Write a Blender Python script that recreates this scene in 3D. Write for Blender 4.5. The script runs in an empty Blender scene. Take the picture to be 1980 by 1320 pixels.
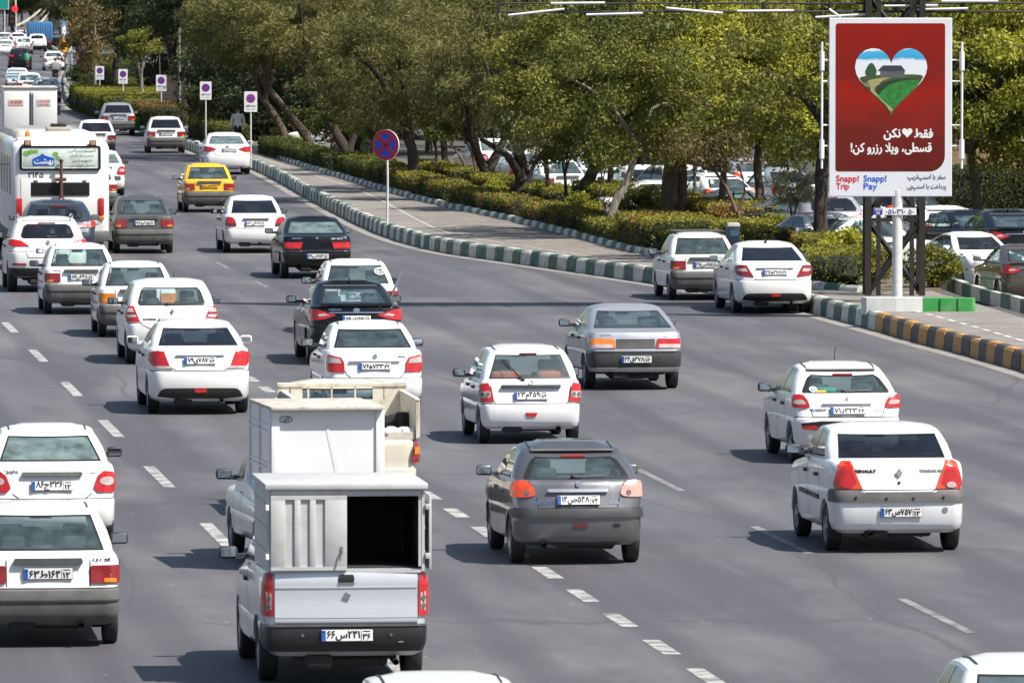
import bpy, bmesh, math, random, unicodedata
import numpy as np
from mathutils import Vector, Matrix
from mathutils.geometry import tessellate_polygon

S = bpy.context.scene
COL = S.collection
R = math.radians

# ------------------------------------------------------------------ camera, sky, sun, exposure
FPX, CX, CY, CAMH, HORIZON = 15800.0, 990.0, 660.0, 7.2, -45.0
PITCH = math.atan((CY - HORIZON) / FPX)
cam = bpy.data.cameras.new('camera')
cam.sensor_width = 36.0
cam.lens = FPX / 1980.0 * 36.0
cam.clip_start, cam.clip_end = 1.0, 6000.0
cam.dof.use_dof = True
cam.dof.focus_distance = 135.0
cam.dof.aperture_fstop = 16.0
camo = bpy.data.objects.new('camera', cam); COL.objects.link(camo)
camo.location = (0, 0, CAMH)
camo.rotation_euler = (math.pi / 2 - PITCH, 0, 0)
S.camera = camo

TOSUN = Vector((0.62, -0.38, 1.0)).normalized()
world = bpy.data.worlds.new('World'); S.world = world
world.use_nodes = True
wn = world.node_tree
sky = wn.nodes.new('ShaderNodeTexSky')
sky.sky_type = 'NISHITA'; sky.sun_disc = False
sky.sun_elevation = math.asin(TOSUN.z)
sky.sun_rotation = math.atan2(TOSUN.x, TOSUN.y)
sky.air_density, sky.dust_density = 1.0, 1.6
bgn = wn.nodes['Background']
wn.links.new(sky.outputs[0], bgn.inputs[0]); bgn.inputs[1].default_value = 0.08
sl = bpy.data.lights.new('sun', 'SUN'); sl.energy = 5.0; sl.angle = R(0.5); sl.color = (1.0, 0.95, 0.87)
so = bpy.data.objects.new('sun', sl); COL.objects.link(so)
so.rotation_euler = (-TOSUN).to_track_quat('-Z', 'Y').to_euler()
S.view_settings.view_transform = 'Standard'
S.view_settings.look = 'None'
S.view_settings.exposure = 0.60
S.view_settings.gamma = 1.0
S.cycles.max_bounces = 7
S.cycles.transparent_max_bounces = 12
S.cycles.use_adaptive_sampling = True
S.cycles.adaptive_threshold = 0.02
S.cycles.use_denoising = True
S.cycles.sample_clamp_indirect = 6.0
S.cycles.caustics_reflective = False
S.cycles.caustics_refractive = False

_c, _s = math.cos(PITCH), math.sin(PITCH)
FWD, UPV = Vector((0, _c, -_s)), Vector((0, _s, _c))
def G(px, py, z=0.0):
    """world point on the horizontal plane z seen at a pixel of the 1980x1320 photograph"""
    d = Vector((1, 0, 0)) * (px - CX) + UPV * (CY - py) + FWD * FPX
    t = (z - CAMH) / d.z
    return Vector((d.x * t, d.y * t, z))
ROADYAW = math.atan(1657.0 / FPX)          # the carriageway runs off to the left of the view axis

# ------------------------------------------------------------------ materials
MATS = {}
def _mat(name):
    m = bpy.data.materials.new(name); m.use_nodes = True
    nt = m.node_tree; b = nt.nodes['Principled BSDF']
    MATS[name] = m
    return m, nt, b
def N(nt, kind, **kw):
    n = nt.nodes.new(kind)
    for k, v in kw.items():
        if k.startswith('i_'):
            n.inputs[int(k[2:]) if k[2:].isdigit() else k[2:]].default_value = v
        else: setattr(n, k, v)
    return n
def plain(name, col, rough=0.5, metal=0.0, coat=0.0, spec=0.5, var=0.0, vscale=6.0, bump=0.0, bscale=60.0):
    m, nt, b = _mat(name)
    b.inputs['Base Color'].default_value = (*col, 1); b.inputs['Roughness'].default_value = rough
    b.inputs['Metallic'].default_value = metal; b.inputs['Coat Weight'].default_value = coat
    b.inputs['Specular IOR Level'].default_value = spec
    if var or bump:
        tc = N(nt, 'ShaderNodeTexCoord')
    if var:
        nz = N(nt, 'ShaderNodeTexNoise', i_Scale=vscale, i_Detail=5.0, i_Roughness=0.65)
        nt.links.new(tc.outputs['Object'], nz.inputs['Vector'])
        mx = N(nt, 'ShaderNodeMix', data_type='RGBA')
        mx.inputs[6].default_value = (*[c * (1 - var) for c in col], 1)
        mx.inputs[7].default_value = (*[min(1, c * (1 + var)) for c in col], 1)
        rp = N(nt, 'ShaderNodeMapRange', i_1=0.3, i_2=0.7)
        nt.links.new(nz.outputs['Fac'], rp.inputs[0]); nt.links.new(rp.outputs[0], mx.inputs[0])
        nt.links.new(mx.outputs[2], b.inputs['Base Color'])
    if bump:
        n2 = N(nt, 'ShaderNodeTexNoise', i_Scale=bscale, i_Detail=4.0)
        nt.links.new(tc.outputs['Object'], n2.inputs['Vector'])
        bp = N(nt, 'ShaderNodeBump', i_Strength=bump, i_Distance=0.02)
        nt.links.new(n2.outputs['Fac'], bp.inputs['Height']); nt.links.new(bp.outputs[0], b.inputs['Normal'])
    return m
def paint(name, col, metal=0.0, dirt=0.35, rough=0.32, dirtcol=(0.20, 0.17, 0.13)):
    """car paint: clear coat over colour, road dust thickening towards the sills"""
    m, nt, b = _mat(name)
    tc = N(nt, 'ShaderNodeTexCoord'); sp = N(nt, 'ShaderNodeSeparateXYZ')
    nt.links.new(tc.outputs['Object'], sp.inputs[0])
    low = N(nt, 'ShaderNodeMapRange', i_1=0.75, i_2=0.2, i_3=0.05, i_4=1.0)
    nt.links.new(sp.outputs[2], low.inputs[0])
    nz = N(nt, 'ShaderNodeTexNoise', i_Scale=3.5, i_Detail=6.0, i_Roughness=0.7)
    nt.links.new(tc.outputs['Object'], nz.inputs['Vector'])
    rr = N(nt, 'ShaderNodeMapRange', i_1=0.35, i_2=0.75)
    nt.links.new(nz.outputs['Fac'], rr.inputs[0])
    ml = N(nt, 'ShaderNodeMath', operation='MULTIPLY'); nt.links.new(low.outputs[0], ml.inputs[0]); nt.links.new(rr.outputs[0], ml.inputs[1])
    m2 = N(nt, 'ShaderNodeMath', operation='MULTIPLY'); nt.links.new(ml.outputs[0], m2.inputs[0]); m2.inputs[1].default_value = dirt
    mx = N(nt, 'ShaderNodeMix', data_type='RGBA'); nt.links.new(m2.outputs[0], mx.inputs[0])
    mx.inputs[6].default_value = (*col, 1); mx.inputs[7].default_value = (*dirtcol, 1)
    nt.links.new(mx.outputs[2], b.inputs['Base Color'])
    ra = N(nt, 'ShaderNodeMath', operation='MULTIPLY_ADD'); nt.links.new(rr.outputs[0], ra.inputs[0])
    ra.inputs[1].default_value = 0.15; ra.inputs[2].default_value = rough
    nt.links.new(ra.outputs[0], b.inputs['Roughness'])
    b.inputs['Metallic'].default_value = metal
    b.inputs['Coat Weight'].default_value = 0.8; b.inputs['Coat Roughness'].default_value = 0.06
    return m
def glass(name, tint, refl=0.09, rough=0.02, haze=0.06, hazecol=(0.35, 0.42, 0.43)):
    """window glass: tinted see-through, film of dust and painted sheen, mirror reflection growing at grazing angles"""
    m = bpy.data.materials.new(name); m.use_nodes = True; MATS[name] = m
    nt = m.node_tree; nt.nodes.remove(nt.nodes['Principled BSDF']); out = nt.nodes['Material Output']
    tr = N(nt, 'ShaderNodeBsdfTransparent', i_Color=(*tint, 1))
    df = N(nt, 'ShaderNodeBsdfDiffuse', i_Color=(*hazecol, 1))
    gl = N(nt, 'ShaderNodeBsdfGlossy', i_Color=(1, 1, 1, 1), i_Roughness=rough)
    tc = N(nt, 'ShaderNodeTexCoord'); nz = N(nt, 'ShaderNodeTexNoise', i_Scale=5.0, i_Detail=5.0)
    nt.links.new(tc.outputs['Object'], nz.inputs['Vector'])
    mr = N(nt, 'ShaderNodeMapRange', i_1=0.3, i_2=0.7, i_3=haze * 0.5, i_4=haze * 1.5)
    nt.links.new(nz.outputs['Fac'], mr.inputs[0])
    a = N(nt, 'ShaderNodeMixShader'); nt.links.new(mr.outputs[0], a.inputs[0]); nt.links.new(tr.outputs[0], a.inputs[1]); nt.links.new(df.outputs[0], a.inputs[2])
    fr = N(nt, 'ShaderNodeFresnel', i_IOR=1.5); ge = N(nt, 'ShaderNodeNewGeometry')
    iv = N(nt, 'ShaderNodeMath', operation='SUBTRACT'); iv.inputs[0].default_value = 1.0; nt.links.new(ge.outputs['Backfacing'], iv.inputs[1])
    fo = N(nt, 'ShaderNodeMath', operation='MULTIPLY'); nt.links.new(fr.outputs[0], fo.inputs[0]); nt.links.new(iv.outputs[0], fo.inputs[1])
    ad = N(nt, 'ShaderNodeMath', operation='ADD', use_clamp=True); nt.links.new(fo.outputs[0], ad.inputs[0]); ad.inputs[1].default_value = refl - 0.04
    mixb = N(nt, 'ShaderNodeMixShader'); nt.links.new(ad.outputs[0], mixb.inputs[0]); nt.links.new(a.outputs[0], mixb.inputs[1]); nt.links.new(gl.outputs[0], mixb.inputs[2])
    nt.links.new(mixb.outputs[0], out.inputs['Surface'])
    return m
def lamp(name, col, rough=0.18):
    """plastic lamp lens with fine moulded ribs"""
    m, nt, b = _mat(name)
    b.inputs['Base Color'].default_value = (*col, 1); b.inputs['Roughness'].default_value = rough
    b.inputs['Coat Weight'].default_value = 1.0; b.inputs['Coat Roughness'].default_value = 0.03
    tc = N(nt, 'ShaderNodeTexCoord'); w = N(nt, 'ShaderNodeTexWave', i_Scale=55.0, bands_direction='Z')
    w.inputs['Distortion'].default_value = 0.6
    nt.links.new(tc.outputs['Object'], w.inputs['Vector'])
    nz = N(nt, 'ShaderNodeTexNoise', i_Scale=9.0, i_Detail=2.0); nt.links.new(tc.outputs['Object'], nz.inputs['Vector'])
    mx = N(nt, 'ShaderNodeMix', data_type='RGBA'); nt.links.new(nz.outputs['Fac'], mx.inputs[0])
    mx.inputs[6].default_value = (*[c * 0.55 for c in col], 1); mx.inputs[7].default_value = (*[min(1, c * 1.35) for c in col], 1)
    nt.links.new(mx.outputs[2], b.inputs['Base Color'])
    bp = N(nt, 'ShaderNodeBump', i_Strength=0.18, i_Distance=0.004); nt.links.new(w.outputs['Fac'], bp.inputs['Height'])
    nt.links.new(bp.outputs[0], b.inputs['Normal'])
    return m

P_WHITE = paint('paint_white', (0.82, 0.82, 0.80), dirt=0.30)
P_WHITE_B = paint('paint_white_cool', (0.79, 0.80, 0.815), dirt=0.3)
P_WHITE_C = paint('paint_white_warm', (0.81, 0.805, 0.79), dirt=0.28)
P_WHITE2 = paint('paint_white_dusty', (0.74, 0.74, 0.72), dirt=0.7)
P_CREAM = paint('paint_old_cream', (0.62, 0.57, 0.46), dirt=0.9, rough=0.5)
P_SILVER = paint('paint_silver', (0.43, 0.45, 0.48), metal=0.55, dirt=0.35, rough=0.36)
P_PICKUP = paint('paint_pickup_silver', (0.60, 0.63, 0.66), metal=0.35, dirt=0.30, rough=0.36)
P_GREY = paint('paint_grey', (0.145, 0.150, 0.162), metal=0.6, dirt=0.3, rough=0.33)
P_DGREY = paint('paint_dark_grey', (0.085, 0.092, 0.095), metal=0.35, dirt=0.3, rough=0.38)
P_BLACK = paint('paint_black', (0.004, 0.006, 0.007), dirt=0.14, rough=0.2)
for n_ in P_BLACK.node_tree.nodes:
    if n_.type == 'BSDF_PRINCIPLED': n_.inputs['Coat Weight'].default_value = .45; n_.inputs['Specular IOR Level'].default_value = .25
P_YELLOW = paint('paint_yellow', (0.85, 0.47, 0.012), dirt=0.35)
P_BLUEG = paint('paint_blue_grey', (0.03, 0.045, 0.07), metal=0.4, dirt=0.3)
P_BROWN = paint('paint_brown_grey', (0.10, 0.082, 0.066), metal=0.5, dirt=0.35)
P_BLUE = paint('paint_truck_blue', (0.04, 0.17, 0.38), dirt=0.5, rough=0.5)
P_BUS = paint('paint_bus_white', (0.78, 0.77, 0.74), dirt=0.75, rough=0.4)
PLASTIC = plain('dark_plastic', (0.036, 0.039, 0.041), 0.55, var=0.25, vscale=5)
PLASTIC_G = plain('grey_plastic', (0.115, 0.112, 0.108), 0.6, var=0.25, vscale=5)
BLACKM = plain('black_trim', (0.012, 0.012, 0.013), 0.45)
UNDER = plain('underbody', (0.018, 0.017, 0.016), 0.8, var=0.4)
RUBBER = plain('tyre_rubber', (0.022, 0.022, 0.022), 0.75, var=0.35, vscale=9)
STEEL = plain('rim_metal', (0.34, 0.34, 0.35), 0.35, metal=0.7)
CHROME = plain('chrome', (0.62, 0.63, 0.65), 0.15, metal=1.0)
INNER = plain('interior_dark', (0.045, 0.046, 0.050), 0.75, var=0.2)
SEATM = plain('seat_fabric', (0.035, 0.036, 0.040), 0.9, var=0.25)
SEATG = plain('seat_fabric_grey', (0.16, 0.16, 0.155), 0.9, var=0.25)
SEATR = plain('seat_cover_red', (0.62, 0.13, 0.07), 0.8, var=0.15)
GLASS_W = glass('windscreen_glass', (0.86, 0.92, 0.90), refl=0.05, haze=0.03)
GLASS = glass('window_glass', (0.66, 0.82, 0.80), refl=0.11, haze=0.11, hazecol=(0.30, 0.42, 0.42))  # teal haze colour paints a sky sheen onto the rear glass
GLASS_S = glass('side_glass', (0.42, 0.52, 0.52), refl=0.08, haze=0.05)
GLASS_D = glass('tinted_glass', (0.085, 0.10, 0.12), refl=0.09, haze=0.045, hazecol=(0.15, 0.16, 0.18))
GLASS_T = glass('hazy_teal_glass', (0.35, 0.44, 0.42), refl=0.08, haze=0.42, hazecol=(0.26, 0.36, 0.34))
MIRROR = plain('mirror_glass', (0.62, 0.68, 0.72), 0.03, metal=1.0)
L_RED = lamp('lens_red', (0.50, 0.010, 0.010)); L_DRED = lamp('lens_dark_red', (0.26, 0.012, 0.014))
L_AMB = lamp('lens_amber', (0.80, 0.22, 0.01)); L_CLEAR = lamp('lens_clear', (0.50, 0.43, 0.41), 0.1)
L_PINK = lamp('lens_faded', (0.72, 0.36, 0.30)); L_ORR = lamp('lens_orange_red', (0.72, 0.07, 0.012))
L_SMOKE = lamp('lens_smoked', (0.10, 0.02, 0.02))
PLATEW = plain('plate_white', (0.72, 0.72, 0.70), 0.4, var=0.08); PLATEY = plain('plate_yellow', (0.75, 0.42, 0.02), 0.4)
PLATEB = plain('plate_blue', (0.01, 0.09, 0.42), 0.4); INK = plain('ink_black', (0.008, 0.008, 0.010), 0.5)
INKR = plain('ink_red', (0.62, 0.02, 0.02), 0.5); INKB = plain('ink_blue', (0.03, 0.14, 0.62), 0.5)
WHITEP = plain('white_gloss', (0.80, 0.80, 0.79), 0.35, var=0.05)
GAP = plain('panel_gap_dark', (0.02, 0.02, 0.02), 0.9)

# ------------------------------------------------------------------ object helpers
def tag(o, label=None, cat=None, group=None, kind=None):
    if label: o['label'] = label
    if cat: o['category'] = cat
    if group: o['group'] = group
    if kind: o['kind'] = kind
    return o
def empty(name, loc=(0, 0, 0), rz=0.0):
    o = bpy.data.objects.new(name, None); COL.objects.link(o)
    o.location = loc; o.rotation_euler = (0, 0, rz); o.empty_display_size = 0.3
    return o
def link(name, me, parent=None):
    o = bpy.data.objects.new(name, me); COL.objects.link(o)
    if parent is not None: o.parent = parent
    return o
def mesh_from(name, V, F, mats, fm=None, smooth=None):
    me = bpy.data.meshes.new(name)
    me.from_pydata([tuple(v) for v in V], [], F)
    for m in mats: me.materials.append(m)
    if fm is not None: me.polygons.foreach_set('material_index', fm)
    if smooth is not None:
        me.polygons.foreach_set('use_smooth', [True] * len(me.polygons))
        if smooth < 180: me.set_sharp_from_angle(angle=R(smooth))
    me.update()
    return me
class MB:
    """collects simple solids and links them as one mesh"""
    def __init__(s): s.V, s.F, s.M = [], [], []
    def add(s, V, F, m=0):
        n = len(s.V); s.V += [Vector(v) for v in V]; s.F += [tuple(i + n for i in f) for f in F]; s.M += [m] * len(F); return s
    def box(s, c, d, m=0, rz=0.0, bev=0.0, taper=None, rx=0.0, ry=0.0):
        bm = bmesh.new(); bmesh.ops.create_cube(bm, size=1.0)
        for v in bm.verts:
            k = 1.0
            if taper and v.co.z > 0: v.co.x *= taper[0]; v.co.y *= taper[1]
            v.co = Vector((v.co.x * d[0], v.co.y * d[1], v.co.z * d[2]))
        if bev: bmesh.ops.bevel(bm, geom=list(bm.edges), offset=bev, segments=2, affect='EDGES', profile=0.5)
        M = Matrix.Translation(c) @ Matrix.Rotation(rz, 4, 'Z') @ Matrix.Rotation(rx, 4, 'X') @ Matrix.Rotation(ry, 4, 'Y')
        bm.verts.index_update()
        s.add([M @ v.co for v in bm.verts], [[v.index for v in f.verts] for f in bm.faces], m); bm.free(); return s
    def tube(s, P, r, n=8, m=0, cap=True):
        P = [Vector(p) for p in P]; rr = r if isinstance(r, (list, tuple)) else [r] * len(P)
        V, F = [], []
        ref = None
        for i, p in enumerate(P):
            t = (P[min(i + 1, len(P) - 1)] - P[max(i - 1, 0)]).normalized()
            if ref is None: ref = Vector((0, 0, 1)) if abs(t.z) < 0.9 else Vector((1, 0, 0))
            a = t.cross(ref).normalized(); b = t.cross(a).normalized(); ref = -b if False else ref
            for k in range(n):
                w = 2 * math.pi * k / n
                V.append(p + a * math.cos(w) * rr[i] + b * math.sin(w) * rr[i])
        for i in range(len(P) - 1):
            for k in range(n):
                k2 = (k + 1) % n
                F.append((i * n + k, i * n + k2, (i + 1) * n + k2, (i + 1) * n + k))
        if cap: F += [tuple(range(n))[::-1], tuple(range((len(P) - 1) * n, len(P) * n))]
        return s.add(V, F, m)
    def lathe(s, prof, c=(0, 0, 0), axis='X', n=24, m=0):
        V, F = [], []
        for (a, r) in prof:
            for k in range(n):
                w = 2 * math.pi * k / n; u, v = r * math.cos(w), r * math.sin(w)
                q = (a, u, v) if axis == 'X' else (u, a, v) if axis == 'Y' else (u, v, a)
                V.append(Vector(q) + Vector(c))
        for i in range(len(prof) - 1):
            for k in range(n):
                k2 = (k + 1) % n; F.append((i * n + k, i * n + k2, (i + 1) * n + k2, (i + 1) * n + k))
        return s.add(V, F, m)
    def prism(s, pts, d0, d1, m=0, plane='XZ'):
        """a flat outline given thickness; plane XZ is extruded along Y, XY along Z"""
        n = len(pts)
        f = (lambda a, b, d: (a, d, b)) if plane == 'XZ' else (lambda a, b, d: (a, b, d)) if plane == 'XY' else (lambda a, b, d: (d, a, b))
        V = [f(a, b, d0) for a, b in pts] + [f(a, b, d1) for a, b in pts]
        F = [tuple(range(n)), tuple(range(2 * n - 1, n - 1, -1))] + [(i, (i + 1) % n, n + (i + 1) % n, n + i) for i in range(n)]
        return s.add(V, F, m)
    def mesh(s, name, mats, smooth=None, fix=True):
        me = mesh_from(name, s.V, s.F, mats if isinstance(mats, (list, tuple)) else [mats], s.M, smooth)
        if fix:
            bm = bmesh.new(); bm.from_mesh(me); bmesh.ops.recalc_face_normals(bm, faces=bm.faces); bm.to_mesh(me); bm.free()
        return me
    def build(s, name, mats, parent=None, smooth=None, loc=None, rz=0.0):
        o = link(name, s.mesh(name, mats, smooth), parent)
        if loc is not None: o.location = loc
        o.rotation_euler.z = rz
        return o
def copy_tree(o, parent=None):
    c = o.copy(); COL.objects.link(c)
    if parent is not None: c.parent = parent
    for ch in o.children: copy_tree(ch, c)
    return c
def walk(o):
    yield o
    for c in o.children: yield from walk(c)
def repaint(root, repl):
    """give a copied car its own paint or glass without copying the meshes"""
    for o in walk(root):
        if o.type != 'MESH': continue
        for sl_ in o.material_slots:
            if sl_.material and sl_.material.name in repl:
                new = repl[sl_.material.name]; sl_.link = 'OBJECT'; sl_.material = new

# ------------------------------------------------------------------ writing
_FORMS = {}
for cp in list(range(0xFB50, 0xFE00)) + list(range(0xFE70, 0xFEFD)):
    d = unicodedata.decomposition(chr(cp)).split()
    if len(d) == 2 and d[0] in ('<isolated>', '<final>', '<initial>', '<medial>'):
        _FORMS.setdefault(chr(int(d[1], 16)), {})[d[0][1:-1]] = chr(cp)
def shape(t):
    """joined Persian letters in drawing order from left to right"""
    t = t.replace('لا', '\ufefb')
    out = []
    ok = lambda c: c in _FORMS
    for i, c in enumerate(t):
        if c == '\ufefb':
            prev = i > 0 and ok(t[i - 1]) and 'initial' in _FORMS[t[i - 1]]
            out.append('\ufefc' if prev else '\ufefb'); continue
        if not ok(c): out.append(c); continue
        f = _FORMS[c]
        prev = i > 0 and ok(t[i - 1]) and 'initial' in _FORMS[t[i - 1]]
        nxt = i + 1 < len(t) and (ok(t[i + 1]) or t[i + 1] == '\ufefb') and 'initial' in f
        k = 'medial' if prev and nxt and 'medial' in f else 'final' if prev and 'final' in f else 'initial' if nxt else 'isolated'
        out.append(f.get(k, c))
    return ''.join(c for c in reversed(out) if c != '\u200c')
_TXT = {}
def text_mesh(body, size, mat, bold=0.0, depth=0.0, width=None, shear=0.0, facing=-1):
    """lettering as a flat mesh in the XZ plane facing -Y, centred on its own middle"""
    key = (body, size, mat.name, bold, width, shear)
    if key in _TXT: return _TXT[key]
    c = bpy.data.curves.new('lettering', 'FONT'); c.body = body; c.size = size; c.shear = shear
    o = bpy.data.objects.new('lettering', c); COL.objects.link(o)
    cu = o.to_curve(bpy.context.evaluated_depsgraph_get())
    loops = []
    for spn in cu.splines:
        L = []
        bp = spn.bezier_points; n = len(bp)
        for i in range(n):
            a, b2 = bp[i], bp[(i + 1) % n]
            straight = a.handle_right_type == 'VECTOR' and b2.handle_left_type == 'VECTOR'
            for k in range(1 if straight else 4):
                t = k / 4; u = 1 - t
                q = a.co * u ** 3 + a.handle_right * 3 * u * u * t + b2.handle_left * 3 * u * t * t + b2.co * t ** 3
                L.append((q.x, q.y))
        if len(L) > 2: loops.append(L)
    o.to_curve_clear(); bpy.data.objects.remove(o); bpy.data.curves.remove(c)
    area = lambda L: sum(a[0] * b2[1] - b2[0] * a[1] for a, b2 in zip(L, L[1:] + L[:1])) / 2
    def inside(pt, L):
        r = False
        for a, b2 in zip(L, L[1:] + L[:1]):
            if (a[1] > pt[1]) != (b2[1] > pt[1]) and pt[0] < (b2[0] - a[0]) * (pt[1] - a[1]) / (b2[1] - a[1]) + a[0]: r = not r
        return r
    # a counter lies wholly inside an outline that runs the other way round; everything else is ink
    ishole = lambda L: any(Q is not L and area(Q) * area(L) < 0 and abs(area(Q)) > abs(area(L)) and sum(inside(p, Q) for p in L) > .9 * len(L) for Q in loops)
    holes = [L for L in loops if ishole(L)]; outer = [L for L in loops if L not in holes]
    allp = np.array([p for L in loops for p in L]); mid = (allp.min(0) + allp.max(0)) / 2; ext = allp.max(0) - allp.min(0)
    k = (width / ext[0]) if width else 1.0
    P0, F0 = [], []
    for ci, L in enumerate(outer):
        hs = [H for H in holes if inside(H[0], L) and abs(area(H)) < abs(area(L))]
        want = abs(area(L)) - sum(abs(area(H)) for H in hs)
        for roll in range(0, 12, 2):            # the filler can stumble over its first vertex: try other starts
            polys = [[Vector((x, y, 0)) for x, y in Q[roll % len(Q):] + Q[:roll % len(Q)]] for Q in [L] + hs]
            fl = [v for Q in polys for v in Q]
            got = sum(abs((fl[b_] - fl[a_]).cross(fl[c_] - fl[a_]).z) / 2 for a_, b_, c_ in tessellate_polygon(polys))
            if abs(got - want) < .06 * want: break
        base = len(P0); P0 += [Vector(((v.x - mid[0]) * k, -.0002 * (ci % 4), v.y - mid[1])) for Q in polys for v in Q]
        F0 += [tuple(q + base for q in t) for t in tessellate_polygon(polys)]
    me = mesh_from('lettering', P0, F0, [mat]); p = P0
    if bold:                                    # heavier strokes: the outline laid a few times, each a hair in front of the last
        V0 = [Vector(q) for q in p]; F0 = [tuple(f.vertices) for f in me.polygons]; mb = MB()
        for i, (dx, dz) in enumerate(((0, 0), (bold, 0), (-bold, 0), (0, bold), (0, -bold))): mb.add([v + Vector((dx, -.0006 * i, dz)) for v in V0], F0)
        me2 = mesh_from('lettering', mb.V, mb.F, [mat]); bpy.data.meshes.remove(me); me = me2
    _TXT[key] = me
    return me
def write(body, size, mat, parent, loc, rx=0.0, bold=0.0, width=None, rz=0.0, name='lettering', shear=0.0):
    o = link(name, text_mesh(body, size, mat, bold, 0, width, shear), parent)
    o.location = loc; o.rotation_euler = (rx, 0, rz)
    return o
# ------------------------------------------------------------------ parametric car bodies
def rows_std(zb=.28, zbt=.62, deck=1.0, hood=.80, ledge=.045, lean=.10, side=1.0, mid=None, lid=.06):
    zm = mid or (zbt + deck) / 2
    return [(zb - .05, .14, .86, .20, .14), (zb, .05, .95, .23, .05), (zb + .08, .0, .985, .32, .0), (zbt - .07, .0, .992, .50, .0),
            (zbt - .015, .012, .988, .56, .01), (zbt, .014 + ledge, .975, .57, .04),
            (zm, .02 + ledge + lean * .45, 1.0 * side, .66, .05), (deck - .07, ledge + lean * .85, .985 * side, hood - .06, .09),
            (deck - .018, ledge + lean + .012, .962 * side, hood - .01, .16), (deck, ledge + lean + lid, .935 * side, hood + .01, .26)]

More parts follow.
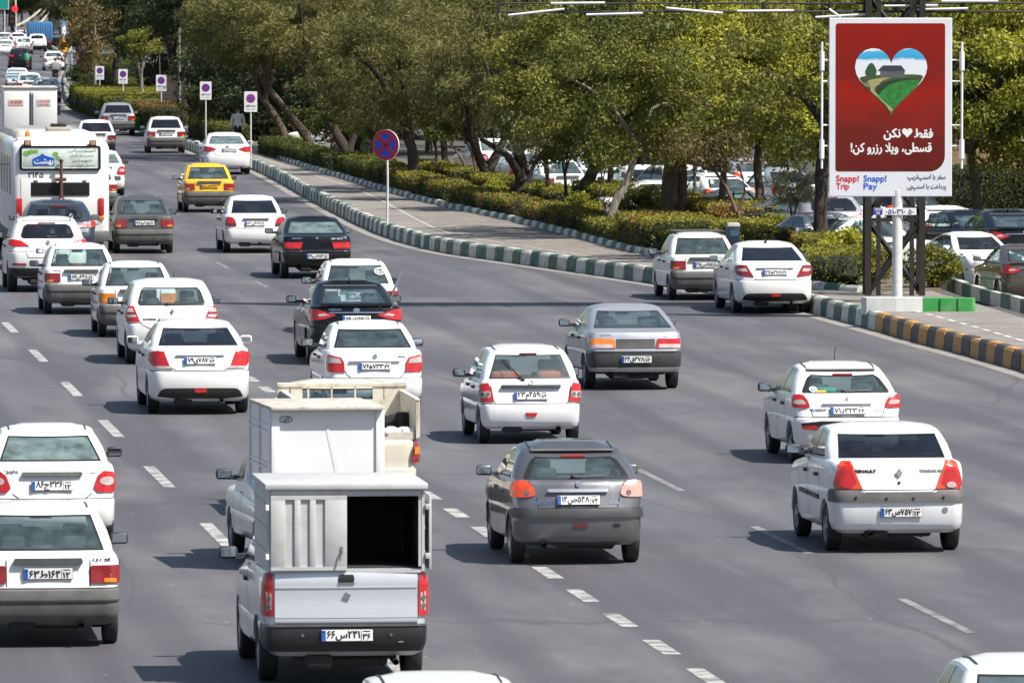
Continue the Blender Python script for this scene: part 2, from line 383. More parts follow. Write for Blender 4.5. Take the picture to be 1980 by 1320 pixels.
class Body:
    def __init__(b, sp):
        b.sp = sp
        W, ro, wb, fo = sp['W'], sp['ro'], sp['wb'], sp['fo']
        b.yr, b.yf, b.ym, b.Lh = -ro, wb + fo, (wb + fo - ro) / 2, (wb + fo + ro) / 2
        RA = sp['tr'] + .055
        ws = [-1, -.97, -.88, -.7, -.45, -.2, 0, .2, .45, .7, .88, .97, 1]
        ys = [w * RA for w in ws] + [wb + w * RA for w in ws]
        b.d0, b.dB, b.d1 = sp.get('doors', (RA + .07, wb * .52, wb - RA - .10))
        b.ysides = sorted(ys + [b.d0, b.dB, b.d1, (b.d0 + b.dB) / 2, (b.dB + b.d1) / 2])
        b.nR, b.nC = 6, 5
        rcx, rcy = sp.get('rc', (.16, .20)); fcx, fcy = sp.get('fc', (.25, .30)); bow = sp.get('bow', .07)
        tp = sp.get('plan', .05)
        b.H = []
        for (zr, dy, wf, zf, dyf) in sp['rows']:
            hw = W / 2 * wf; P = []
            y0 = b.yr + dy
            xe = hw - rcx; ye = y0 + bow * (xe / hw) ** 2
            for f in (0, .2, .4, .6, .8, 1): P.append([xe * f, y0 + bow * (xe * f / hw) ** 2])
            for a in (18, 36, 54, 72, 90): P.append([xe + rcx * math.sin(R(a)), ye + (min(rcy, b.ysides[0] - ye - .01)) * (1 - math.cos(R(a)))])
            for y in b.ysides: P.append([hw, y])
            y1 = b.yf - dyf; xf = hw - fcx; yfe = y1 - .10 * (xf / hw) ** 2
            for a in (90, 72, 54, 36, 18): P.append([xf + fcx * math.sin(R(a)), yfe - min(fcy, yfe - b.ysides[-1] - .01) * (1 - math.cos(R(a)))])
            for f in (1, .66, .33, 0): P.append([xf * f, y1 - .10 * (xf * f / hw) ** 2])
            out = []
            for x, y in P:
                t = min(1, max(0, (y - b.yr) / (b.yf - b.yr)))
                z = zr + (zf - zr) * (t ** sp.get('rise', 2.4))
                k = 1 - tp * abs((y - b.ym) / b.Lh) ** 3
                for wy in (0, wb):
                    if abs(y - wy) < RA and x > hw * .8:
                        z = max(z, sp['tr'] + math.sqrt(max(0, RA * RA - (y - wy) ** 2)) - .01)
                out.append((x * k, y, z))
            b.H.append(np.array(out))
        b.cum = []
        for h in b.H:
            d = np.sqrt(((h[1:, :2] - h[:-1, :2]) ** 2).sum(1)); b.cum.append(np.concatenate([[0], np.cumsum(d)]))
        b.green()
    # belt and roof rings of the cabin
    def ring(b, yr, yf, hw, rc, fc, bow, bowf):
        sp = b.sp; P = []
        xe = hw - rc[0]; ye = yr + bow * (xe / hw) ** 2
        for f in (0, .3, .6, .85, 1): P.append((xe * f, yr + bow * (xe * f / hw) ** 2))
        for a in (22, 45, 68, 90): P.append((xe + rc[0] * math.sin(R(a)), ye + rc[1] * (1 - math.cos(R(a)))))
        xf = hw - fc[0]; yfe = yf - bowf * (xf / hw) ** 2
        ya, yb = ye + rc[1], yfe - fc[1]
        for f in sp['sf'][1:-1]: P.append((hw, ya + (yb - ya) * f))
        for a in (90, 60, 30): P.append((xf + fc[0] * math.sin(R(a)), yfe - fc[1] * (1 - math.cos(R(a)))))
        for f in (1, .66, .33, 0): P.append((xf * f, yf - bowf * (xf * f / hw) ** 2))
        return P
    def green(b):
        sp = b.sp; B, T = sp['belt'], sp['roof']
        v0, v1 = sp.get('v', (.04, .93))
        bow = sp.get('gbow', .06)
        rb = b.ring(B['yr'], B['yf'], B['hw'], B.get('rc', (.10, .25)), B.get('fc', (.12, .10)), bow, .16)
        rt = b.ring(T['yr'], T['yf'], T['hw'], T.get('rc', (.08, .16)), T.get('fc', (.10, .10)), bow * .8, .10)
        zb, zf, zt = B['z'], B.get('zf', B['z'] - .06), T['z']
        ymid, hl = (T['yr'] + T['yf']) / 2, (T['yf'] - T['yr']) / 2
        b.vr = [-.05, v0, v0 + .14, .5, v1 - .14, v1, 1.0]
        b.GP = []
        bulge = sp.get('bulge', .03); wr = sp.get('wr', .0)
        for r, v in enumerate(b.vr):
            row = []
            for c, ((x0, y0), (x1, y1)) in enumerate(zip(rb, rt)):
                t = min(1, max(0, (y0 - B['yr']) / (B['yf'] - B['yr'])))
                z0 = zb + (zf - zb) * t
                z1 = zt - T.get('drop', .06) * abs((y1 - ymid) / hl) ** 2.2
                x, y, z = x0 + (x1 - x0) * v, y0 + (y1 - y0) * v, z0 + (z1 - z0) * v
                bl = bulge * 4 * max(0, v) * (1 - v)
                if c <= 4: y -= bl
                elif c >= len(rb) - 4: y += bl
                else: x += bl
                if c == 4 and r in (1, 5): x -= wr
                row.append((x, y, z))
            b.GP.append(np.array(row))
        top = b.GP[-1]
        for ins, dz in ((.035, .016), (.14, .035)):
            row = []
            for (x, y, z) in top:
                kx = max(0, (T['hw'] - ins) / T['hw']); ky = (hl - ins) / hl
                row.append((x * kx, ymid + (y - ymid) * ky, z + dz + .02 * (1 - kx)))
            b.GP.append(np.array(row))
        b.GP.append(np.array([(x * .55, ymid + (y - ymid) * .55, zt + .055) for (x, y, z) in top]))
        b.GP.append(np.array([(0, ymid + (y - ymid) * .3, zt + .06) for (x, y, z) in top]))
        b.gn = len(rb)
    def deck(b):
        """inner edge of trunk lid, shoulders and bonnet, lying on the belt line"""
        g = b.GP[0]; top = b.H[-1]; out = []
        gy = g[:, 1]; i0, i1 = 8, b.gn - 5
        B = b.sp['belt']
        for i, (x, y, z) in enumerate(top):
            if i < b.nR: f = i / (b.nR - 1); q = np.array([g[4][0] * f, np.interp(g[4][0] * f, g[:5, 0], g[:5, 1]), g[0][2]])
            elif i >= len(top) - 4: f = (len(top) - 1 - i) / 3; q = g[-4] * 1.0; q[0] *= f; q[1] = np.interp(q[0], g[-4:, 0][::-1], g[-4:, 1][::-1])
            elif y <= gy[i0]:
                j = 4 + int(round(4 * min(1, max(0, (i - b.nR + 1) / 9.0)))); q = g[j] if y < gy[i0] - .02 or i < b.nR + b.nC else g[i0]
            elif y >= gy[i1]: q = g[i1 + 1] if i < len(top) - 7 else g[i1 + 2]
            else: q = np.array([np.interp(y, gy[i0:i1 + 1], g[i0:i1 + 1, 0]), y, np.interp(y, gy[i0:i1 + 1], g[i0:i1 + 1, 2])])
            out.append((q[0], q[1], q[2] + .004))
        return np.array(out)
    def P(b, k, s):
        a = abs(s); h = b.H[k]; c = b.cum[k]
        p = Vector([float(np.interp(a, c, h[:, j])) for j in range(3)])
        if s < 0: p.x = -p.x
        return p
    def Z(b, s, z):
        lo = b.P(1, s)
        for k in range(1, len(b.H) - 1):
            hi = b.P(k + 1, s)
            if z <= hi.z or k == len(b.H) - 2:
                t = (z - lo.z) / max(1e-4, hi.z - lo.z)
                return lo.lerp(hi, max(-.3, min(1.15, t)))
            lo = hi
    def at(b, s, z, off=0.0):
        p = b.Z(s, z)
        if off:
            e = .03
            n = (b.Z(s + e, z) - b.Z(s - e, z)).cross(b.Z(s, z + e) - b.Z(s, z - e)); n.normalize()
            p = p + n * off
        return p
    def gat(b, ci, v, side=1, off=0.0):
        """point on the cabin by column index and height fraction"""
        def q(ci, v):
            vs = b.vr; r = 0
            while r < len(vs) - 2 and v > vs[r + 1]: r += 1
            t = (v - vs[r]) / (vs[r + 1] - vs[r]); c = min(int(ci), b.gn - 2); u = ci - c
            a = b.GP[r][c] * (1 - u) + b.GP[r][c + 1] * u; d = b.GP[r + 1][c] * (1 - u) + b.GP[r + 1][c + 1] * u
            return Vector(a * (1 - t) + d * t)
        p = q(ci, v)
        if off:
            e = .05
            n = (q(min(ci + e, b.gn - 1.01), v) - q(max(ci - e, 0), v)).cross(q(ci, v + e) - q(ci, v - e)); n.normalize(); p = p + n * off
        if side < 0: p.x = -p.x
        return p

def skin_parts(rows, ncol, classify):
    """full mirrored skin from half columns; returns {label: [quads of points]}"""
    parts = {}
    full = 2 * ncol - 2
    def pt(r, c):
        c %= full
        if c < ncol: return tuple(rows[r][c])
        x, y, z = rows[r][full - c]; return (-x, y, z)
    for r in range(len(rows) - 1):
        for c in range(full):
            h, side = (c, 1) if c < ncol - 1 else (full - 1 - c, -1)
            lab = classify(r, h, side)
            if lab is None: continue
            parts.setdefault(lab, []).append([pt(r, c), pt(r, c + 1), pt(r + 1, c + 1), pt(r + 1, c)])
    return parts
def quads_mesh(name, quads, mat, smooth=38, thick=0.0):
    ix, V, F = {}, [], []
    for q in quads:
        f = []
        for p in q:
            k = (round(p[0], 4), round(p[1], 4), round(p[2], 4))
            if k not in ix: ix[k] = len(V); V.append(p)
            if ix[k] not in f: f.append(ix[k])
        if len(f) > 2: F.append(f)
    me = mesh_from(name, V, F, [mat])
    bm = bmesh.new(); bm.from_mesh(me); bmesh.ops.remove_doubles(bm, verts=bm.verts, dist=.0008); bm.to_mesh(me); bm.free()
    me.polygons.foreach_set('use_smooth', [True] * len(me.polygons)); me.set_sharp_from_angle(angle=R(smooth)); me.update()
    return me
def rect(s0, z0, s1, z1): return [(s0, z0), (s1, z0), (s1, z1), (s0, z1)]
def rrect(s0, z0, s1, z1, r=.03, n=3):
    P = []
    for cx, cz, a0 in ((s1 - r, z0 + r, -90), (s1 - r, z1 - r, 0), (s0 + r, z1 - r, 90), (s0 + r, z0 + r, 180)):
        for i in range(n + 1):
            a = R(a0 + 90 * i / n); P.append((cx + r * math.cos(a), cz + r * math.sin(a)))
    return P
def ell(cx, cz, rx, rz, n=14): return [(cx + rx * math.cos(2 * math.pi * i / n), cz + rz * math.sin(2 * math.pi * i / n)) for i in range(n)]
def smooth_poly(P, it=2):
    for _ in range(it):
        Q = []
        for i in range(len(P)):
            a, b2 = P[i], P[(i + 1) % len(P)]
            Q += [(a[0] * .78 + b2[0] * .22, a[1] * .78 + b2[1] * .22), (a[0] * .22 + b2[0] * .78, a[1] * .22 + b2[1] * .78)]
        P = Q
    return P
def decal_mesh(name, body, poly, mat, off=.008, th=.014, neg=False, step=.06):
    """a panel, lens or strip that follows the curve of the bodywork"""
    bm = bmesh.new()
    vs = [bm.verts.new((a, 0, b2)) for a, b2 in poly]; bm.faces.new(vs)
    xs = [a for a, _ in poly]; zs = [b2 for _, b2 in poly]
    for lo, hi, nrm in ((min(xs), max(xs), (1, 0, 0)), (min(zs), max(zs), (0, 0, 1))):
        k = int((hi - lo) / step)
        for i in range(1, k + 1):
            d = lo + (hi - lo) * i / (k + 1)
            bmesh.ops.bisect_plane(bm, geom=list(bm.verts) + list(bm.edges) + list(bm.faces), plane_co=(d, 0, 0) if nrm[0] else (0, 0, d), plane_no=nrm)
    bm.verts.index_update(); bm.faces.index_update()
    sg = -1 if neg else 1
    uv = [(v.co.x * sg, v.co.z) for v in bm.verts]
    F = [[v.index for v in f.verts] for f in bm.faces]
    E = [(e.verts[0].index, e.verts[1].index) for e in bm.edges if len(e.link_faces) == 1]
    bm.free()
    n = len(uv)
    V = [body.at(s, z, off + th) for s, z in uv] + [body.at(s, z, off - .02) for s, z in uv]
    Q = F + [[i + n for i in f][::-1] for f in F] + [[a, c, c + n, a + n] for a, c in E]
    me = mesh_from(name, V, Q, [mat])
    bm = bmesh.new(); bm.from_mesh(me); bmesh.ops.recalc_face_normals(bm, faces=bm.faces)
    bm.to_mesh(me); bm.free()
    me.polygons.foreach_set('use_smooth', [True] * len(me.polygons)); me.set_sharp_from_angle(angle=R(35)); me.update()
    return me
def line_quads(body, pts, w, off=.004, step=.05):
    """thin dark gap along a path on the bodywork"""
    P = [pts[0]]
    for a, c in zip(pts, pts[1:]):
        k = max(1, int(math.hypot(c[0] - a[0], c[1] - a[1]) / step))
        P += [(a[0] + (c[0] - a[0]) * i / k, a[1] + (c[1] - a[1]) * i / k) for i in range(1, k + 1)]
    L = []
    for i, p in enumerate(P):
        q0, q1 = P[max(0, i - 1)], P[min(len(P) - 1, i + 1)]
        dx, dz = q1[0] - q0[0], q1[1] - q0[1]; l = math.hypot(dx, dz) or 1
        nx, nz = -dz / l * w / 2, dx / l * w / 2
        L.append((tuple(body.at(p[0] + nx, p[1] + nz, off)), tuple(body.at(p[0] - nx, p[1] - nz, off))))
    return [[L[i][0], L[i + 1][0], L[i + 1][1], L[i][1]] for i in range(len(L) - 1)]

_W = {}
def wheel_meshes(tr, tw, style=0):
    k = (tr, tw, style)
    if k in _W: return _W[k]
    t = MB(); h = tw / 2; rr = tr * .64
    t.lathe([(-h * .8, rr), (-h, tr * .80), (-h * .93, tr * .93), (-h * .72, tr * .99), (-h * .3, tr), (0, tr * .997), (h * .3, tr), (h * .72, tr * .99), (h * .93, tr * .93), (h, tr * .80), (h * .8, rr)], n=32)
    r = MB(); o = h * .86
    r.lathe([(o - .005, rr * 1.01), (o + .004, rr * .97), (o - .012, rr * .9), (o - .03, rr * .86)], n=30)
    n = (7, 5, 9)[style]
    for i in range(n):
        a = 2 * math.pi * i / n; w = (.30, .34, .2)[style]
        V = []
        for rad, ww in ((rr * .25, w * .7), (rr * .9, w)):
            for sg in (-1, 1):
                an = a + sg * ww * (.62 if rad > rr * .5 else .95)
                for dx in (o - .002 if rad < rr * .5 else o - .012, o - .05): V.append((dx, rad * math.cos(an), rad * math.sin(an)))
        r.add(V, [(0, 2, 6, 4), (0, 4, 5, 1), (2, 3, 7, 6), (4, 6, 7, 5)])
    r.lathe([(o + .002, .0), (o + .002, rr * .22), (o - .03, rr * .27)], n=16)
    d = MB(); d.lathe([(o - .06, 0), (o - .06, rr)], n=20); d.lathe([(-h * .6, 0), (-h * .6, rr)], n=20)
    _W[k] = (t.mesh('tyre', RUBBER, 40), r.mesh('rim', STEEL, 35), d.mesh('brake_disc', UNDER))
    return _W[k]
def add_wheel(root, x, y, tr, tw, style=0, left=True):
    t, r, d = wheel_meshes(tr, tw, style)
    w = empty('wheel', (x, y, tr), math.pi if left else 0); w.parent = root
    link('tyre', t, w); link('rim', r, w); link('brake_disc', d, w)
    return w
def seat_mesh(mat=None):
    if 'seat' not in _W:
        m = MB(); m.box((0, 0, .12), (.50, .52, .16), bev=.05); m.box((0, -.27, .46), (.48, .13, .62), rx=R(14), bev=.05)
        m.box((0, -.36, .86), (.27, .09, .20), rx=R(8), bev=.035)
        m.tube([(-.06, -.34, .75), (-.06, -.36, .82)], .008); m.tube([(.06, -.34, .75), (.06, -.36, .82)], .008)
        _W['seat'] = m.mesh('seat', SEATM, 50)
    return _W['seat']

def build_car(sp):
    b = Body(sp); root = empty(sp.get('name', 'car'))
    W, ro, wb = sp['W'], sp['ro'], sp['wb']
    PA = sp.get('paint', P_WHITE)
    B, T = sp['belt'], sp['roof']
    rows = b.H + [b.deck()]
    n = len(rows[0]); ysl = rows[3][:, 1]
    bk = sp.get('bump'); nl = sp.get('nlid', 4)
    arch = sp['tr'] + .055
    i0 = min(i for i in range(n) if ysl[i] >= -arch - .001 and i >= b.nR + b.nC)
    cD0, cDB, cD1 = [min(range(11, n - 9), key=lambda i: abs(ysl[i] - y)) for y in (b.d0, b.dB, b.d1)]
    K = len(rows)
    def cl(r, h, side):
        if bk and bk[0] <= r < bk[1] and h < i0: return 'bumper'
        if h < nl and r >= 5: return 'boot_lid'
        if cD0 <= h < cDB and 1 <= r < K - 2: return ('door', side, 0)
        if cDB <= h < cD1 and 1 <= r < K - 2: return ('door', side, 1)
        return 'body'
    parts = skin_parts(rows, n, cl)
    sg = sp['sg']; gn = b.gn
    cs = 8  # first side column
    ns = len(sp['sf']) - 1
    def gc(r, h, side):
        if r >= 6: return 'roof'
        win = 1 <= r < 5
        if h < 4: return 'rear_window' if win else 'body'
        if h < cs: return 'body'
        if h < cs + ns:
            k = h - cs
            return ('side_window', side, k) if (win and sg[k] == 'G') else (('pillar', side, k) if sg[k] == 'B' and win else 'body')
        if h >= gn - 4: return 'windscreen' if win else 'body'
        return 'body'
    gp = skin_parts(b.GP, gn, gc)
    for k, v in gp.items(): parts.setdefault(k, []).extend(v)
    hid = {}
    for lab, q in parts.items():
        nm = lab if isinstance(lab, str) else lab[0]
        mt = PA
        if nm == 'bumper': mt = sp.get('bump_mat', PA)
        if nm == 'rear_window': mt = sp.get('glass', GLASS)
        if nm == 'side_window': mt = sp.get('sglass', GLASS_S)
        if nm == 'windscreen': mt = GLASS_W
        if nm == 'pillar': mt = BLACKM
        if nm == 'roof': mt = sp.get('roof_mat', PA)
        o = link(nm if nm != 'pillar' else 'pillar', quads_mesh(nm, q, mt), root)
        hid[lab] = o
    rw = hid['rear_window']
    # rubber seal or printed band round the rear window
    fr = sp.get('frit', (.045, .035, .25)); v0, v1 = b.vr[1], b.vr[5]; Q = []
    for sd in (1, -1):
        for va, vb in ((v0 - .01, v0 + fr[0]), (v1 - fr[1], v1 + .01)):
            for c in range(4):
                Q.append([tuple(b.gat(c, va, sd, .004)), tuple(b.gat(c + 1, va, sd, .004)), tuple(b.gat(c + 1, vb, sd, .004)), tuple(b.gat(c, vb, sd, .004))])
        vv = [v0 + (v1 - v0) * i / 8 for i in range(9)]
        for i in range(8):
            Q.append([tuple(b.gat(4 - fr[2], vv[i], sd, .004)), tuple(b.gat(4.0, vv[i], sd, .004)), tuple(b.gat(4.0, vv[i + 1], sd, .004)), tuple(b.gat(4 - fr[2], vv[i + 1], sd, .004))])
    link('window_seal', quads_mesh('window_seal', Q, BLACKM), rw)
    # wheels, underside
    tr, tw = sp['tr'], sp.get('tw', .185)
    xw = W / 2 - tw / 2 - .03
    for y in (0, wb):
        for sd in (-1, 1): add_wheel(root, sd * xw, y, tr, tw, sp.get('rim', 0), sd < 0)
    u = MB()
    u.box((0, (b.yr + b.yf) / 2, .40), (W * .60, (b.yf - b.yr) - .40, .26)); u.box((0, (b.yr + b.yf) / 2, .60), (W * .84, (b.yf - b.yr) - .9, .08))
    u.box((0, b.yr + .35, .27), (W * .5, .30, .14), bev=.04); u.box((.0, 0, tr), (W - .4, .09, .09)); u.box((-.28, b.yr + .28, .25), (.30, .42, .15), bev=.05)
    u.tube([(.3, b.yr + .6, .25), (.3, b.yr + .2, .24)], .05)

    u.build('underbody', UNDER, root)
    ex = MB(); xs = sp.get('exhaust', .35); ex.tube([(xs, b.yr + .45, .26), (xs, b.yr + .02, .25)], .032, 10, cap=False); ex.tube([(xs, b.yr + .3, .26), (xs, b.yr + .1, .25)], .026, 8)
    ex.build('exhaust', UNDER, root, 40)
    # cabin
    m = MB(); zb = B['z']
    m.box((0, (B['yr'] + B['yf']) / 2, .36), (W * .8, B['yf'] - B['yr'], .06))
    sh = sp.get('shelf', .42)
    m.box((0, B['yr'] + .1 + sh / 2, zb - .07), (B['hw'] * 1.75, sh, .04)); yb = B['yr'] + sh + .12
    m.box((0, yb, zb - .26), (W * .74, .16, .56), bev=.05, rx=R(10))
    for x in (-.34, .34): m.box((x, yb - .06, zb + .06), (.26, .09, .16), bev=.03)
    m.box((0, B['yf'] - .25, zb - .20), (W * .82, .40, .26), bev=.06)
    m.box((0, (T['yr'] + T['yf']) / 2, T['z'] - .035), (T['hw'] * 1.7, (T['yf'] - T['yr']) * .86, .015), 1)
    m.box((0.02, T['yf'] - .06, T['z'] - .13), (.24, .03, .075), bev=.012)
    ys_ = B['yf'] - .72
    for i in range(20):
        a0, a1 = 2 * math.pi * i / 20, 2 * math.pi * (i + 1) / 20
        if i == 0: rim = []
        rim.append((-.34 + .18 * math.cos(a0), ys_ + .06 * math.sin(a0), zb - .06 + .17 * math.sin(a0)))
    m.tube(rim + [rim[0]], .015, 6)
    m.build('interior', [INNER, SEATG], root, 40)
    if sp.get('seat_red'):
        for x in (-.36, .36):
            c_ = MB(); c_.box((x, yb - .14, zb + .02), (.46, .14, .20), bev=.06); c_.build('seat_cover', SEATR, root, 50)
    ysf = sp.get('yseat', (B['yr'] + B['yf']) / 2 + .12)
    for sd in (-1, 1):
        s_ = link('seat', seat_mesh(), root); s_.location = (sd * .35, ysf, min(zb - .58, T['z'] - 1.13))
    # mirrors
    iA = gn - 8
    pa = b.gat(iA, .05, 1)
    my, mx = pa.y + .04, W / 2 + .02
    for sd in (-1, 1):
        mm = MB(); mm.box((sd * (mx + .075), my, pa.z + .045), (.20, .085, .135), bev=.038); mm.prism([(pa.x - .03, my - .03), (pa.x - .03, my + .12), (mx + .03, my + .035), (mx + .03, my - .02)] if sd > 0 else [(-pa.x + .03, my + .12), (-pa.x + .03, my - .03), (-mx - .03, my - .02), (-mx - .03, my + .035)], pa.z - .025, pa.z + .03, 0, 'XY')
        mo = mm.build('side_mirror', sp.get('mirror_mat', PLASTIC), root, 50)
        g_ = MB(); g_.box((sd * (mx + .075), my - .044, pa.z + .045), (.155, .006, .09), bev=.002); g_.build('mirror_glass', MIRROR, mo)
    # door handles, shut lines
    per = lambda y, k=6: float(np.interp(y, b.H[k][11:-9, 1], b.cum[k][11:-9]))
    hz = sp.get('handle_z', zb - .15)
    for sd, key in ((1, 1), (-1, -1)):
        for di, y in ((0, b.d0 + .13), (1, b.dB + .13)):
            sA = per(y)
            h = decal_mesh('door_handle', b, rrect(sA - .09, hz - .02, sA + .09, hz + .02, .015, 2), sp.get('handle_mat', PLASTIC), .012, .02, neg=sd < 0)
            link('door_handle', h, hid[('door', key, di)])
    Q = []
    for sd in (1, -1):
        for y in (b.dB, b.d1, b.d0):
            s = per(y); top = zb - .03
            Q += line_quads(b, [(sd * s, .30 if y == b.dB else (.34 if y == b.d1 else .62)), (sd * s, top)], .012)
        if sp.get('rub'):
            pass
    for ln in sp.get('gaps', []):
        Q += line_quads(b, ln, .011)
        Q += line_quads(b, [(-s, z) for s, z in ln], .011)
    Q2 = []
    zt_ = sp['rows'][5][0]
    for sd in (1, -1): Q2 += line_quads(b, [(0, zt_ + .004), (sd * per(-arch - .02), zt_ + .004)], .010) if sp.get('bgap', True) else []
    if Q or Q2: link('panel_seam', quads_mesh('panel_seam', Q + Q2, GAP), root)
    if sp.get('rub'):
        for sd in (1, -1):
            for di, (ya, yb2) in enumerate(((b.d0 + .04, b.dB - .03), (b.dB + .03, b.d1 - .03))):
                link('side_moulding', decal_mesh('side_moulding', b, rect(per(ya), sp['rub'], per(yb2), sp['rub'] + .055), PLASTIC, .004, .012, neg=sd < 0, step=.3), hid[('door', sd, di)])
    # lamps and other fittings that follow the bodywork
    made = {}
    for d in sp.get('fit', []):
        nm, mat, poly = d[:3]; o = dict(off=.006, th=.014, mirror=True, par=None, key=None); o.update(d[3] if len(d) > 3 else {})
        for neg in ((False, True) if o['mirror'] else (False,)):
            par = made.get((o['par'], neg)) or made.get((o['par'], False)) or (hid.get(o['par']) if o['par'] else None) or root
            mt = mat[1 if neg else 0] if isinstance(mat, tuple) else mat
            ob = link(nm, decal_mesh(nm, b, poly, mt, o['off'], o['th'], neg), par)
            made[(o['key'] or nm, neg)] = ob
    # front lamps and grille, for cars seen from ahead
    LT = b.cum[6][-1]
    if sp.get('front', True):
        for neg in (False, True):
            link('headlight', decal_mesh('headlight', b, [(LT - .80, .66), (LT - .42, .62), (LT - .46, .74), (LT - .80, .78)], L_CLEAR, .004, .012, neg), root)
        link('grille', decal_mesh('grille', b, rect(LT - .36, .63, LT + .36, .71) if False else rect(LT - .36, .62, LT - .01, .71), BLACKM, .004, .012), root)
    # high brake lamp, wiper, aerial
    if sp.get('brake3'):
        c0, v, hw_, mt = sp['brake3']
        q = [[tuple(b.gat(sgn * hw_ if sgn > 0 else hw_, v, sgn, .012)) for sgn in (1,)] for _ in ()]
        m3 = MB(); p = b.gat(0, v, 1, .012); m3.box((0, p.y, p.z), (hw_, .03, .028), bev=.008); m3.build('brake_light', mt, root)
    if sp.get('wiper'):
        x0, v0_, x1, v1_ = sp['wiper']
        def gp_(x, v):
            ci = np.interp(abs(x), [b.gat(c, v).x for c in (0, 1, 2, 3, 4)], [0, 1, 2, 3, 4]); return b.gat(float(ci), v, 1 if x >= 0 else -1, .03)
        pts = [gp_(x0 + (x1 - x0) * i / 8, v0_ + (v1_ - v0_) * i / 8) for i in range(9)]
        w_ = MB(); w_.tube(pts[:5], [.016, .014, .012, .010, .008], 6); w_.tube(pts[2:], .009, 6); w_.box(pts[0], (.06, .05, .05), bev=.015); w_.build('rear_wiper', BLACKM, root, 50)
    if sp.get('aerial'):
        x, y, hgt, rake = sp['aerial']; zz = T['z'] + .04
        a_ = MB(); a_.tube([(x, y, zz), (x, y + .02, zz + .03)], [.02, .012], 6); a_.tube([(x, y + .02, zz + .02), (x, y + .02 - rake, zz + hgt)], .006, 5); a_.build('aerial', BLACKM, root)
    if sp.get('fin'):
        f_ = MB(); zz = T['z'] + .035; y = T['yr'] + .22; f_.add([(-.02, y + .12, zz), (.02, y + .12, zz), (-.02, y - .06, zz), (.02, y - .06, zz), (0, y - .05, zz + .10)], [(0, 1, 4), (1, 3, 4), (3, 2, 4), (2, 0, 4)]); f_.build('aerial_fin', BLACKM, root)
    if sp.get('gutters'):
        m_ = MB()
        for sd in (-1, 1):
            pth = [Vector(b.GP[7][c] * .45 + b.GP[8][c] * .55) for c in range(7, 8 + ns + 1)]
            pth = spline([Vector((sd * p.x, p.y, p.z + .002)) for p in pth], .12) if 'spline' in globals() else [Vector((sd * p.x, p.y, p.z + .002)) for p in pth]
            m_.tube(pth, .011, 5)
        m_.build('roof_trim', PLASTIC, root)
    sp['_b'] = b
    # plate position
    px, pz = sp.get('plate', (0, .76))
    p = b.at(px if px else .001, pz, .014); p2 = b.at(px if px else .001, pz + .05, .014)
    root['plate_x'], root['plate_y'], root['plate_z'] = px, p.y - .012, pz
    root['plate_tilt'] = -math.atan2(p2.y - p.y, .05)
    return root

_PL = {}
def plate_parts(yellow=False):
    if yellow not in _PL:
        a = MB(); a.box((0, 0, 0), (.52, .012, .115), bev=.004); c = MB(); c.box((-.2365, -.008, 0), (.038, .006, .105)); f = MB()
        f.box((0, .006, 0), (.530, .012, .124), bev=.004); d = MB(); d.box((.145, -.0075, 0), (.004, .004, .105))
        _PL[yellow] = (a.mesh('number_plate', PLATEY if yellow else PLATEW), c.mesh('country_band', PLATEB), f.mesh('plate_frame', BLACKM), d.mesh('plate_divider', INK))
    return _PL[yellow]
def add_plate(root, txt, loc, tilt=0.0, yellow=False, size=.105):
    a, c, f, d = plate_parts(yellow)
    o = link('number_plate', a, root); o.location = loc; o.rotation_euler.x = tilt
    link('country_band', c, o); link('plate_frame', f, o); link('plate_divider', d, o)
    main, prov = txt.split('|')
    write(main, size, INK, o, (-.037, -.0085, -.002), bold=.0028, width=.335)
    write(prov, size * .8, INK, o, (.198, -.0085, -.012), bold=.0022, width=.078)
    m = MB()
    m.box((.198, -.0075, .042), (.07, .003, .010)); m.box((-.2365, -.0125, .035), (.030, .002, .008)); m.build('plate_print', INK, o)
    return o
# ------------------------------------------------------------------ the kinds of car in the street
SF3 = dict(sf=[0, .03, .46, .50, .97, 1], sg=['P', 'G', 'B', 'G', 'P'])
SF4 = dict(sf=[0, .02, .12, .145, .50, .54, .97, 1], sg=['P', 'G', 'B', 'G', 'B', 'G', 'P'])
def spec(**k):
    d = dict(tr=.29, tw=.18, wb=2.4, ro=.7, fo=.8, W=1.65); d.update(SF3); d.update(k); return d
def pline(*p): return [list(p)]
SP = {}
def sedan_pride(**k):
    d = spec(name='sedan_car', W=1.605, ro=.70, wb=2.345, fo=.80, tr=.278, tw=.165, rc=(.13, .18), bow=.05,
        rows=rows_std(.29, .635, .985, .80, ledge=.055, lean=.05),
        belt=dict(yr=-.16, yf=2.02, hw=.735, z=1.0, rc=(.10, .26)), roof=dict(yr=.40, yf=1.52, hw=.575, z=1.425, rc=(.075, .12), drop=.04),
        bump=(0, 5), bump_mat=PLASTIC_G, gutters=True, exhaust=.35, plate=(0, .80), handle_z=.84, shelf=.40, yseat=1.02,
        fit=[('taillight', L_DRED, rrect(.455, .69, .815, .885, .025), dict(key='tl')),
             ('turn_signal', L_AMB, rrect(.60, .70, .74, .745, .01), dict(off=.020, th=.004, par='tl')),
             ('boot_handle', PLASTIC, rrect(-.37, .895, .37, .945, .02), dict(mirror=False, th=.03)),
             ('bumper_strip', PLASTIC, rect(-.80, .50, .80, .52), dict(mirror=False, th=.010, par='bumper'))],
        gaps=[[(.448, .66), (.452, .97)]])
    d.update(k); return d
SP['pride'] = sedan_pride()
SP['taxi'] = sedan_pride(name='taxi', paint=P_YELLOW)
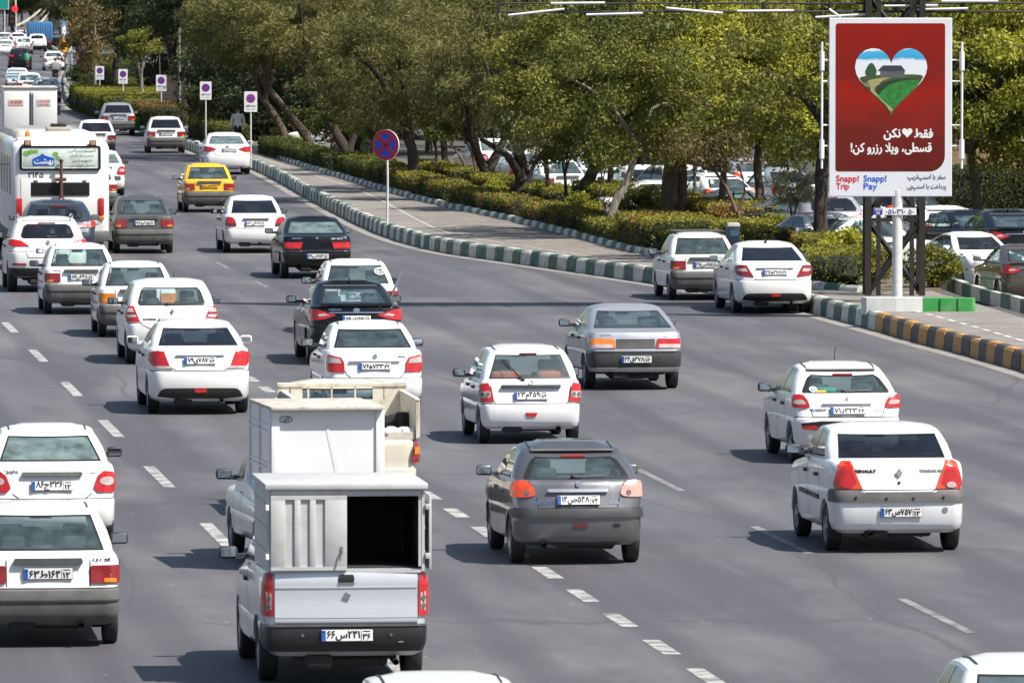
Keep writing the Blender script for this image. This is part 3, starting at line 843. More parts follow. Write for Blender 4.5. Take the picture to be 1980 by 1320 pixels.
SP['tiba'] = spec(name='sedan_car', W=1.66, ro=.78, wb=2.35, fo=.80, tr=.285, tw=.17, rc=(.17, .22), bow=.09,
        rows=rows_std(.28, .62, 1.04, .82, ledge=.02, lean=.10), bump=(1, 5),
        belt=dict(yr=-.28, yf=2.0, hw=.74, z=1.06, rc=(.09, .28)), roof=dict(yr=.42, yf=1.45, hw=.58, z=1.43, rc=(.08, .12)),
        gutters=True, glass=GLASS_T, plate=(0, .79), handle_z=.88,
        fit=[('taillight', L_RED, smooth_poly([(.50, .70), (.86, .70), (.88, .80), (.84, .95), (.60, .97)], 1), dict(key='tl')),
             ('reversing_light', L_CLEAR, ell(.70, .84, .10, .055), dict(off=.020, th=.006, par='tl')),
             ('boot_handle', PLASTIC_G, rrect(-.38, .905, .38, .955, .02), dict(mirror=False, th=.03))],
        gaps=[[(.0, .625), (.42, .625), (.50, .69)], [(.60, .97), (.61, 1.03)]])
SP['saina'] = spec(name='sedan_car', W=1.66, ro=.78, wb=2.35, fo=.80, tr=.285, tw=.17, rc=(.18, .24), bow=.10,
        rows=rows_std(.28, .60, 1.05, .82, ledge=.02, lean=.10), bump=(1, 5),
        belt=dict(yr=-.28, yf=2.0, hw=.74, z=1.07, rc=(.09, .28)), roof=dict(yr=.42, yf=1.45, hw=.59, z=1.435, rc=(.08, .12)),
        gutters=True, plate=(0, .80), handle_z=.90, frit=(.05, .05, .35),
        fit=[('taillight', L_RED, [(.50, .70), (.80, .70), (.84, .74), (.84, .92), (.78, .98), (.56, .94), (.51, .86)], dict(key='tl')),
             ('reversing_light', L_CLEAR, [(.55, .84), (.80, .85), (.80, .92), (.77, .95), (.58, .915)], dict(off=.020, th=.006, par='tl')),
             ('boot_trim', P_WHITE, rrect(-.42, .875, .42, .90, .01), dict(mirror=False, th=.03)),
             ('badge', CHROME, ell(0, .955, .035, .035), dict(mirror=False)),
             ('fuel_flap', GAP, ell(1.02, .74, .025, .04), dict(mirror=False, th=.002))],
        gaps=[[(0, .605), (.40, .605), (.47, .66), (.495, .72)]])
SP['hatch'] = spec(name='hatchback_car', W=1.605, ro=.56, wb=2.345, fo=.80, tr=.278, tw=.165, rc=(.14, .18), bow=.06,
        rows=rows_std(.28, .62, .985, .80, ledge=.02, lean=.10), bump=(1, 5),
        belt=dict(yr=-.37, yf=2.02, hw=.745, z=.99, rc=(.10, .20)), roof=dict(yr=-.02, yf=1.52, hw=.585, z=1.43, rc=(.09, .14), drop=.05),
        gutters=True, exhaust=.42, plate=(0, .75), handle_z=.84, shelf=.30, frit=(.04, .03, .2), seat_red=True,
        wiper=(-.12, -.05, -.40, .72), brake3=(0, .965, .27, L_DRED),
        fit=[('taillight', L_RED, [(.585, .66), (.86, .64), (.86, .80), (.80, .92), (.66, .94), (.62, .86)], dict(key='tl')),
             ('reversing_light', L_CLEAR, rrect(.625, .715, .79, .815, .03), dict(off=.020, th=.006, par='tl')),
             ('lamp_socket', PLASTIC_G, ell(.665, .765, .028, .035), dict(off=.03, th=.003, par='tl')),
             ('lamp_socket', PLASTIC_G, ell(.745, .765, .028, .035), dict(off=.03, th=.003, par='tl', key='ls2')),
             ('boot_handle', PLASTIC, rrect(-.46, .86, .46, .905, .015), dict(mirror=False, th=.035)),
             ('badge', STEEL, ell(0, .945, .032, .03), dict(mirror=False)),
             ('fog_light', L_RED, [(-.09, .49), (-.065, .43), (.065, .43), (.09, .49)], dict(mirror=False))],
        gaps=[[(.0, .625), (.55, .625), (.58, .66), (.62, .90), (.66, .99)]])
H206 = dict(name='hatchback_car', W=1.652, ro=.62, wb=2.442, fo=.78, tr=.292, tw=.18, rc=(.29, .34), bow=.12,
        rows=rows_std(.29, .69, 1.045, .82, ledge=.02, lean=.13, lid=.05), bump=(1, 5),
        belt=dict(yr=-.40, yf=2.12, hw=.775, z=1.02, rc=(.09, .28)), roof=dict(yr=.06, yf=1.50, hw=.605, z=1.405, rc=(.10, .24), drop=.11),
        gutters=True, exhaust=-.43, plate=(0, .80), handle_z=.86, shelf=.34, gbow=.09, wr=.055, v=(.03, .95), frit=(.09, .05, .75),
        brake3=(0, .985, .30, L_RED), wiper=(-.05, .10, .36, .16), rim=1)
SP['h206'] = spec(**H206, paint=P_GREY, mirror_mat=P_GREY, handle_mat=P_GREY)
SP['h206']['fit'] = [
             ('taillight', (L_PINK, L_ORR), smooth_poly([(.515, .83), (.86, .83), (.93, .92), (.90, 1.00), (.66, 1.035), (.555, .97)], 2), dict(key='tl')),
             ('lamp_socket', PLASTIC_G, ell(.63, .88, .032, .035), dict(off=.020, th=.004, par='tl')),
             ('boot_handle', P_SILVER, rrect(-.37, .885, .37, .925, .018), dict(mirror=False, th=.035)),
             ('bumper_strip', PLASTIC, rrect(-1.02, .585, 1.02, .685, .04), dict(mirror=False, th=.022, par='bumper')),
             ('fog_light', L_SMOKE, ell(.02, .50, .10, .035), dict(mirror=False)), ('tow_cover', BLACKM, ell(.47, .49, .05, .025), dict(mirror=False, th=.004)),
             ('badge', CHROME, ell(0, .985, .028, .036), dict(mirror=False))]
SP['h206']['gaps'] = [[(.0, .70), (.49, .70), (.515, .83)], [(.56, .97), (.60, 1.03)]]
SP['h207'] = spec(**H206)
SP['h207']['aerial'] = (0.05, 1.2, .22, .10)
SP['h207']['fit'] = [
             ('taillight', L_RED, smooth_poly([(.555, .82), (.93, .85), (.95, .95), (.86, 1.01), (.66, 1.03), (.585, .93)], 1), dict(key='tl')),
             ('reversing_light', L_CLEAR, smooth_poly([(.60, .875), (.78, .885), (.80, .94), (.66, .955)], 1), dict(off=.020, th=.004, par='tl')),
             ('boot_handle', P_WHITE, rrect(-.37, .885, .37, .91, .012), dict(mirror=False, th=.03)),
             ('bumper_insert', BLACKM, smooth_poly([(-.66, .50), (.66, .50), (.72, .64), (-.72, .64)], 1), dict(mirror=False, th=.008, par='bumper')),
             ('reflector', L_RED, rect(.46, .525, .66, .575), dict(off=.018)), ('badge', STEEL, ell(0, .97, .02, .03), dict(mirror=False))]
SP['h207']['gaps'] = [[(.0, .70), (.52, .70), (.555, .82)], [(.585, .95), (.62, 1.03)]]
SP['logan'] = spec(name='sedan_car', W=1.74, ro=.74, wb=2.63, fo=.83, tr=.305, tw=.185, rc=(.14, .20), bow=.06, fin=False,
        rows=rows_std(.30, .79, 1.14, .88, ledge=.02, lean=.06), bump=(1, 5), mid=None,
        belt=dict(yr=-.13, yf=2.25, hw=.80, z=1.15, rc=(.12, .26)), roof=dict(yr=.42, yf=1.62, hw=.69, z=1.50, rc=(.075, .12), drop=.05),
        glass=GLASS_D, sglass=GLASS_D, exhaust=-.36, plate=(.02, .52), handle_z=.93, rub=.62, rim=1, shelf=.42, frit=(.02, .02, .1), **SF3)
SP['logan']['fit'] = [('taillight', L_ORR, [(.46, .80), (.80, .80), (.83, .86), (.74, 1.12), (.69, 1.155), (.60, 1.15)], dict(key='tl')),
             ('brake_lens', L_RED, [(.53, .88), (.60, .82), (.79, .82), (.815, .87), (.76, 1.02), (.66, 1.13), (.615, 1.12)], dict(off=.020, th=.004, par='tl')),
             ('reversing_light', (L_CLEAR, L_RED), ell(.66, .85, .06, .04), dict(off=.028, th=.004, par='tl')),
             ('bumper_strip', PLASTIC_G, [(-1.05, .645), (1.05, .645), (1.05, .785), (.50, .785), (.44, .755), (-.44, .755), (-.50, .785), (-1.05, .785)], dict(mirror=False, th=.020, par='bumper')),
             ('parking_sensor', BLACKM, ell(.17, .69, .017, .017), dict(off=.03, th=.003)), ('parking_sensor', BLACKM, ell(.55, .70, .017, .017), dict(off=.03, th=.003, key='ps2')),
             ('tow_cover', STEEL, ell(.58, .545, .035, .035), dict(mirror=False, th=.004)),
             ('badge', CHROME, [(0, .95), (.045, 1.005), (0, 1.06), (-.045, 1.005)], dict(mirror=False)), ('boot_lock', BLACKM, ell(0, .885, .018, .018), dict(mirror=False, th=.005))]
SP['logan']['gaps'] = [[(0, .765), (.42, .765), (.47, .80), (.60, 1.13)]]
SP['sandero'] = spec(name='hatchback_car', W=1.74, ro=.64, wb=2.59, fo=.80, tr=.305, tw=.185, rc=(.18, .26), bow=.10,
        rows=rows_std(.30, .76, 1.08, .88, ledge=.02, lean=.12), bump=(1, 5),
        belt=dict(yr=-.42, yf=2.22, hw=.80, z=1.08, rc=(.15, .26)), roof=dict(yr=.02, yf=1.60, hw=.66, z=1.50, rc=(.13, .20), drop=.07),
        plate=(0, .80), handle_z=.92, shelf=.32, wr=.05, frit=(.06, .06, .4), wiper=(-.08, .06, .42, .12), glass=GLASS,
        aerial=(.15, 1.35, .12, .05),
        fit=[('taillight', L_RED, [(.60, .80), (.86, .79), (.94, .86), (.90, 1.08), (.80, 1.22), (.74, 1.24), (.70, 1.05)], dict(key='tl')),
             ('reversing_light', L_CLEAR, [(.66, .88), (.82, .87), (.85, .92), (.82, 1.03), (.74, 1.04)], dict(off=.020, th=.005, par='tl')),
             ('brake_band', L_DRED, [(.67, .93), (.84, .93), (.83, .97), (.69, .97)], dict(off=.027, th=.003, par='tl')),
             ('badge', CHROME, [(0, .93), (.04, .98), (0, 1.03), (-.04, .98)], dict(mirror=False))],
        gaps=[[(0, .66), (.38, .66), (.56, .74), (.60, .80)], [(.70, 1.05), (.73, 1.09)]])
def sedan_dena(**k):
    d = spec(name='sedan_car', W=1.72, ro=.86, wb=2.67, fo=.88, tr=.31, tw=.195, rc=(.22, .30), bow=.11, rise=2.0,
        rows=rows_std(.27, .72, 1.09, .84, ledge=.02, lean=.10), bump=(1, 5),
        belt=dict(yr=-.36, yf=2.25, hw=.775, z=1.11, rc=(.11, .34)), roof=dict(yr=.48, yf=1.60, hw=.60, z=1.45, rc=(.075, .14), drop=.06),
        glass=GLASS_D, sglass=GLASS_D, plate=(0, .895), handle_z=.93, rim=2, shelf=.5, frit=(.03, .03, .15), mirror_mat=P_WHITE,
        fit=[('taillight', L_RED, [(.50, .80), (.78, .80), (.95, .90), (.97, 1.01), (.70, 1.045), (.59, 1.035)], dict(key='tl')),
             ('reversing_light', L_CLEAR, [(.44, .765), (.74, .765), (.80, .80), (.475, .80)], dict(off=.010, th=.014, par='tl')),
             ('boot_trim', CHROME, rrect(-.40, .965, .40, .982, .005), dict(mirror=False, th=.018)),
             ('bumper_insert', BLACKM, smooth_poly([(-.74, .28), (.74, .28), (.64, .42), (.56, .445), (-.56, .445), (-.64, .42)], 1), dict(mirror=False, th=.010, par='bumper')),
             ('fog_light', L_RED, rrect(-.10, .375, .10, .435, .01), dict(mirror=False, off=.018))],
        gaps=[[(0, .73), (.40, .73), (.44, .765)], [(.60, 1.03), (.61, 1.08)]])
    d.update(k); return d
SP['dena'] = sedan_dena()
SP['dena2'] = sedan_dena(fin=True, sglass=GLASS_S)
SP['dena2']['fit'] = [('taillight', L_DRED, [(.46, .79), (.80, .82), (.99, .93), (1.0, 1.0), (.72, 1.04), (.60, 1.03)], dict(key='tl')),
             ('reversing_light', L_CLEAR, [(.58, .90), (.78, .91), (.82, .96), (.62, .975)], dict(off=.020, th=.004, par='tl'))] + SP['dena']['fit'][2:]
def s405(**k):
    d = spec(name='sedan_car', W=1.705, ro=.90, wb=2.67, fo=.82, tr=.298, tw=.185, rc=(.12, .22), bow=.06,
        rows=rows_std(.34, .675, 1.02, .80, ledge=.05, lean=.10), bump=(0, 5), bump_mat=PLASTIC,
        belt=dict(yr=-.40, yf=2.25, hw=.775, z=1.06, rc=(.085, .30)), roof=dict(yr=.50, yf=1.50, hw=.60, z=1.395, rc=(.075, .16), drop=.05),
        exhaust=-.45, plate=(0, .545), handle_z=.87, shelf=.55, yseat=1.1, frit=(.03, .03, .12), **SF4)
    d.update(k); return d
SP['s405'] = s405(paint=P_SILVER)
SP['s405']['fit'] = [('taillight', (L_RED, L_AMB), [(.345, .735), (.80, .735), (.80, .895), (.385, .895)], dict(key='tl')),
             ('reversing_light', L_CLEAR, [(.40, .735), (.80, .735), (.80, .80), (.41, .80)], dict(off=.018, th=.004, par='tl')),
             ('ribbed_panel', PLASTIC_G, rect(-.335, .735, .335, .892), dict(mirror=False, off=.0, th=.014)),
             ('bumper_strip', P_SILVER, rect(-.97, .335, .97, .40), dict(mirror=False, th=.008, par='bumper')),
             ('bumper_trim', CHROME, rect(-.95, .655, .95, .668), dict(mirror=False, th=.008, par='bumper', key='bt'))] + \
             [('panel_rib', BLACKM, rect(-.33, z, .33, z + .007), dict(mirror=False, off=.014, th=.004, par='ribbed_panel', key='r%d' % i)) for i, z in enumerate((.755, .785, .815, .845, .872))]
SP['s405b'] = s405(paint=P_BLACK, bump_mat=P_BLACK)
SP['s405b']['fit'] = [('taillight', L_RED, [(.40, .71), (.52, .74), (.80, .74), (.80, .87), (.345, .87)], dict(key='tl')),
             ('lamp_base', L_SMOKE, [(.41, .70), (.80, .70), (.80, .735), (.52, .735)], dict(par='tl')),
             ('bumper_trim', CHROME, rect(-.95, .655, .95, .668), dict(mirror=False, th=.008, par='bumper', key='bt')),
             ('badge', CHROME, ell(0, .965, .03, .02), dict(mirror=False))]
SP['s405b']['gaps'] = [[(.40, .68), (.40, .70)]]
SP['fast'] = spec(name='sedan_car', W=1.79, ro=.92, wb=2.70, fo=.92, tr=.325, tw=.205, rc=(.24, .32), bow=.13, rise=2.0, paint=P_BLACK,
        rows=rows_std(.28, .72, 1.10, .84, ledge=.02, lean=.09), bump=(1, 5), mirror_mat=P_BLACK, handle_mat=CHROME,
        belt=dict(yr=-.42, yf=2.35, hw=.785, z=1.11, rc=(.13, .42)), roof=dict(yr=.58, yf=1.60, hw=.60, z=1.46, rc=(.10, .20), drop=.07),
        plate=(0, .865), handle_z=.95, fin=True, rim=2, shelf=.5, wr=.03, glass=GLASS, frit=(.05, .05, .5),
        fit=[('taillight', L_RED, [(.37, .93), (.60, .85), (.97, .82), (1.05, .98), (1.02, 1.04), (.72, 1.03)], dict(key='tl')),
             ('reversing_light', L_CLEAR, [(.50, .925), (.68, .90), (.72, .935), (.60, .965)], dict(off=.020, th=.004, par='tl')),
             ('boot_trim', CHROME, rrect(-.50, .965, .50, .985, .006), dict(mirror=False, th=.02)),
             ('badge', CHROME, ell(0, 1.02, .065, .035), dict(mirror=False)),
             ('boot_lip', P_BLACK, rrect(-.66, 1.065, .66, 1.095, .01), dict(mirror=False, th=.05))],
        gaps=[[(0, .73), (.42, .73), (.56, .85)]])
SP['suv'] = spec(name='suv_car', W=1.85, ro=.85, wb=2.67, fo=.88, tr=.35, tw=.215, rc=(.24, .32), bow=.12,
        rows=rows_std(.40, .92, 1.22, .98, ledge=.02, lean=.16), bump=(1, 5),
        belt=dict(yr=-.54, yf=2.30, hw=.84, z=1.21, rc=(.20, .40)), roof=dict(yr=-.06, yf=1.55, hw=.66, z=1.64, rc=(.15, .30), drop=.08),
        plate=(0, .97), handle_z=1.02, shelf=.4, wr=.08, glass=GLASS_D, sglass=GLASS_D, frit=(.04, .04, .3), wiper=(-.02, .10, .22, .13),
        brake3=(0, .985, .40, L_DRED), rim=1, yseat=.95, bump_mat=P_WHITE,
        fit=[('taillight', L_RED, [(.43, 1.05), (.80, 1.05), (1.02, 1.10), (1.04, 1.19), (.80, 1.20), (.60, 1.17)], dict(key='tl')),
             ('bumper_insert', BLACKM, rrect(-1.05, .36, 1.05, .56, .03), dict(mirror=False, th=.012, par='bumper')),
             ('reflector', L_DRED, rrect(.50, .62, .84, .67, .01), dict()), ('badge', CHROME, ell(0, 1.13, .05, .05), dict(mirror=False))],
        gaps=[[(0, .80), (.46, .80), (.52, .94), (.44, 1.05)]])
SP['cielo'] = spec(name='sedan_car', W=1.66, ro=.82, wb=2.52, fo=.88, tr=.285, tw=.175, rc=(.18, .24), bow=.08,
        rows=rows_std(.30, .64, 1.0, .80, ledge=.025, lean=.09), bump=(1, 5),
        belt=dict(yr=-.26, yf=2.1, hw=.73, z=1.02, rc=(.12, .30)), roof=dict(yr=.45, yf=1.5, hw=.565, z=1.42, rc=(.07, .12)),
        glass=GLASS_D, plate=(-.02, .78), handle_z=.85, mirror_mat=BLACKM, frit=(.02, .02, .1), exhaust=.1,
        fit=[('taillight', L_RED, smooth_poly([(.49, .70), (.80, .70), (.82, .86), (.74, .95), (.56, .93)], 1), dict(key='tl')),
             ('lamp_base', L_SMOKE, rect(.51, .71, .80, .78), dict(off=.018, th=.005, par='tl')),
             ('boot_handle', PLASTIC, rrect(-.34, .875, .34, .905, .01), dict(mirror=False, th=.03))],
        gaps=[[(0, .65), (.46, .65), (.49, .70)]])
SP['cerato'] = spec(name='sedan_car', W=1.77, ro=.90, wb=2.65, fo=.90, tr=.32, tw=.2, rc=(.24, .32), bow=.12,
        rows=rows_std(.28, .70, 1.08, .84, ledge=.02, lean=.10), bump=(1, 5), mirror_mat=P_WHITE,
        belt=dict(yr=-.36, yf=2.3, hw=.78, z=1.10, rc=(.12, .36)), roof=dict(yr=.55, yf=1.6, hw=.60, z=1.455, rc=(.09, .16)),
        plate=(.08, .90), handle_z=.94, exhaust=.5, rim=1, glass=GLASS_T, wr=.03,
        fit=[('taillight', L_RED, [(.40, .93), (.66, .83), (.98, .84), (1.06, .98), (.90, 1.03), (.60, 1.01)], dict(key='tl')),
             ('badge', CHROME, ell(.0, 1.02, .06, .03), dict(mirror=False))],
        gaps=[[(0, .70), (.42, .70), (.52, .88)]])

PROTO = {}
_STORE = []
def car(kind, px, py, label, plate=None, paintm=None, yaw=None, gl=None, group='cars driving up the carriageway', dyaw=0.0, z=0.0, driver=False, words=(), cat='car', yellow=False, drop=(), sg_=None, lens=None, size=1.0):
    """a car whose rear axle stands over the given pixel of the photograph"""
    sp = SP[kind]
    if kind not in PROTO:
        PROTO[kind] = build_car(sp); r = PROTO[kind]; r['_used'] = 0
    pr = PROTO[kind]
    r = copy_tree(pr); del r['_used']
    for c in list(r.children):
        if any(c.name.startswith(d) for d in drop): 
            for q in list(walk(c))[::-1]: bpy.data.objects.remove(q)
    r.location = G(px, py, z)
    r.rotation_euler.z = (ROADYAW if yaw is None else yaw) + dyaw
    r.scale = (size, size, size)
    if abs(r.rotation_euler.z) < .5:            # the pixel names the middle of the tail, the origin is the rear axle
        tail = r.location - Matrix.Rotation(r.rotation_euler.z, 3, 'Z') @ Vector((0, sp['ro'], 0))
        r.location.x += (px - CX) / FPX * tail.y - tail.x
    if not paintm and sp.get('paint', P_WHITE) is P_WHITE:
        _STORE.append(1); paintm = (P_WHITE, P_WHITE_B, P_WHITE_C)[(len(_STORE) * 7 + int(px)) % 3]
    rep = {}
    if paintm: rep[sp.get('paint', P_WHITE).name] = paintm
    if gl: rep[sp.get('glass', GLASS).name] = gl
    if sg_: rep[sp.get('sglass', GLASS_S).name] = sg_
    if lens: rep['lens_dark_red'] = lens
    if rep: repaint(r, rep)
    if plate: add_plate(r, plate, (r['plate_x'], r['plate_y'], r['plate_z']), r['plate_tilt'], yellow)
    for (w, size, x, zz, mt, wd) in words:
        p = sp['_b'].at(x if x else .001, zz, .003); p2 = sp['_b'].at(x if x else .001, zz + .03, .003)
        a, c = sp['_b'].at(x - .05, zz, .003), sp['_b'].at(x + .05, zz, .003)
        write(w, size, mt, r, p, -math.atan2(p2.y - p.y, .03), bold=.004, width=wd, rz=math.atan2(c.y - a.y, c.x - a.x), name='badge_lettering')
    for k in ('plate_x', 'plate_y', 'plate_z', 'plate_tilt'): del r[k]
    if driver: r['drv'] = sp.get('yseat', (sp['belt']['yr'] + sp['belt']['yf']) / 2 + .12); r['drvlab'] = driver
    tag(r, label, cat, group)
    return r
def drop_protos():
    for r in PROTO.values():
        for q in list(walk(r))[::-1]: bpy.data.objects.remove(q)
# ------------------------------------------------------------------ ground materials
def asphalt():
    m, nt, b = _mat('asphalt')
    tc = N(nt, 'ShaderNodeTexCoord')
    rot = N(nt, 'ShaderNodeMapping', vector_type='POINT'); rot.inputs['Rotation'].default_value = (0, 0, -ROADYAW)
    nt.links.new(tc.outputs['Object'], rot.inputs[0])
    st = N(nt, 'ShaderNodeMapping'); st.inputs['Scale'].default_value = (1.0, .022, 1.0); nt.links.new(rot.outputs[0], st.inputs[0])
    streak = N(nt, 'ShaderNodeTexNoise', i_Scale=.9, i_Detail=4.0, i_Roughness=.6); nt.links.new(st.outputs[0], streak.inputs['Vector'])
    pst = N(nt, 'ShaderNodeMapping'); pst.inputs['Scale'].default_value = (1.0, .25, 1.0); nt.links.new(rot.outputs[0], pst.inputs[0])
    patch = N(nt, 'ShaderNodeTexNoise', i_Scale=.35, i_Detail=6.0, i_Roughness=.62); nt.links.new(pst.outputs[0], patch.inputs['Vector'])
    gr = N(nt, 'ShaderNodeTexNoise', i_Scale=28.0, i_Detail=3.0, i_Roughness=.7); nt.links.new(tc.outputs['Object'], gr.inputs['Vector'])
    fleck = N(nt, 'ShaderNodeTexVoronoi', i_Scale=1.1); fleck.inputs['Randomness'].default_value = 1.0
    nt.links.new(tc.outputs['Object'], fleck.inputs['Vector'])
    def mix(a, fac, lo, hi, c, blend='MIX'):
        r = N(nt, 'ShaderNodeMapRange', i_1=lo, i_2=hi); nt.links.new(fac, r.inputs[0])
        x = N(nt, 'ShaderNodeMix', data_type='RGBA', blend_type=blend); nt.links.new(r.outputs[0], x.inputs[0])
        nt.links.new(a, x.inputs[6]); x.inputs[7].default_value = (*c, 1); return x.outputs[2]
    base = N(nt, 'ShaderNodeRGB'); base.outputs[0].default_value = (.106, .104, .114, 1)
    c = mix(base.outputs[0], streak.outputs['Fac'], .36, .68, (.068, .066, .075))
    c = mix(c, patch.outputs['Fac'], .46, .68, (.150, .144, .146))
    # hairline cracks and tar seams
    cv = N(nt, 'ShaderNodeMapping'); cv.inputs['Scale'].default_value = (.16, .045, 1.0); nt.links.new(rot.outputs[0], cv.inputs[0])
    wob = N(nt, 'ShaderNodeTexNoise', i_Scale=3.0, i_Detail=4.0); nt.links.new(cv.outputs[0], wob.inputs['Vector'])
    ad = N(nt, 'ShaderNodeMix', data_type='VECTOR'); ad.inputs[0].default_value = .12; nt.links.new(cv.outputs[0], ad.inputs[4]); nt.links.new(wob.outputs['Color'], ad.inputs[5])
    cr = N(nt, 'ShaderNodeTexVoronoi', feature='DISTANCE_TO_EDGE', i_Scale=1.0); nt.links.new(ad.outputs[1], cr.inputs['Vector'])
    r = N(nt, 'ShaderNodeMapRange', i_1=.006, i_2=.0, i_3=0.0, i_4=.85); nt.links.new(cr.outputs['Distance'], r.inputs[0])
    x = N(nt, 'ShaderNodeMix', data_type='RGBA'); nt.links.new(r.outputs[0], x.inputs[0]); nt.links.new(c, x.inputs[6]); x.inputs[7].default_value = (.075, .072, .072, 1)
    c = mix(x.outputs[2], fleck.outputs['Distance'], .045, .02, (.32, .31, .30))
    # oil and rubber worn into the middle of each lane
    sx = N(nt, 'ShaderNodeSeparateXYZ'); nt.links.new(rot.outputs[0], sx.inputs[0])
    ww = N(nt, 'ShaderNodeTexNoise', i_Scale=.06, i_Detail=3.0); nt.links.new(tc.outputs['Object'], ww.inputs['Vector'])
    sc_ = N(nt, 'ShaderNodeMath', operation='MULTIPLY_ADD'); nt.links.new(ww.outputs['Fac'], sc_.inputs[0]); sc_.inputs[1].default_value = .5; nt.links.new(sx.outputs[0], sc_.inputs[2])
    fr_ = N(nt, 'ShaderNodeMath', operation='MULTIPLY'); nt.links.new(sc_.outputs[0], fr_.inputs[0]); fr_.inputs[1].default_value = 2 * math.pi / 1.775
    si = N(nt, 'ShaderNodeMath', operation='SINE'); nt.links.new(fr_.outputs[0], si.inputs[0])
    am = N(nt, 'ShaderNodeMath', operation='MULTIPLY'); nt.links.new(si.outputs[0], am.inputs[0]); nt.links.new(streak.outputs['Fac'], am.inputs[1])
    c = mix(c, am.outputs[0], .10, .70, (.074, .072, .080))
    r2 = N(nt, 'ShaderNodeMapRange', i_1=.3, i_2=.7, i_3=.72, i_4=1.30); nt.links.new(gr.outputs['Fac'], r2.inputs[0])
    ml = N(nt, 'ShaderNodeVectorMath', operation='SCALE'); nt.links.new(c, ml.inputs[0]); nt.links.new(r2.outputs[0], ml.inputs['Scale'])
    nt.links.new(ml.outputs[0], b.inputs['Base Color'])
    b.inputs['Roughness'].default_value = .62; b.inputs['Specular IOR Level'].default_value = .42
    bp = N(nt, 'ShaderNodeBump', i_Strength=.5, i_Distance=.012); nt.links.new(gr.outputs['Fac'], bp.inputs['Height']); nt.links.new(bp.outputs[0], b.inputs['Normal'])
    return m
def worn(name, col, under, lo=.50, hi=.72, scale=3.0, rough=.65):
    """old paint with the surface below showing through"""
    m, nt, b = _mat(name)
    tc = N(nt, 'ShaderNodeTexCoord'); nz = N(nt, 'ShaderNodeTexNoise', i_Scale=scale, i_Detail=8.0, i_Roughness=.75)
    nt.links.new(tc.outputs['Object'], nz.inputs['Vector'])
    r = N(nt, 'ShaderNodeMapRange', i_1=lo, i_2=hi); nt.links.new(nz.outputs['Fac'], r.inputs[0])
    x = N(nt, 'ShaderNodeMix', data_type='RGBA'); nt.links.new(r.outputs[0], x.inputs[0])
    x.inputs[6].default_value = (*col, 1); x.inputs[7].default_value = (*under, 1)
    nt.links.new(x.outputs[2], b.inputs['Base Color']); b.inputs['Roughness'].default_value = rough
    return m
def paving(name, col, sx=.4, sy=.4, mortar=.012, var=.12):
    m, nt, b = _mat(name)
    tc = N(nt, 'ShaderNodeTexCoord'); rot = N(nt, 'ShaderNodeMapping'); rot.inputs['Rotation'].default_value = (0, 0, -ROADYAW)
    nt.links.new(tc.outputs['Object'], rot.inputs[0])
    br = N(nt, 'ShaderNodeTexBrick'); br.offset = .5
    br.inputs['Scale'].default_value = 1.0; br.inputs['Brick Width'].default_value = sx; br.inputs['Row Height'].default_value = sy; br.inputs['Mortar Size'].default_value = mortar
    br.inputs['Color1'].default_value = (*[c * (1 - var) for c in col], 1); br.inputs['Color2'].default_value = (*[c * (1 + var) for c in col], 1)
    br.inputs['Mortar'].default_value = (*[c * .72 for c in col], 1)
    nt.links.new(rot.outputs[0], br.inputs['Vector'])
    nz = N(nt, 'ShaderNodeTexNoise', i_Scale=.8, i_Detail=7.0, i_Roughness=.7); nt.links.new(tc.outputs['Object'], nz.inputs['Vector'])
    r = N(nt, 'ShaderNodeMapRange', i_1=.3, i_2=.7, i_3=.78, i_4=1.15); nt.links.new(nz.outputs['Fac'], r.inputs[0])
    ml = N(nt, 'ShaderNodeVectorMath', operation='SCALE'); nt.links.new(br.outputs['Color'], ml.inputs[0]); nt.links.new(r.outputs[0], ml.inputs['Scale'])
    nt.links.new(ml.outputs[0], b.inputs['Base Color']); b.inputs['Roughness'].default_value = .8
    return m
ASPH = asphalt()
MARK = worn('lane_paint', (.42, .42, .40), (.14, .138, .14), .44, .60, 2.6)
MARKF = worn('lane_paint_faded', (.27, .265, .26), (.12, .118, .12), .42, .60, 2.0)
K_GREEN = worn('kerb_green', (.030, .115, .070), (.22, .22, .19), .48, .70, 3.2)
K_WHITE = worn('kerb_white', (.60, .60, .56), (.27, .25, .22), .46, .70, 3.0)
K_OCHRE = worn('kerb_ochre', (.50, .26, .065), (.26, .19, .12), .54, .74, 3.2)
K_DARK = worn('kerb_dark', (.060, .062, .066), (.20, .18, .16), .56, .76, 3.2)
PAVE = paving('pavement_slabs', (.225, .205, .185), .6, .4, .014)
PAVE2 = paving('pavement_tiles', (.215, .192, .168), .25, .25, .016, .22)
CONC = plain('concrete', (.34, .32, .29), .85, var=.2, vscale=2.5)
SOIL = plain('garden_soil', (.13, .105, .07), .95, var=.35, vscale=1.5)
DUST = plain('gutter_dust', (.24, .22, .20), .9, var=.25, vscale=1.2)
LOT = plain('car_park_asphalt', (.075, .072, .07), .85, var=.25, vscale=.6)
SH = .34
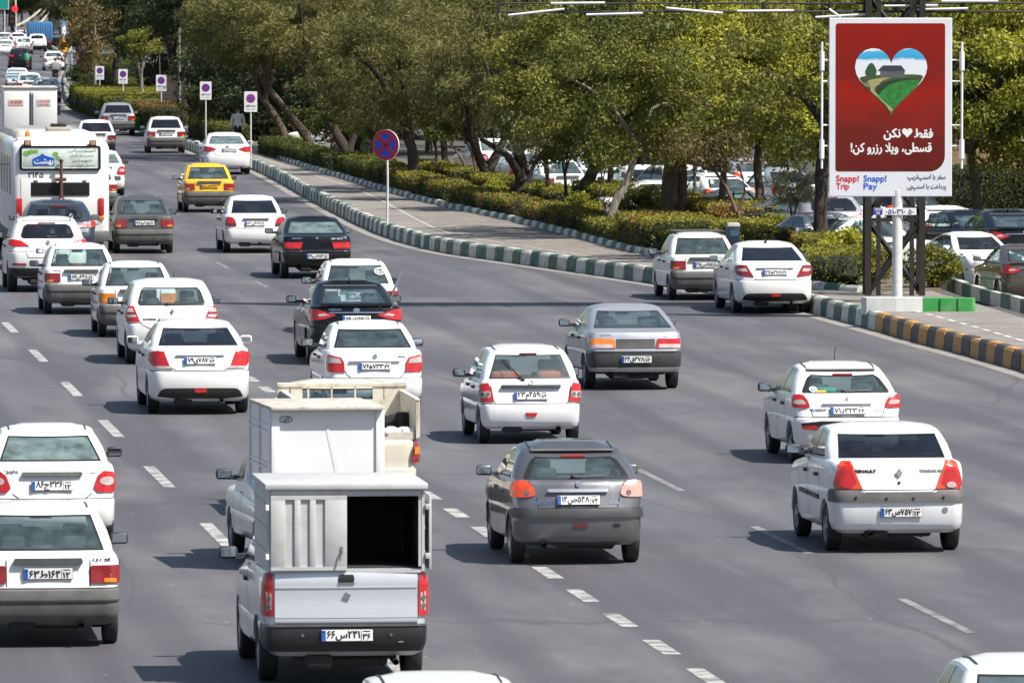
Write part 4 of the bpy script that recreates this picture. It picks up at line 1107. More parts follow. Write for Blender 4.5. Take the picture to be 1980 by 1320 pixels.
# ------------------------------------------------------------------ road, pavements, kerbs
def sheet(name, pts, mat, z=None, kind='structure', thick=0.0):
    P = [Vector(p) for p in pts]
    if z is not None: P = [Vector((p.x, p.y, z)) for p in P]
    m = MB(); n = len(P)
    if thick:
        m.add(P + [p - Vector((0, 0, thick)) for p in P], [tuple(range(n))] + [(i, (i + 1) % n, n + (i + 1) % n, n + i) for i in range(n)])
    else: m.add(P, [tuple(range(n))])
    return tag(m.build(name, mat), kind=kind)
sheet('road', [(-500, -60, 0), (500, -60, 0), (500, 2200, 0), (-500, 2200, 0)], ASPH)
def spline(P, step=.25):
    P = [Vector(p) for p in P]; out = []
    for i in range(len(P) - 1):
        p0, p1, p2, p3 = P[max(0, i - 1)], P[i], P[i + 1], P[min(len(P) - 1, i + 2)]
        n = max(2, int((p2 - p1).length / step))
        for k in range(n):
            t = k / n
            out.append(.5 * ((2 * p1) + (p2 - p0) * t + (2 * p0 - 5 * p1 + 4 * p2 - p3) * t * t + (3 * p1 - p0 - 3 * p2 + p3) * t ** 3))
    return out + [P[-1]]
def resample(P, L):
    out = [P[0]]; acc = 0
    for a, c in zip(P, P[1:]):
        d = (c - a).length
        while acc + d >= L:
            t = (L - acc) / d; a = a.lerp(c, t); out.append(a); d = (c - a).length; acc = 0
        acc += d
    return out
def offset(P, d):
    out = []
    for i, p in enumerate(P):
        t = (P[min(i + 1, len(P) - 1)] - P[max(i - 1, 0)]).normalized()
        out.append(p + Vector((-t.y, t.x, 0)) * d)
    return out
def kerb(name, P, h, w, z0, mat_of, mats, L=.95, sgn=1):
    """painted kerb stones laid end to end; P runs towards the camera, the pavement lies on side sgn"""
    Q = resample(P, L); O = offset(Q, 1.0); m = MB()
    rnd = random.Random(5)
    for i in range(len(Q) - 1):
        a, c = Q[i], Q[i + 1]; na, nc = (O[i] - a) * sgn, (O[i + 1] - c) * sgn
        d = (c - a); a2, c2 = a + d * .008, c - d * .008; dz = rnd.uniform(-.018, .018); dn = rnd.uniform(-.02, .02)
        V = []
        for p, nn in ((a2, na), (c2, nc)):
            for t, z in ((0 + dn, z0), (.025 + dn, z0 + h - .05 + dz), (.065 + dn, z0 + h + dz), (w, z0 + h + dz), (w, z0)):
                q = p + nn * t; V.append((q.x, q.y, z))
        m.add(V, [(0, 1, 6, 5), (1, 2, 7, 6), (2, 3, 8, 7), (3, 4, 9, 8), (0, 4, 3, 2, 1), (5, 6, 7, 8, 9)], mat_of(i, a))
    return tag(m.build(name, mats), kind='structure')
KP = [G(*p) for p in [(-60, 62), (60, 80), (112, 106), (128, 135), (122, 160), (132, 203), (195, 232), (300, 263), (360, 288), (425, 312), (490, 328), (540, 352), (600, 386), (690, 433), (760, 463), (860, 489), (1000, 510), (1250, 547), (1420, 576), (1565, 604), (1770, 661), (1880, 690), (1990, 722), (2140, 770), (2500, 880), (3200, 1094), (4100, 1369)]]
KL = spline(KP)
PXK = [G(1690, 636).x, G(1690, 636).y]
def kcol(i, a):
    if a.y < G(1690, 638).y: return 2 + i % 2
    return i % 2
kerb('kerb', KL, .36, .22, 0, kcol, [K_GREEN, K_WHITE, K_OCHRE, K_DARK])
gut = offset(KL, -.02); gut2 = offset(KL, -.42)
m_ = MB()
m_.add([(p.x, p.y, .004) for p in gut] + [(p.x, p.y, .004) for p in gut2], [(i, i + 1, len(gut) + i + 1, len(gut) + i) for i in range(len(gut) - 1)])
tag(m_.build('gutter', DUST), kind='structure')
K2 = [G(x, y, SH) for x, y in [(120, 158), (150, 190), (230, 225), (330, 250), (440, 272), (560, 315), (700, 357), (840, 396), (1000, 431), (1120, 461), (1250, 494), (1420, 530), (1565, 556), (1668, 566)]]
KL2 = spline(K2)
inner = offset(KL, .20)
i_end = min(range(len(inner)), key=lambda i: (inner[i] - G(4000, 1338)).length)
i_st = min(range(len(inner)), key=lambda i: (inner[i] - G(125, 150)).length)
pave_pts = inner[i_st:i_end:4]
back = [G(x, y, SH) for x, y in [(4300, 1230), (2300, 700), (1990, 618), (1872, 582), (1800, 562), (1668, 566)]]
sheet('pavement', [(p.x, p.y, SH) for p in pave_pts] + [(p.x, p.y, SH) for p in back] + [(p.x, p.y, SH) for p in KL2[::-1][::4]], PAVE, thick=.33)
# tiled strip on the garden side, edged with pale stones
tl = [G(x, y, SH + .004) for x, y in [(490, 303), (600, 338), (700, 372), (830, 438), (900, 458), (1020, 478), (1240, 512)]]
ul = offset([Vector((p.x, p.y, SH + .004)) for p in KL2], -.02)
ul = [p for p in ul if G(470, 285, SH).y > p.y > G(1245, 495, SH).y]
sheet('pavement_tiles', [(p.x, p.y, SH + .004) for p in spline(tl, 1.0)] + [(p.x, p.y, SH + .004) for p in ul[::-1][::4]], PAVE2)
em0 = MB(); te = offset(spline([Vector((p.x, p.y, SH + .008)) for p in tl], 1.0), .0); te2 = offset(te, .11)
em0.add([(p.x, p.y, SH + .008) for p in te] + [(p.x, p.y, SH + .008) for p in te2], [(i, i + 1, len(te) + i + 1, len(te) + i) for i in range(len(te) - 1)])
tag(em0.build('stone_edging', worn('edging_stone', (.42, .40, .37), (.24, .22, .20), .45, .65, 2.0)), kind='structure')
rw = random.Random(3)
def k2col(i, a): return 0 if i % 2 else 1
kerb('garden_kerb', KL2, .15, .16, SH, k2col, [K_GREEN, K_WHITE], L=.9)
kerb('car_park_kerb', spline([G(x, y) for x, y in [(1800, 560), (1876, 590), (1985, 622), (2120, 668), (2300, 730), (3000, 960), (4300, 1400)]]), .30, .2, SH - .14, lambda i, a: i % 2, [K_GREEN, K_WHITE], L=1.5, sgn=-1)
garden = [G(x, y, SH + .01) for x, y in [(1668, 568), (1820, 556), (1700, 505), (1560, 480), (1400, 430), (1250, 400), (1100, 362), (900, 326), (700, 296), (500, 268), (380, 250), (240, 205), (165, 160)]]
sheet('garden_bed', [(p.x, p.y, SH + .012) for p in offset(KL2, .14)[::4]] + garden, SOIL, thick=.3)
sheet('car_park', [G(x, y, .02) for x, y in [(4500, 1400), (2300, 720), (1990, 622), (1800, 560), (1560, 478), (1250, 396), (900, 322), (500, 262), (165, 150), (300, 120), (4500, 120)]], LOT)
# lane dashes
def dashes(name, mat, p0, p1, first, spacing, length, width, n, z=.004):
    a, c = G(*p0), G(*p1); d = (c - a).normalized(); nrm = Vector((-d.y, d.x, 0)); m = MB()
    a = a + d * ((first - a.y) / d.y)
    for i in range(n):
        q = a + d * (i * spacing); l, w = length / 2, width / 2
        m.add([q - d * l - nrm * w, q - d * l + nrm * w, q + d * l + nrm * w, q + d * l - nrm * w], [(0, 1, 2, 3)])
    for v in m.V: v.z = z
    return tag(m.build(name, mat), kind='structure')
dashes('road_marking', MARK, (422, 1036), (17, 631), 92.6, 12.6, 5.0, .17, 9)
dashes('road_marking', MARK, (1370, 1310), (878, 989), 84.0, 3.68, 1.9, .19, 24)
dashes('road_marking', MARKF, (1810, 1190), (1280, 930), 92.0, 12.5, 5.0, .12, 3)
dashes('road_marking', MARKF, (1810, 1190), (1280, 930), 179.0, 12.5, 4.0, .10, 3)
dashes('road_marking', MARK, (760, 1288), (742, 1272), 85.3, 12, 2.0, .19, 1, z=.008)
# kerb edging marks on the pavement beside the billboard
em = MB()
ep = spline([G(x, y, SH + .005) for x, y in [(1700, 585), (1790, 606), (1900, 636), (1990, 662), (2150, 706)]], 1.4)
for a, c in zip(ep[::1], ep[1:]):
    d = (c - a); nn = Vector((-d.y, d.x, 0)).normalized() * .05
    em.add([a - nn, a + nn, a + d * .62 + nn, a + d * .62 - nn], [(0, 1, 2, 3)])
for v in em.V: v.z = SH + .006
tag(em.build('pavement_edging', K_WHITE), kind='structure')
# ------------------------------------------------------------------ foliage
def leafmat(name, c0, c1, trans=.30, rough=.6):
    m, nt, b = _mat(name); out = nt.nodes['Material Output']
    ge = N(nt, 'ShaderNodeNewGeometry'); rp = N(nt, 'ShaderNodeValToRGB')
    rp.color_ramp.elements[0].color = (*c0, 1); rp.color_ramp.elements[1].color = (*c1, 1)
    tc = N(nt, 'ShaderNodeTexCoord'); nz = N(nt, 'ShaderNodeTexNoise', i_Scale=.55, i_Detail=3.0); nt.links.new(tc.outputs['Object'], nz.inputs['Vector'])
    oi = N(nt, 'ShaderNodeObjectInfo')
    a = N(nt, 'ShaderNodeMath', operation='MULTIPLY_ADD'); nt.links.new(ge.outputs['Random Per Island'], a.inputs[0]); a.inputs[1].default_value = .5
    nr = N(nt, 'ShaderNodeMapRange', i_1=.3, i_2=.7, i_3=-.15, i_4=.55); nt.links.new(nz.outputs['Fac'], nr.inputs[0]); nt.links.new(nr.outputs[0], a.inputs[2])
    a2 = N(nt, 'ShaderNodeMath', operation='MULTIPLY_ADD'); nt.links.new(oi.outputs['Random'], a2.inputs[0]); a2.inputs[1].default_value = .45; nt.links.new(a.outputs[0], a2.inputs[2])
    a3 = N(nt, 'ShaderNodeMath', operation='SUBTRACT', use_clamp=True); nt.links.new(a2.outputs[0], a3.inputs[0]); a3.inputs[1].default_value = .18
    nt.links.new(a3.outputs[0], rp.inputs[0]); nt.links.new(rp.outputs[0], b.inputs['Base Color'])
    b.inputs['Roughness'].default_value = rough; b.inputs['Specular IOR Level'].default_value = .3
    tr = N(nt, 'ShaderNodeBsdfTranslucent'); nt.links.new(rp.outputs[0], tr.inputs[0])
    mx = N(nt, 'ShaderNodeMixShader'); mx.inputs[0].default_value = trans
    nt.links.new(b.outputs[0], mx.inputs[1]); nt.links.new(tr.outputs[0], mx.inputs[2]); nt.links.new(mx.outputs[0], out.inputs[0])
    return m
LF_OLIVE = leafmat('leaf_olive', (.064, .070, .020), (.265, .250, .078))
LF_GREEN = leafmat('leaf_green', (.040, .058, .013), (.255, .255, .046))
LF_LIME = leafmat('leaf_lime', (.12, .138, .014), (.50, .48, .06))
LF_DARK = leafmat('leaf_dark', (.018, .030, .012), (.060, .075, .026))
LF_BROWN = leafmat('leaf_brown', (.085, .068, .026), (.27, .205, .075))
LF_GREY = leafmat('leaf_grey_olive', (.10, .11, .055), (.36, .36, .21))
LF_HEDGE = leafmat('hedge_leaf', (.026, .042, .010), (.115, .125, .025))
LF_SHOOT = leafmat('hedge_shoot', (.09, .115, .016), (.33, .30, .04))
LF_RUST = leafmat('hedge_rust', (.12, .075, .02), (.34, .20, .06))
def bark(name, c):
    m, nt, b = _mat(name); tc = N(nt, 'ShaderNodeTexCoord'); mp = N(nt, 'ShaderNodeMapping'); mp.inputs['Scale'].default_value = (9, 9, 1.6)
    nt.links.new(tc.outputs['Object'], mp.inputs[0]); nz = N(nt, 'ShaderNodeTexNoise', i_Scale=1.6, i_Detail=7.0, i_Roughness=.7); nt.links.new(mp.outputs[0], nz.inputs['Vector'])
    rp = N(nt, 'ShaderNodeValToRGB'); rp.color_ramp.elements[0].position = .32; rp.color_ramp.elements[1].position = .70
    rp.color_ramp.elements[0].color = (*[k * .35 for k in c], 1); rp.color_ramp.elements[1].color = (*[min(1, k * 1.35) for k in c], 1)
    nt.links.new(nz.outputs['Fac'], rp.inputs[0]); nt.links.new(rp.outputs[0], b.inputs['Base Color'])
    b.inputs['Roughness'].default_value = .95
    bp = N(nt, 'ShaderNodeBump', i_Strength=1.0, i_Distance=.05); nt.links.new(nz.outputs['Fac'], bp.inputs['Height']); nt.links.new(bp.outputs[0], b.inputs['Normal'])
    return m
BARK = bark('bark_brown', (.115, .085, .062)); BARKD = bark('bark_dark', (.055, .042, .033)); BARKP = bark('bark_pale', (.30, .26, .21)); BARKR = bark('bark_reddish', (.17, .105, .075))
def leaf_quads(P, Lx, Ly, rng, droop=0.0, D=None, lift=0.0):
    """points -> one randomly turned leaf blade each (two bent quads)"""
    n = len(P)
    a = rng.normal(size=(n, 3))
    if D is not None: a = a * .42 + D
    a[:, 2] -= droop; a /= np.linalg.norm(a, axis=1)[:, None]
    w = rng.normal(size=(n, 3)); w[:, 2] += lift * rng.choice([-1, 1], n)
    nn = w if lift == 0 else w
    b = np.cross(nn, a); b /= np.linalg.norm(b, axis=1)[:, None] + 1e-6
    k = rng.uniform(.65, 1.35, n)[:, None]
    A, B = a * Lx * k, b * Ly * k
    V = np.empty((n, 4, 3)); V[:, 0] = P - A * .5; V[:, 1] = P + B * .5; V[:, 2] = P + A * .5; V[:, 3] = P - B * .5
    return V.reshape(-1, 3)
def quad_mesh(name, V, mats, mi=None):
    n = len(V) // 4; me = bpy.data.meshes.new(name)
    me.vertices.add(n * 4); me.vertices.foreach_set('co', V.astype(np.float32).ravel())
    me.loops.add(n * 4); me.loops.foreach_set('vertex_index', np.arange(n * 4, dtype=np.int32))
    me.polygons.add(n); me.polygons.foreach_set('loop_start', np.arange(0, n * 4, 4, dtype=np.int32)); me.polygons.foreach_set('loop_total', np.full(n, 4, dtype=np.int32))
    for m in mats: me.materials.append(m)
    if mi is not None: me.polygons.foreach_set('material_index', mi.astype(np.int32))
    me.update(); me.validate(); return me
def crown_mesh(name, seed, mat, rad=(3, 3, 2.2), clumps=80, leaves=14000, lx=.16, ly=.07, cr=.62, shell=.5, droop=.3, flat=.0, strand=0.0):
    rng = np.random.default_rng(seed)
    u = rng.normal(size=(clumps, 3)); u /= np.linalg.norm(u, axis=1)[:, None]
    r = shell + (1 - shell) * rng.random(clumps) ** .6
    C = u * r[:, None] * np.array(rad) * rng.uniform(.82, 1.08, clumps)[:, None]
    C[:, 2] *= np.where(C[:, 2] < 0, .75, 1.0)
    size = cr * rng.uniform(.55, 1.45, clumps)
    ix = rng.choice(clumps, leaves, p=size ** 2 / (size ** 2).sum())
    q = rng.normal(size=(leaves, 3)); q /= np.linalg.norm(q, axis=1)[:, None]; q *= (rng.random(leaves) ** .36)[:, None]
    q[:, 2] = q[:, 2] * .52 + .06
    P = C[ix] + q * size[ix][:, None]
    out = C / np.array(rad); out /= np.linalg.norm(out, axis=1)[:, None] + 1e-6; Dc = out * .7 + rng.normal(size=C.shape) * .55; Dc[:, 2] -= .15
    V = leaf_quads(P + Dc[ix] * (rng.random(leaves) - .3)[:, None] * size[ix][:, None] * .7, lx, ly, rng, droop, Dc[ix] * strand if strand else None, lift=flat)
    return quad_mesh(name, V, [mat])
CROWN = {}
def crown(kind, var):
    k = (kind, var)
    if k not in CROWN:
        s = sum(map(ord, kind)) * 7 + var
        if kind == 'feather': me = crown_mesh('crown', s, LF_OLIVE, (3.3, 3.3, 2.2), 72, 26000, .21, .034, .62, .42, .2, 0, .4)
        elif kind == 'leafy': me = crown_mesh('crown', s, LF_GREEN, (3.1, 3.1, 2.5), 62, 22000, .13, .06, .58, .45, .2, 0, .3)
        elif kind == 'lime': me = crown_mesh('crown', s, LF_LIME, (3, 3, 2.8), 72, 24000, .145, .064, .60, .45, .2, 0, .5)
        elif kind == 'dark': me = crown_mesh('crown', s, LF_DARK, (3, 3, 3.0), 85, 20000, .20, .055, .62, .45, .2)
        elif kind == 'brown': me = crown_mesh('crown', s, LF_BROWN, (1.5, 1.5, 1.2), 60, 5000, .11, .06, .34, .3, .3)
        elif kind == 'grey': me = crown_mesh('crown', s, LF_GREY, (1.7, 1.7, 1.2), 60, 9000, .13, .05, .36, .3, .3)
        elif kind == 'small': me = crown_mesh('crown', s, LF_GREEN, (1.2, 1.2, .9), 40, 4000, .12, .06, .3, .3, .3)
        CROWN[k] = me
    return CROWN[k]
def limb(m, P, r0, r1, n=8, seed=0, k=5):
    rnd = random.Random(seed); Q = spline([Vector(p) for p in P], max(.25, (Vector(P[-1]) - Vector(P[0])).length / 14))
    L = len(Q); rr = []
    for i, q in enumerate(Q):
        t = i / (L - 1); rr.append((r0 + (r1 - r0) * t) * rnd.uniform(.9, 1.1) * (1 + .35 * max(0, 1 - t * 9)))
        if 0 < i < L - 1: Q[i] = q + Vector((rnd.uniform(-1, 1), rnd.uniform(-1, 1), 0)) * r0 * .16
    m.tube(Q, rr, n)
def tree(kind, px, py, label, top=(0, 0, 3.2), r=.16, cs=1.0, cvar=0, crown_at=None, bk=None, z=SH, limbs=3, via=None, group='trees of the roadside garden', cz=1.0, yawc=None, extra=None, name=None, crowns=None):
    """trunk from the given pixel up to its fork (metres off the base), limbs into the crown"""
    base = G(px, py, z); rnd = random.Random(int(px * 13 + py * 7))
    t = empty(name or ('pine_tree' if kind == 'dark' else 'broadleaf_tree'), base)
    m = MB(); T = Vector(top)
    P = [Vector((0, 0, -.15))] + [Vector(v) for v in (via or [])] + [T]
    if not via: P = [Vector((0, 0, -.15)), T * .5 + Vector((rnd.uniform(-.12, .12), rnd.uniform(-.1, .1), 0)), T]
    limb(m, P, r, r * .62, 10, px)
    ca = Vector(crown_at) if crown_at else T + Vector((0, 0, 1.6 * cs))
    if kind in ('feather', 'leafy', 'lime') and z == SH:
        ca.z -= .75
        if 780 < px < 1500: ca.x -= .6; ca.y -= .3
    for i in range(limbs):
        a = 2 * math.pi * (i + rnd.random() * .6) / max(1, limbs); lr = cs * {'brown': .75, 'grey': .9, 'small': .6}.get(kind, 1.7); e = ca + Vector((math.cos(a) * lr, math.sin(a) * lr, rnd.uniform(-.1, .5) * lr))
        limb(m, [T - Vector((0, 0, .12)), T.lerp(e, .45) + Vector((0, 0, rnd.uniform(-.1, .45))), e], r * .62, r * .2, 6, px + i)
        e2 = T.lerp(e, .5); f = e2 + Vector((rnd.uniform(-1, 1), rnd.uniform(-1, 1), rnd.uniform(.3, 1))) * lr * .6
        limb(m, [e2, e2.lerp(f, .5), f], r * .22, r * .06, 5, px + i + 9)
    for ex in (extra or []): limb(m, [Vector(p) for p in ex[0]], ex[1], ex[2], 8, px + 3)
    m.build('trunk', bk or BARK, t, 60)
    for j, (kd, vv, at_, sc) in enumerate(crowns or [(kind, cvar, ca, cs)]):
        c = link('crown', crown(kd, vv), t); c.location = at_; c.scale = (sc, sc, sc * cz); c.rotation_euler.z = rnd.uniform(0, 6.28) if yawc is None else yawc
    tag(t, label, 'tree', group)
    return t
def hedge(p0, p1, label, w=1.1, h=.85, tops=LF_SHOOT, frac=.85, z=SH, side=1, dens=560, leaf=.066, name='hedge', patch=None):
    a, c = G(*p0, z), G(*p1, z)
    if z == SH: h *= .88; c = a.lerp(c, .94)
    d = c - a; L = d.length; d.normalize(); n = Vector((-d.y, d.x, 0))
    if n.y < 0: n = -n
    rng = np.random.default_rng(int(p0[0] * 3 + p1[1])); o = empty(name, a)
    mb = MB(); ang = math.atan2(d.y, d.x)
    # lumpy clipped mass under the leaves
    bm = bmesh.new(); bmesh.ops.create_grid(bm, x_segments=max(3, int(L / .3)), y_segments=4, size=.5); bm.free()
    nx, ny = max(4, int(L / .35)), 5; V, F = [], []
    prof = [(0.06, 0), (0.0, .35), (.03, .8), (.14, .96), (.5, 1.0), (.86, .96), (.97, .8), (1.0, .35), (.94, 0)]
    for i in range(nx + 1):
        for (u, v) in prof:
            e = .12 if i in (0, nx) else 0
            q = d * (L * i / nx) + n * (w * (u + rng.normal() * .025)); V.append((q.x, q.y, (h * v * (1 + rng.normal() * .035)) * (1 - e)))
    k = len(prof)
    for i in range(nx):
        for j in range(k - 1): F.append((i * k + j, i * k + j + 1, (i + 1) * k + j + 1, (i + 1) * k + j))
    F += [tuple(range(k))[::-1], tuple(range(nx * k, nx * k + k))]
    mb.add(V, F)
    core = mb.build('hedge_core', plain('hedge_core', (.018, .022, .010), .95, var=.4) if 'hedge_core' not in MATS else MATS['hedge_core'], o, 80)
    N_ = int(dens * (L * (2 * h + w) + 2 * w * h)); s = rng.random(N_) * L; t = rng.random(N_) * (2 * h + w)
    u = np.where(t < h, 0, np.where(t < h + w, (t - h) / w, 1.0)); v = np.where(t < h, t / h, np.where(t < h + w, 1.0, (2 * h + w - t) / h))
    endm = rng.random(N_) < (2 * w * h) / (L * (2 * h + w) + 2 * w * h)
    s = np.where(endm, np.where(rng.random(N_) < .5, -.02, L + .02), s); u = np.where(endm, rng.random(N_), u); v = np.where(endm, rng.random(N_), v)
    dv, nv = np.array(d), np.array(n)
    P = s[:, None] * dv + (u * w)[:, None] * nv; P[:, 2] = v * h
    P += rng.normal(size=P.shape) * np.array([.032, .032, .026]); lump = np.sin(s * 3.1) * .03 + np.sin(s * 7.7 + 1) * .02; P[:, 2] += lump * (v > .9); P[:, 2] = np.maximum(P[:, 2], .02)
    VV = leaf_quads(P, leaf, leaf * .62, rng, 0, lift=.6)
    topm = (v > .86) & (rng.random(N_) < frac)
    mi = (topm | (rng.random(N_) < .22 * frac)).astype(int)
    if patch: 
        blob = (np.sin(s * 1.7 + 2) + np.sin(s * .9) > .55) & (rng.random(N_) < .7); mi = np.where(blob, 2, mi)
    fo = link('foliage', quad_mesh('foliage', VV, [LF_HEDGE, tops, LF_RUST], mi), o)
    tag(o, label, 'hedge', 'clipped hedges of the roadside garden')
    return o
_SHR = {}
def shrub(px, py, label, r=.6, mat=None, z=SH, var=0, sz=.8, group='shrubs of the roadside garden'):
    mat = mat or LF_SHOOT; k = (mat.name, var)
    if k not in _SHR: _SHR[k] = crown_mesh('foliage', 77 + var, mat, (1, 1, .85), 46, 4200, .13, .08, .34, .3, .1)
    o = empty('shrub', G(px, py, z)); c = link('foliage', _SHR[k], o); c.location.z = r * .72; c.scale = (r, r, r * sz); c.rotation_euler.z = px
    m = MB()
    for i in range(5):
        a = i * 1.26; m.tube([(0, 0, -.05), (math.cos(a) * r * .3, math.sin(a) * r * .3, r * .6), (math.cos(a) * r * .6, math.sin(a) * r * .6, r * 1.1)], [.02, .014, .006], 5)
    m.build('stem', BARK, o); tag(o, label, 'shrub', group); return o

# ------------------------------------------------------------------ the garden's trees, left to right
tree('feather', 558, 288, 'leaning tree with bent trunk closest to the crossed parking sign', top=(-1.0, .3, 2.0), via=[(-.25, 0, .75), (-.55, .1, 1.25)], r=.19, crown_at=(-1.0, .9, 5.9), cvar=0)
tree('feather', 601, 292, 'leaning tree with straight slanting trunk, second from the crossed parking sign', top=(-1.7, .4, 2.5), via=[(-.15, 0, .5), (-.75, .2, 1.3)], r=.20, crown_at=(-1.9, .6, 5.8), cvar=1)
tree('feather', 675, 296, 'leaning dark trunk with long slant and low side stump', top=(-1.6, .3, 2.9), via=[(-.5, .1, .8), (-1.1, .2, 1.7)], r=.22, crown_at=(-1.6, .4, 5.9), cvar=2, extra=[([(0, 0, .1), (.25, 0, .9), (.5, 0, 1.9)], .16, .07)], bk=BARKD)
tree('feather', 797, 372, 'upright thick trunk directly right of the round no stopping sign', top=(-.2, .1, 2.2), r=.24, crown_at=(.1, 1.0, 4.6), cvar=0, bk=BARKD)
tree('feather', 957, 366, 'tree with two crossing trunks forming a V, under the grey leaved bush', top=(-.8, .3, 1.7), via=[(-.45, 0, .9)], r=.20, crown_at=(-.6, .8, 4.6), cvar=1, bk=BARKD, extra=[([(-.55, -.1, -.1), (-.15, 0, .7), (.35, .2, 1.7)], .20, .12)])
tree('feather', 1010, 388, 'dark many stemmed tree with a long bough bending over to the V trunks', top=(-.2, .2, 1.9), r=.26, crown_at=(.4, .8, 4.8), cvar=0, bk=BARKD, extra=[([(0, 0, .6), (-.5, -.1, 1.4), (-1.3, -.2, 1.9)], .15, .07), ([(.1, 0, .2), (.3, 0, 1.0), (.6, .1, 1.5)], .1, .05)])
tree('leafy', 1139, 408, 'dark sinuous trunk between the bushes and the pale slanting trunk', top=(-.15, .1, 2.4), via=[(-.18, 0, .6), (.15, 0, 1.3)], r=.24, crown_at=(.1, .7, 4.8), cvar=1, bk=BARKD)
tree('leafy', 1176, 410, 'slim dark trunk beside the sinuous one', top=(.25, .1, 2.6), r=.11, crown_at=(.5, .4, 4.4), cvar=2, cs=.8, bk=BARKD, limbs=2)
tree('leafy', 1170, 462, 'pale barked slanting tree with a mottled trunk', top=(.85, .2, 2.6), via=[(.25, .05, .9), (.6, .1, 1.6)], r=.13, crown_at=(1.0, .5, 4.4), cvar=0, cs=.85, bk=BARKP, limbs=2)
tree('leafy', 1290, 450, 'thickest tree, a twin fluted trunk behind the yellow hedge', top=(.1, .1, 3.6), r=.27, crown_at=(.2, .6, 5.2), cvar=1, cs=1.1, extra=[([(.36, 0, -.1), (.40, 0, 1.6), (.34, .1, 3.2)], .17, .10)])
tree('brown', 1432, 478, 'young forked tree with thin pinkish stems by the charity box', top=(-.12, 0, 1.0), r=.07, crown_at=(-.8, .2, 2.6), cvar=0, cs=.75, bk=BARKR, limbs=0, extra=[([(-.12, 0, .9), (-.35, 0, 1.5), (-.85, .1, 2.2)], .05, .03), ([(-.12, 0, .9), (.12, 0, 1.4), (-.05, 0, 2.1)], .045, .025)])
tree('lime', 1475, 448, 'straight slender trunk halfway between the twin trunk and the billboard', top=(-.05, .1, 3.2), r=.15, crown_at=(0, .5, 4.9), cvar=2)
tree('leafy', 1592, 508, 'tall dark trunk just left of the billboard panel', top=(.1, .2, 3.4), r=.21, crown_at=(-.2, .8, 5.0), cvar=0, bk=BARKD)
tree('grey', 1560, 500, 'small crooked sapling with grey leaves left of the dark trunk', top=(-.35, 0, 1.0), via=[(.15, 0, .35), (-.25, 0, .7)], r=.05, crown_at=(-.2, 0, 1.65), cvar=0, cs=.42, bk=BARKR, limbs=2)
tree('grey', 925, 352, 'grey leaved tree with a rounded pale crown above the V trunks', top=(-.1, 0, 1.6), r=.09, crown_at=(0, -.3, 2.75), cvar=0, cs=1.0)
tree('grey', 1055, 395, 'grey leaved small tree beside the dark many stemmed one', top=(0, 0, 1.4), r=.09, crown_at=(-.1, -.2, 2.05), cvar=1, cs=.75)
tree('small', 1165, 420, 'little round leafed tree in front of the sinuous trunk', top=(0, 0, 1.1), r=.04, crown_at=(0, -.1, 1.7), cvar=0, cs=.62, limbs=2)
tree('brown', 1335, 432, 'rust leaved tree leaning against the twin trunk', top=(.1, 0, 1.6), r=.06, crown_at=(.5, -.3, 2.6), cvar=1, cs=.8, limbs=2)
tree('feather', 760, 330, 'feathery tree drooping over the hedge left of the thick upright trunk', top=(-.2, .2, 1.8), r=.15, crown_at=(-.3, .2, 3.6), cvar=2, cs=.8)
tree('feather', 500, 268, 'feathery tree behind the walking person', top=(.1, .4, 2.4), r=.15, crown_at=(.7, 1.6, 5.6), cvar=0)
tree('small', 640, 305, 'small twiggy tree in the hedge between the leaning trunks', top=(.1, 0, 1.0), r=.05, crown_at=(.2, 0, 1.7), cvar=1, cs=.7, limbs=3, bk=BARKR)
tree('lime', 1390, 452, 'leafy tree overhanging the rust leaved one', top=(.2, .2, 3.0), r=.12, crown_at=(.3, .3, 4.4), cvar=1, cs=.85)
tree('small', 893, 356, 'thin reddish stem leaning over the hedge, one of a pair beside the V trunks', top=(-.35, 0, 1.3), via=[(.1, 0, .5), (-.05, 0, .9)], r=.06, crown_at=(-.5, .1, 2.0), cvar=1, cs=.9, limbs=2, bk=BARKR)
tree('small', 918, 360, 'thin reddish stem standing closest to the V trunks', top=(-.30, 0, 1.5), via=[(.02, 0, .6), (-.1, 0, 1.1)], r=.055, crown_at=(-.4, .1, 2.2), cvar=0, cs=.9, limbs=2, bk=BARKR)
tree('grey', 835, 348, 'small grey leaved tree right of the thick upright trunk', top=(.1, 0, 1.3), r=.07, crown_at=(.2, .1, 2.2), cvar=1, cs=.75, limbs=3)
tree('small', 722, 326, 'small bushy tree left of the feathery drooping one', top=(0, 0, 1.0), r=.06, crown_at=(0, .1, 1.7), cvar=0, cs=1.0, limbs=3)
tree('small', 1092, 404, 'small bushy tree between the dark many stemmed tree and the sinuous trunk', top=(0, 0, 1.1), r=.06, crown_at=(.1, .1, 1.9), cvar=1, cs=1.0, limbs=3)
tree('feather', 868, 340, 'feathery tree with a dark bough behind the reddish stems', top=(-.3, .3, 2.0), r=.15, crown_at=(-.2, .4, 4.0), cvar=1, cs=.9, bk=BARKD)
tree('grey', 740, 305, 'grey leaved tree in the shade behind the leaning trunks', top=(0, 0, 1.4), r=.08, crown_at=(0, .1, 2.4), cvar=0, cs=1.0, limbs=3)
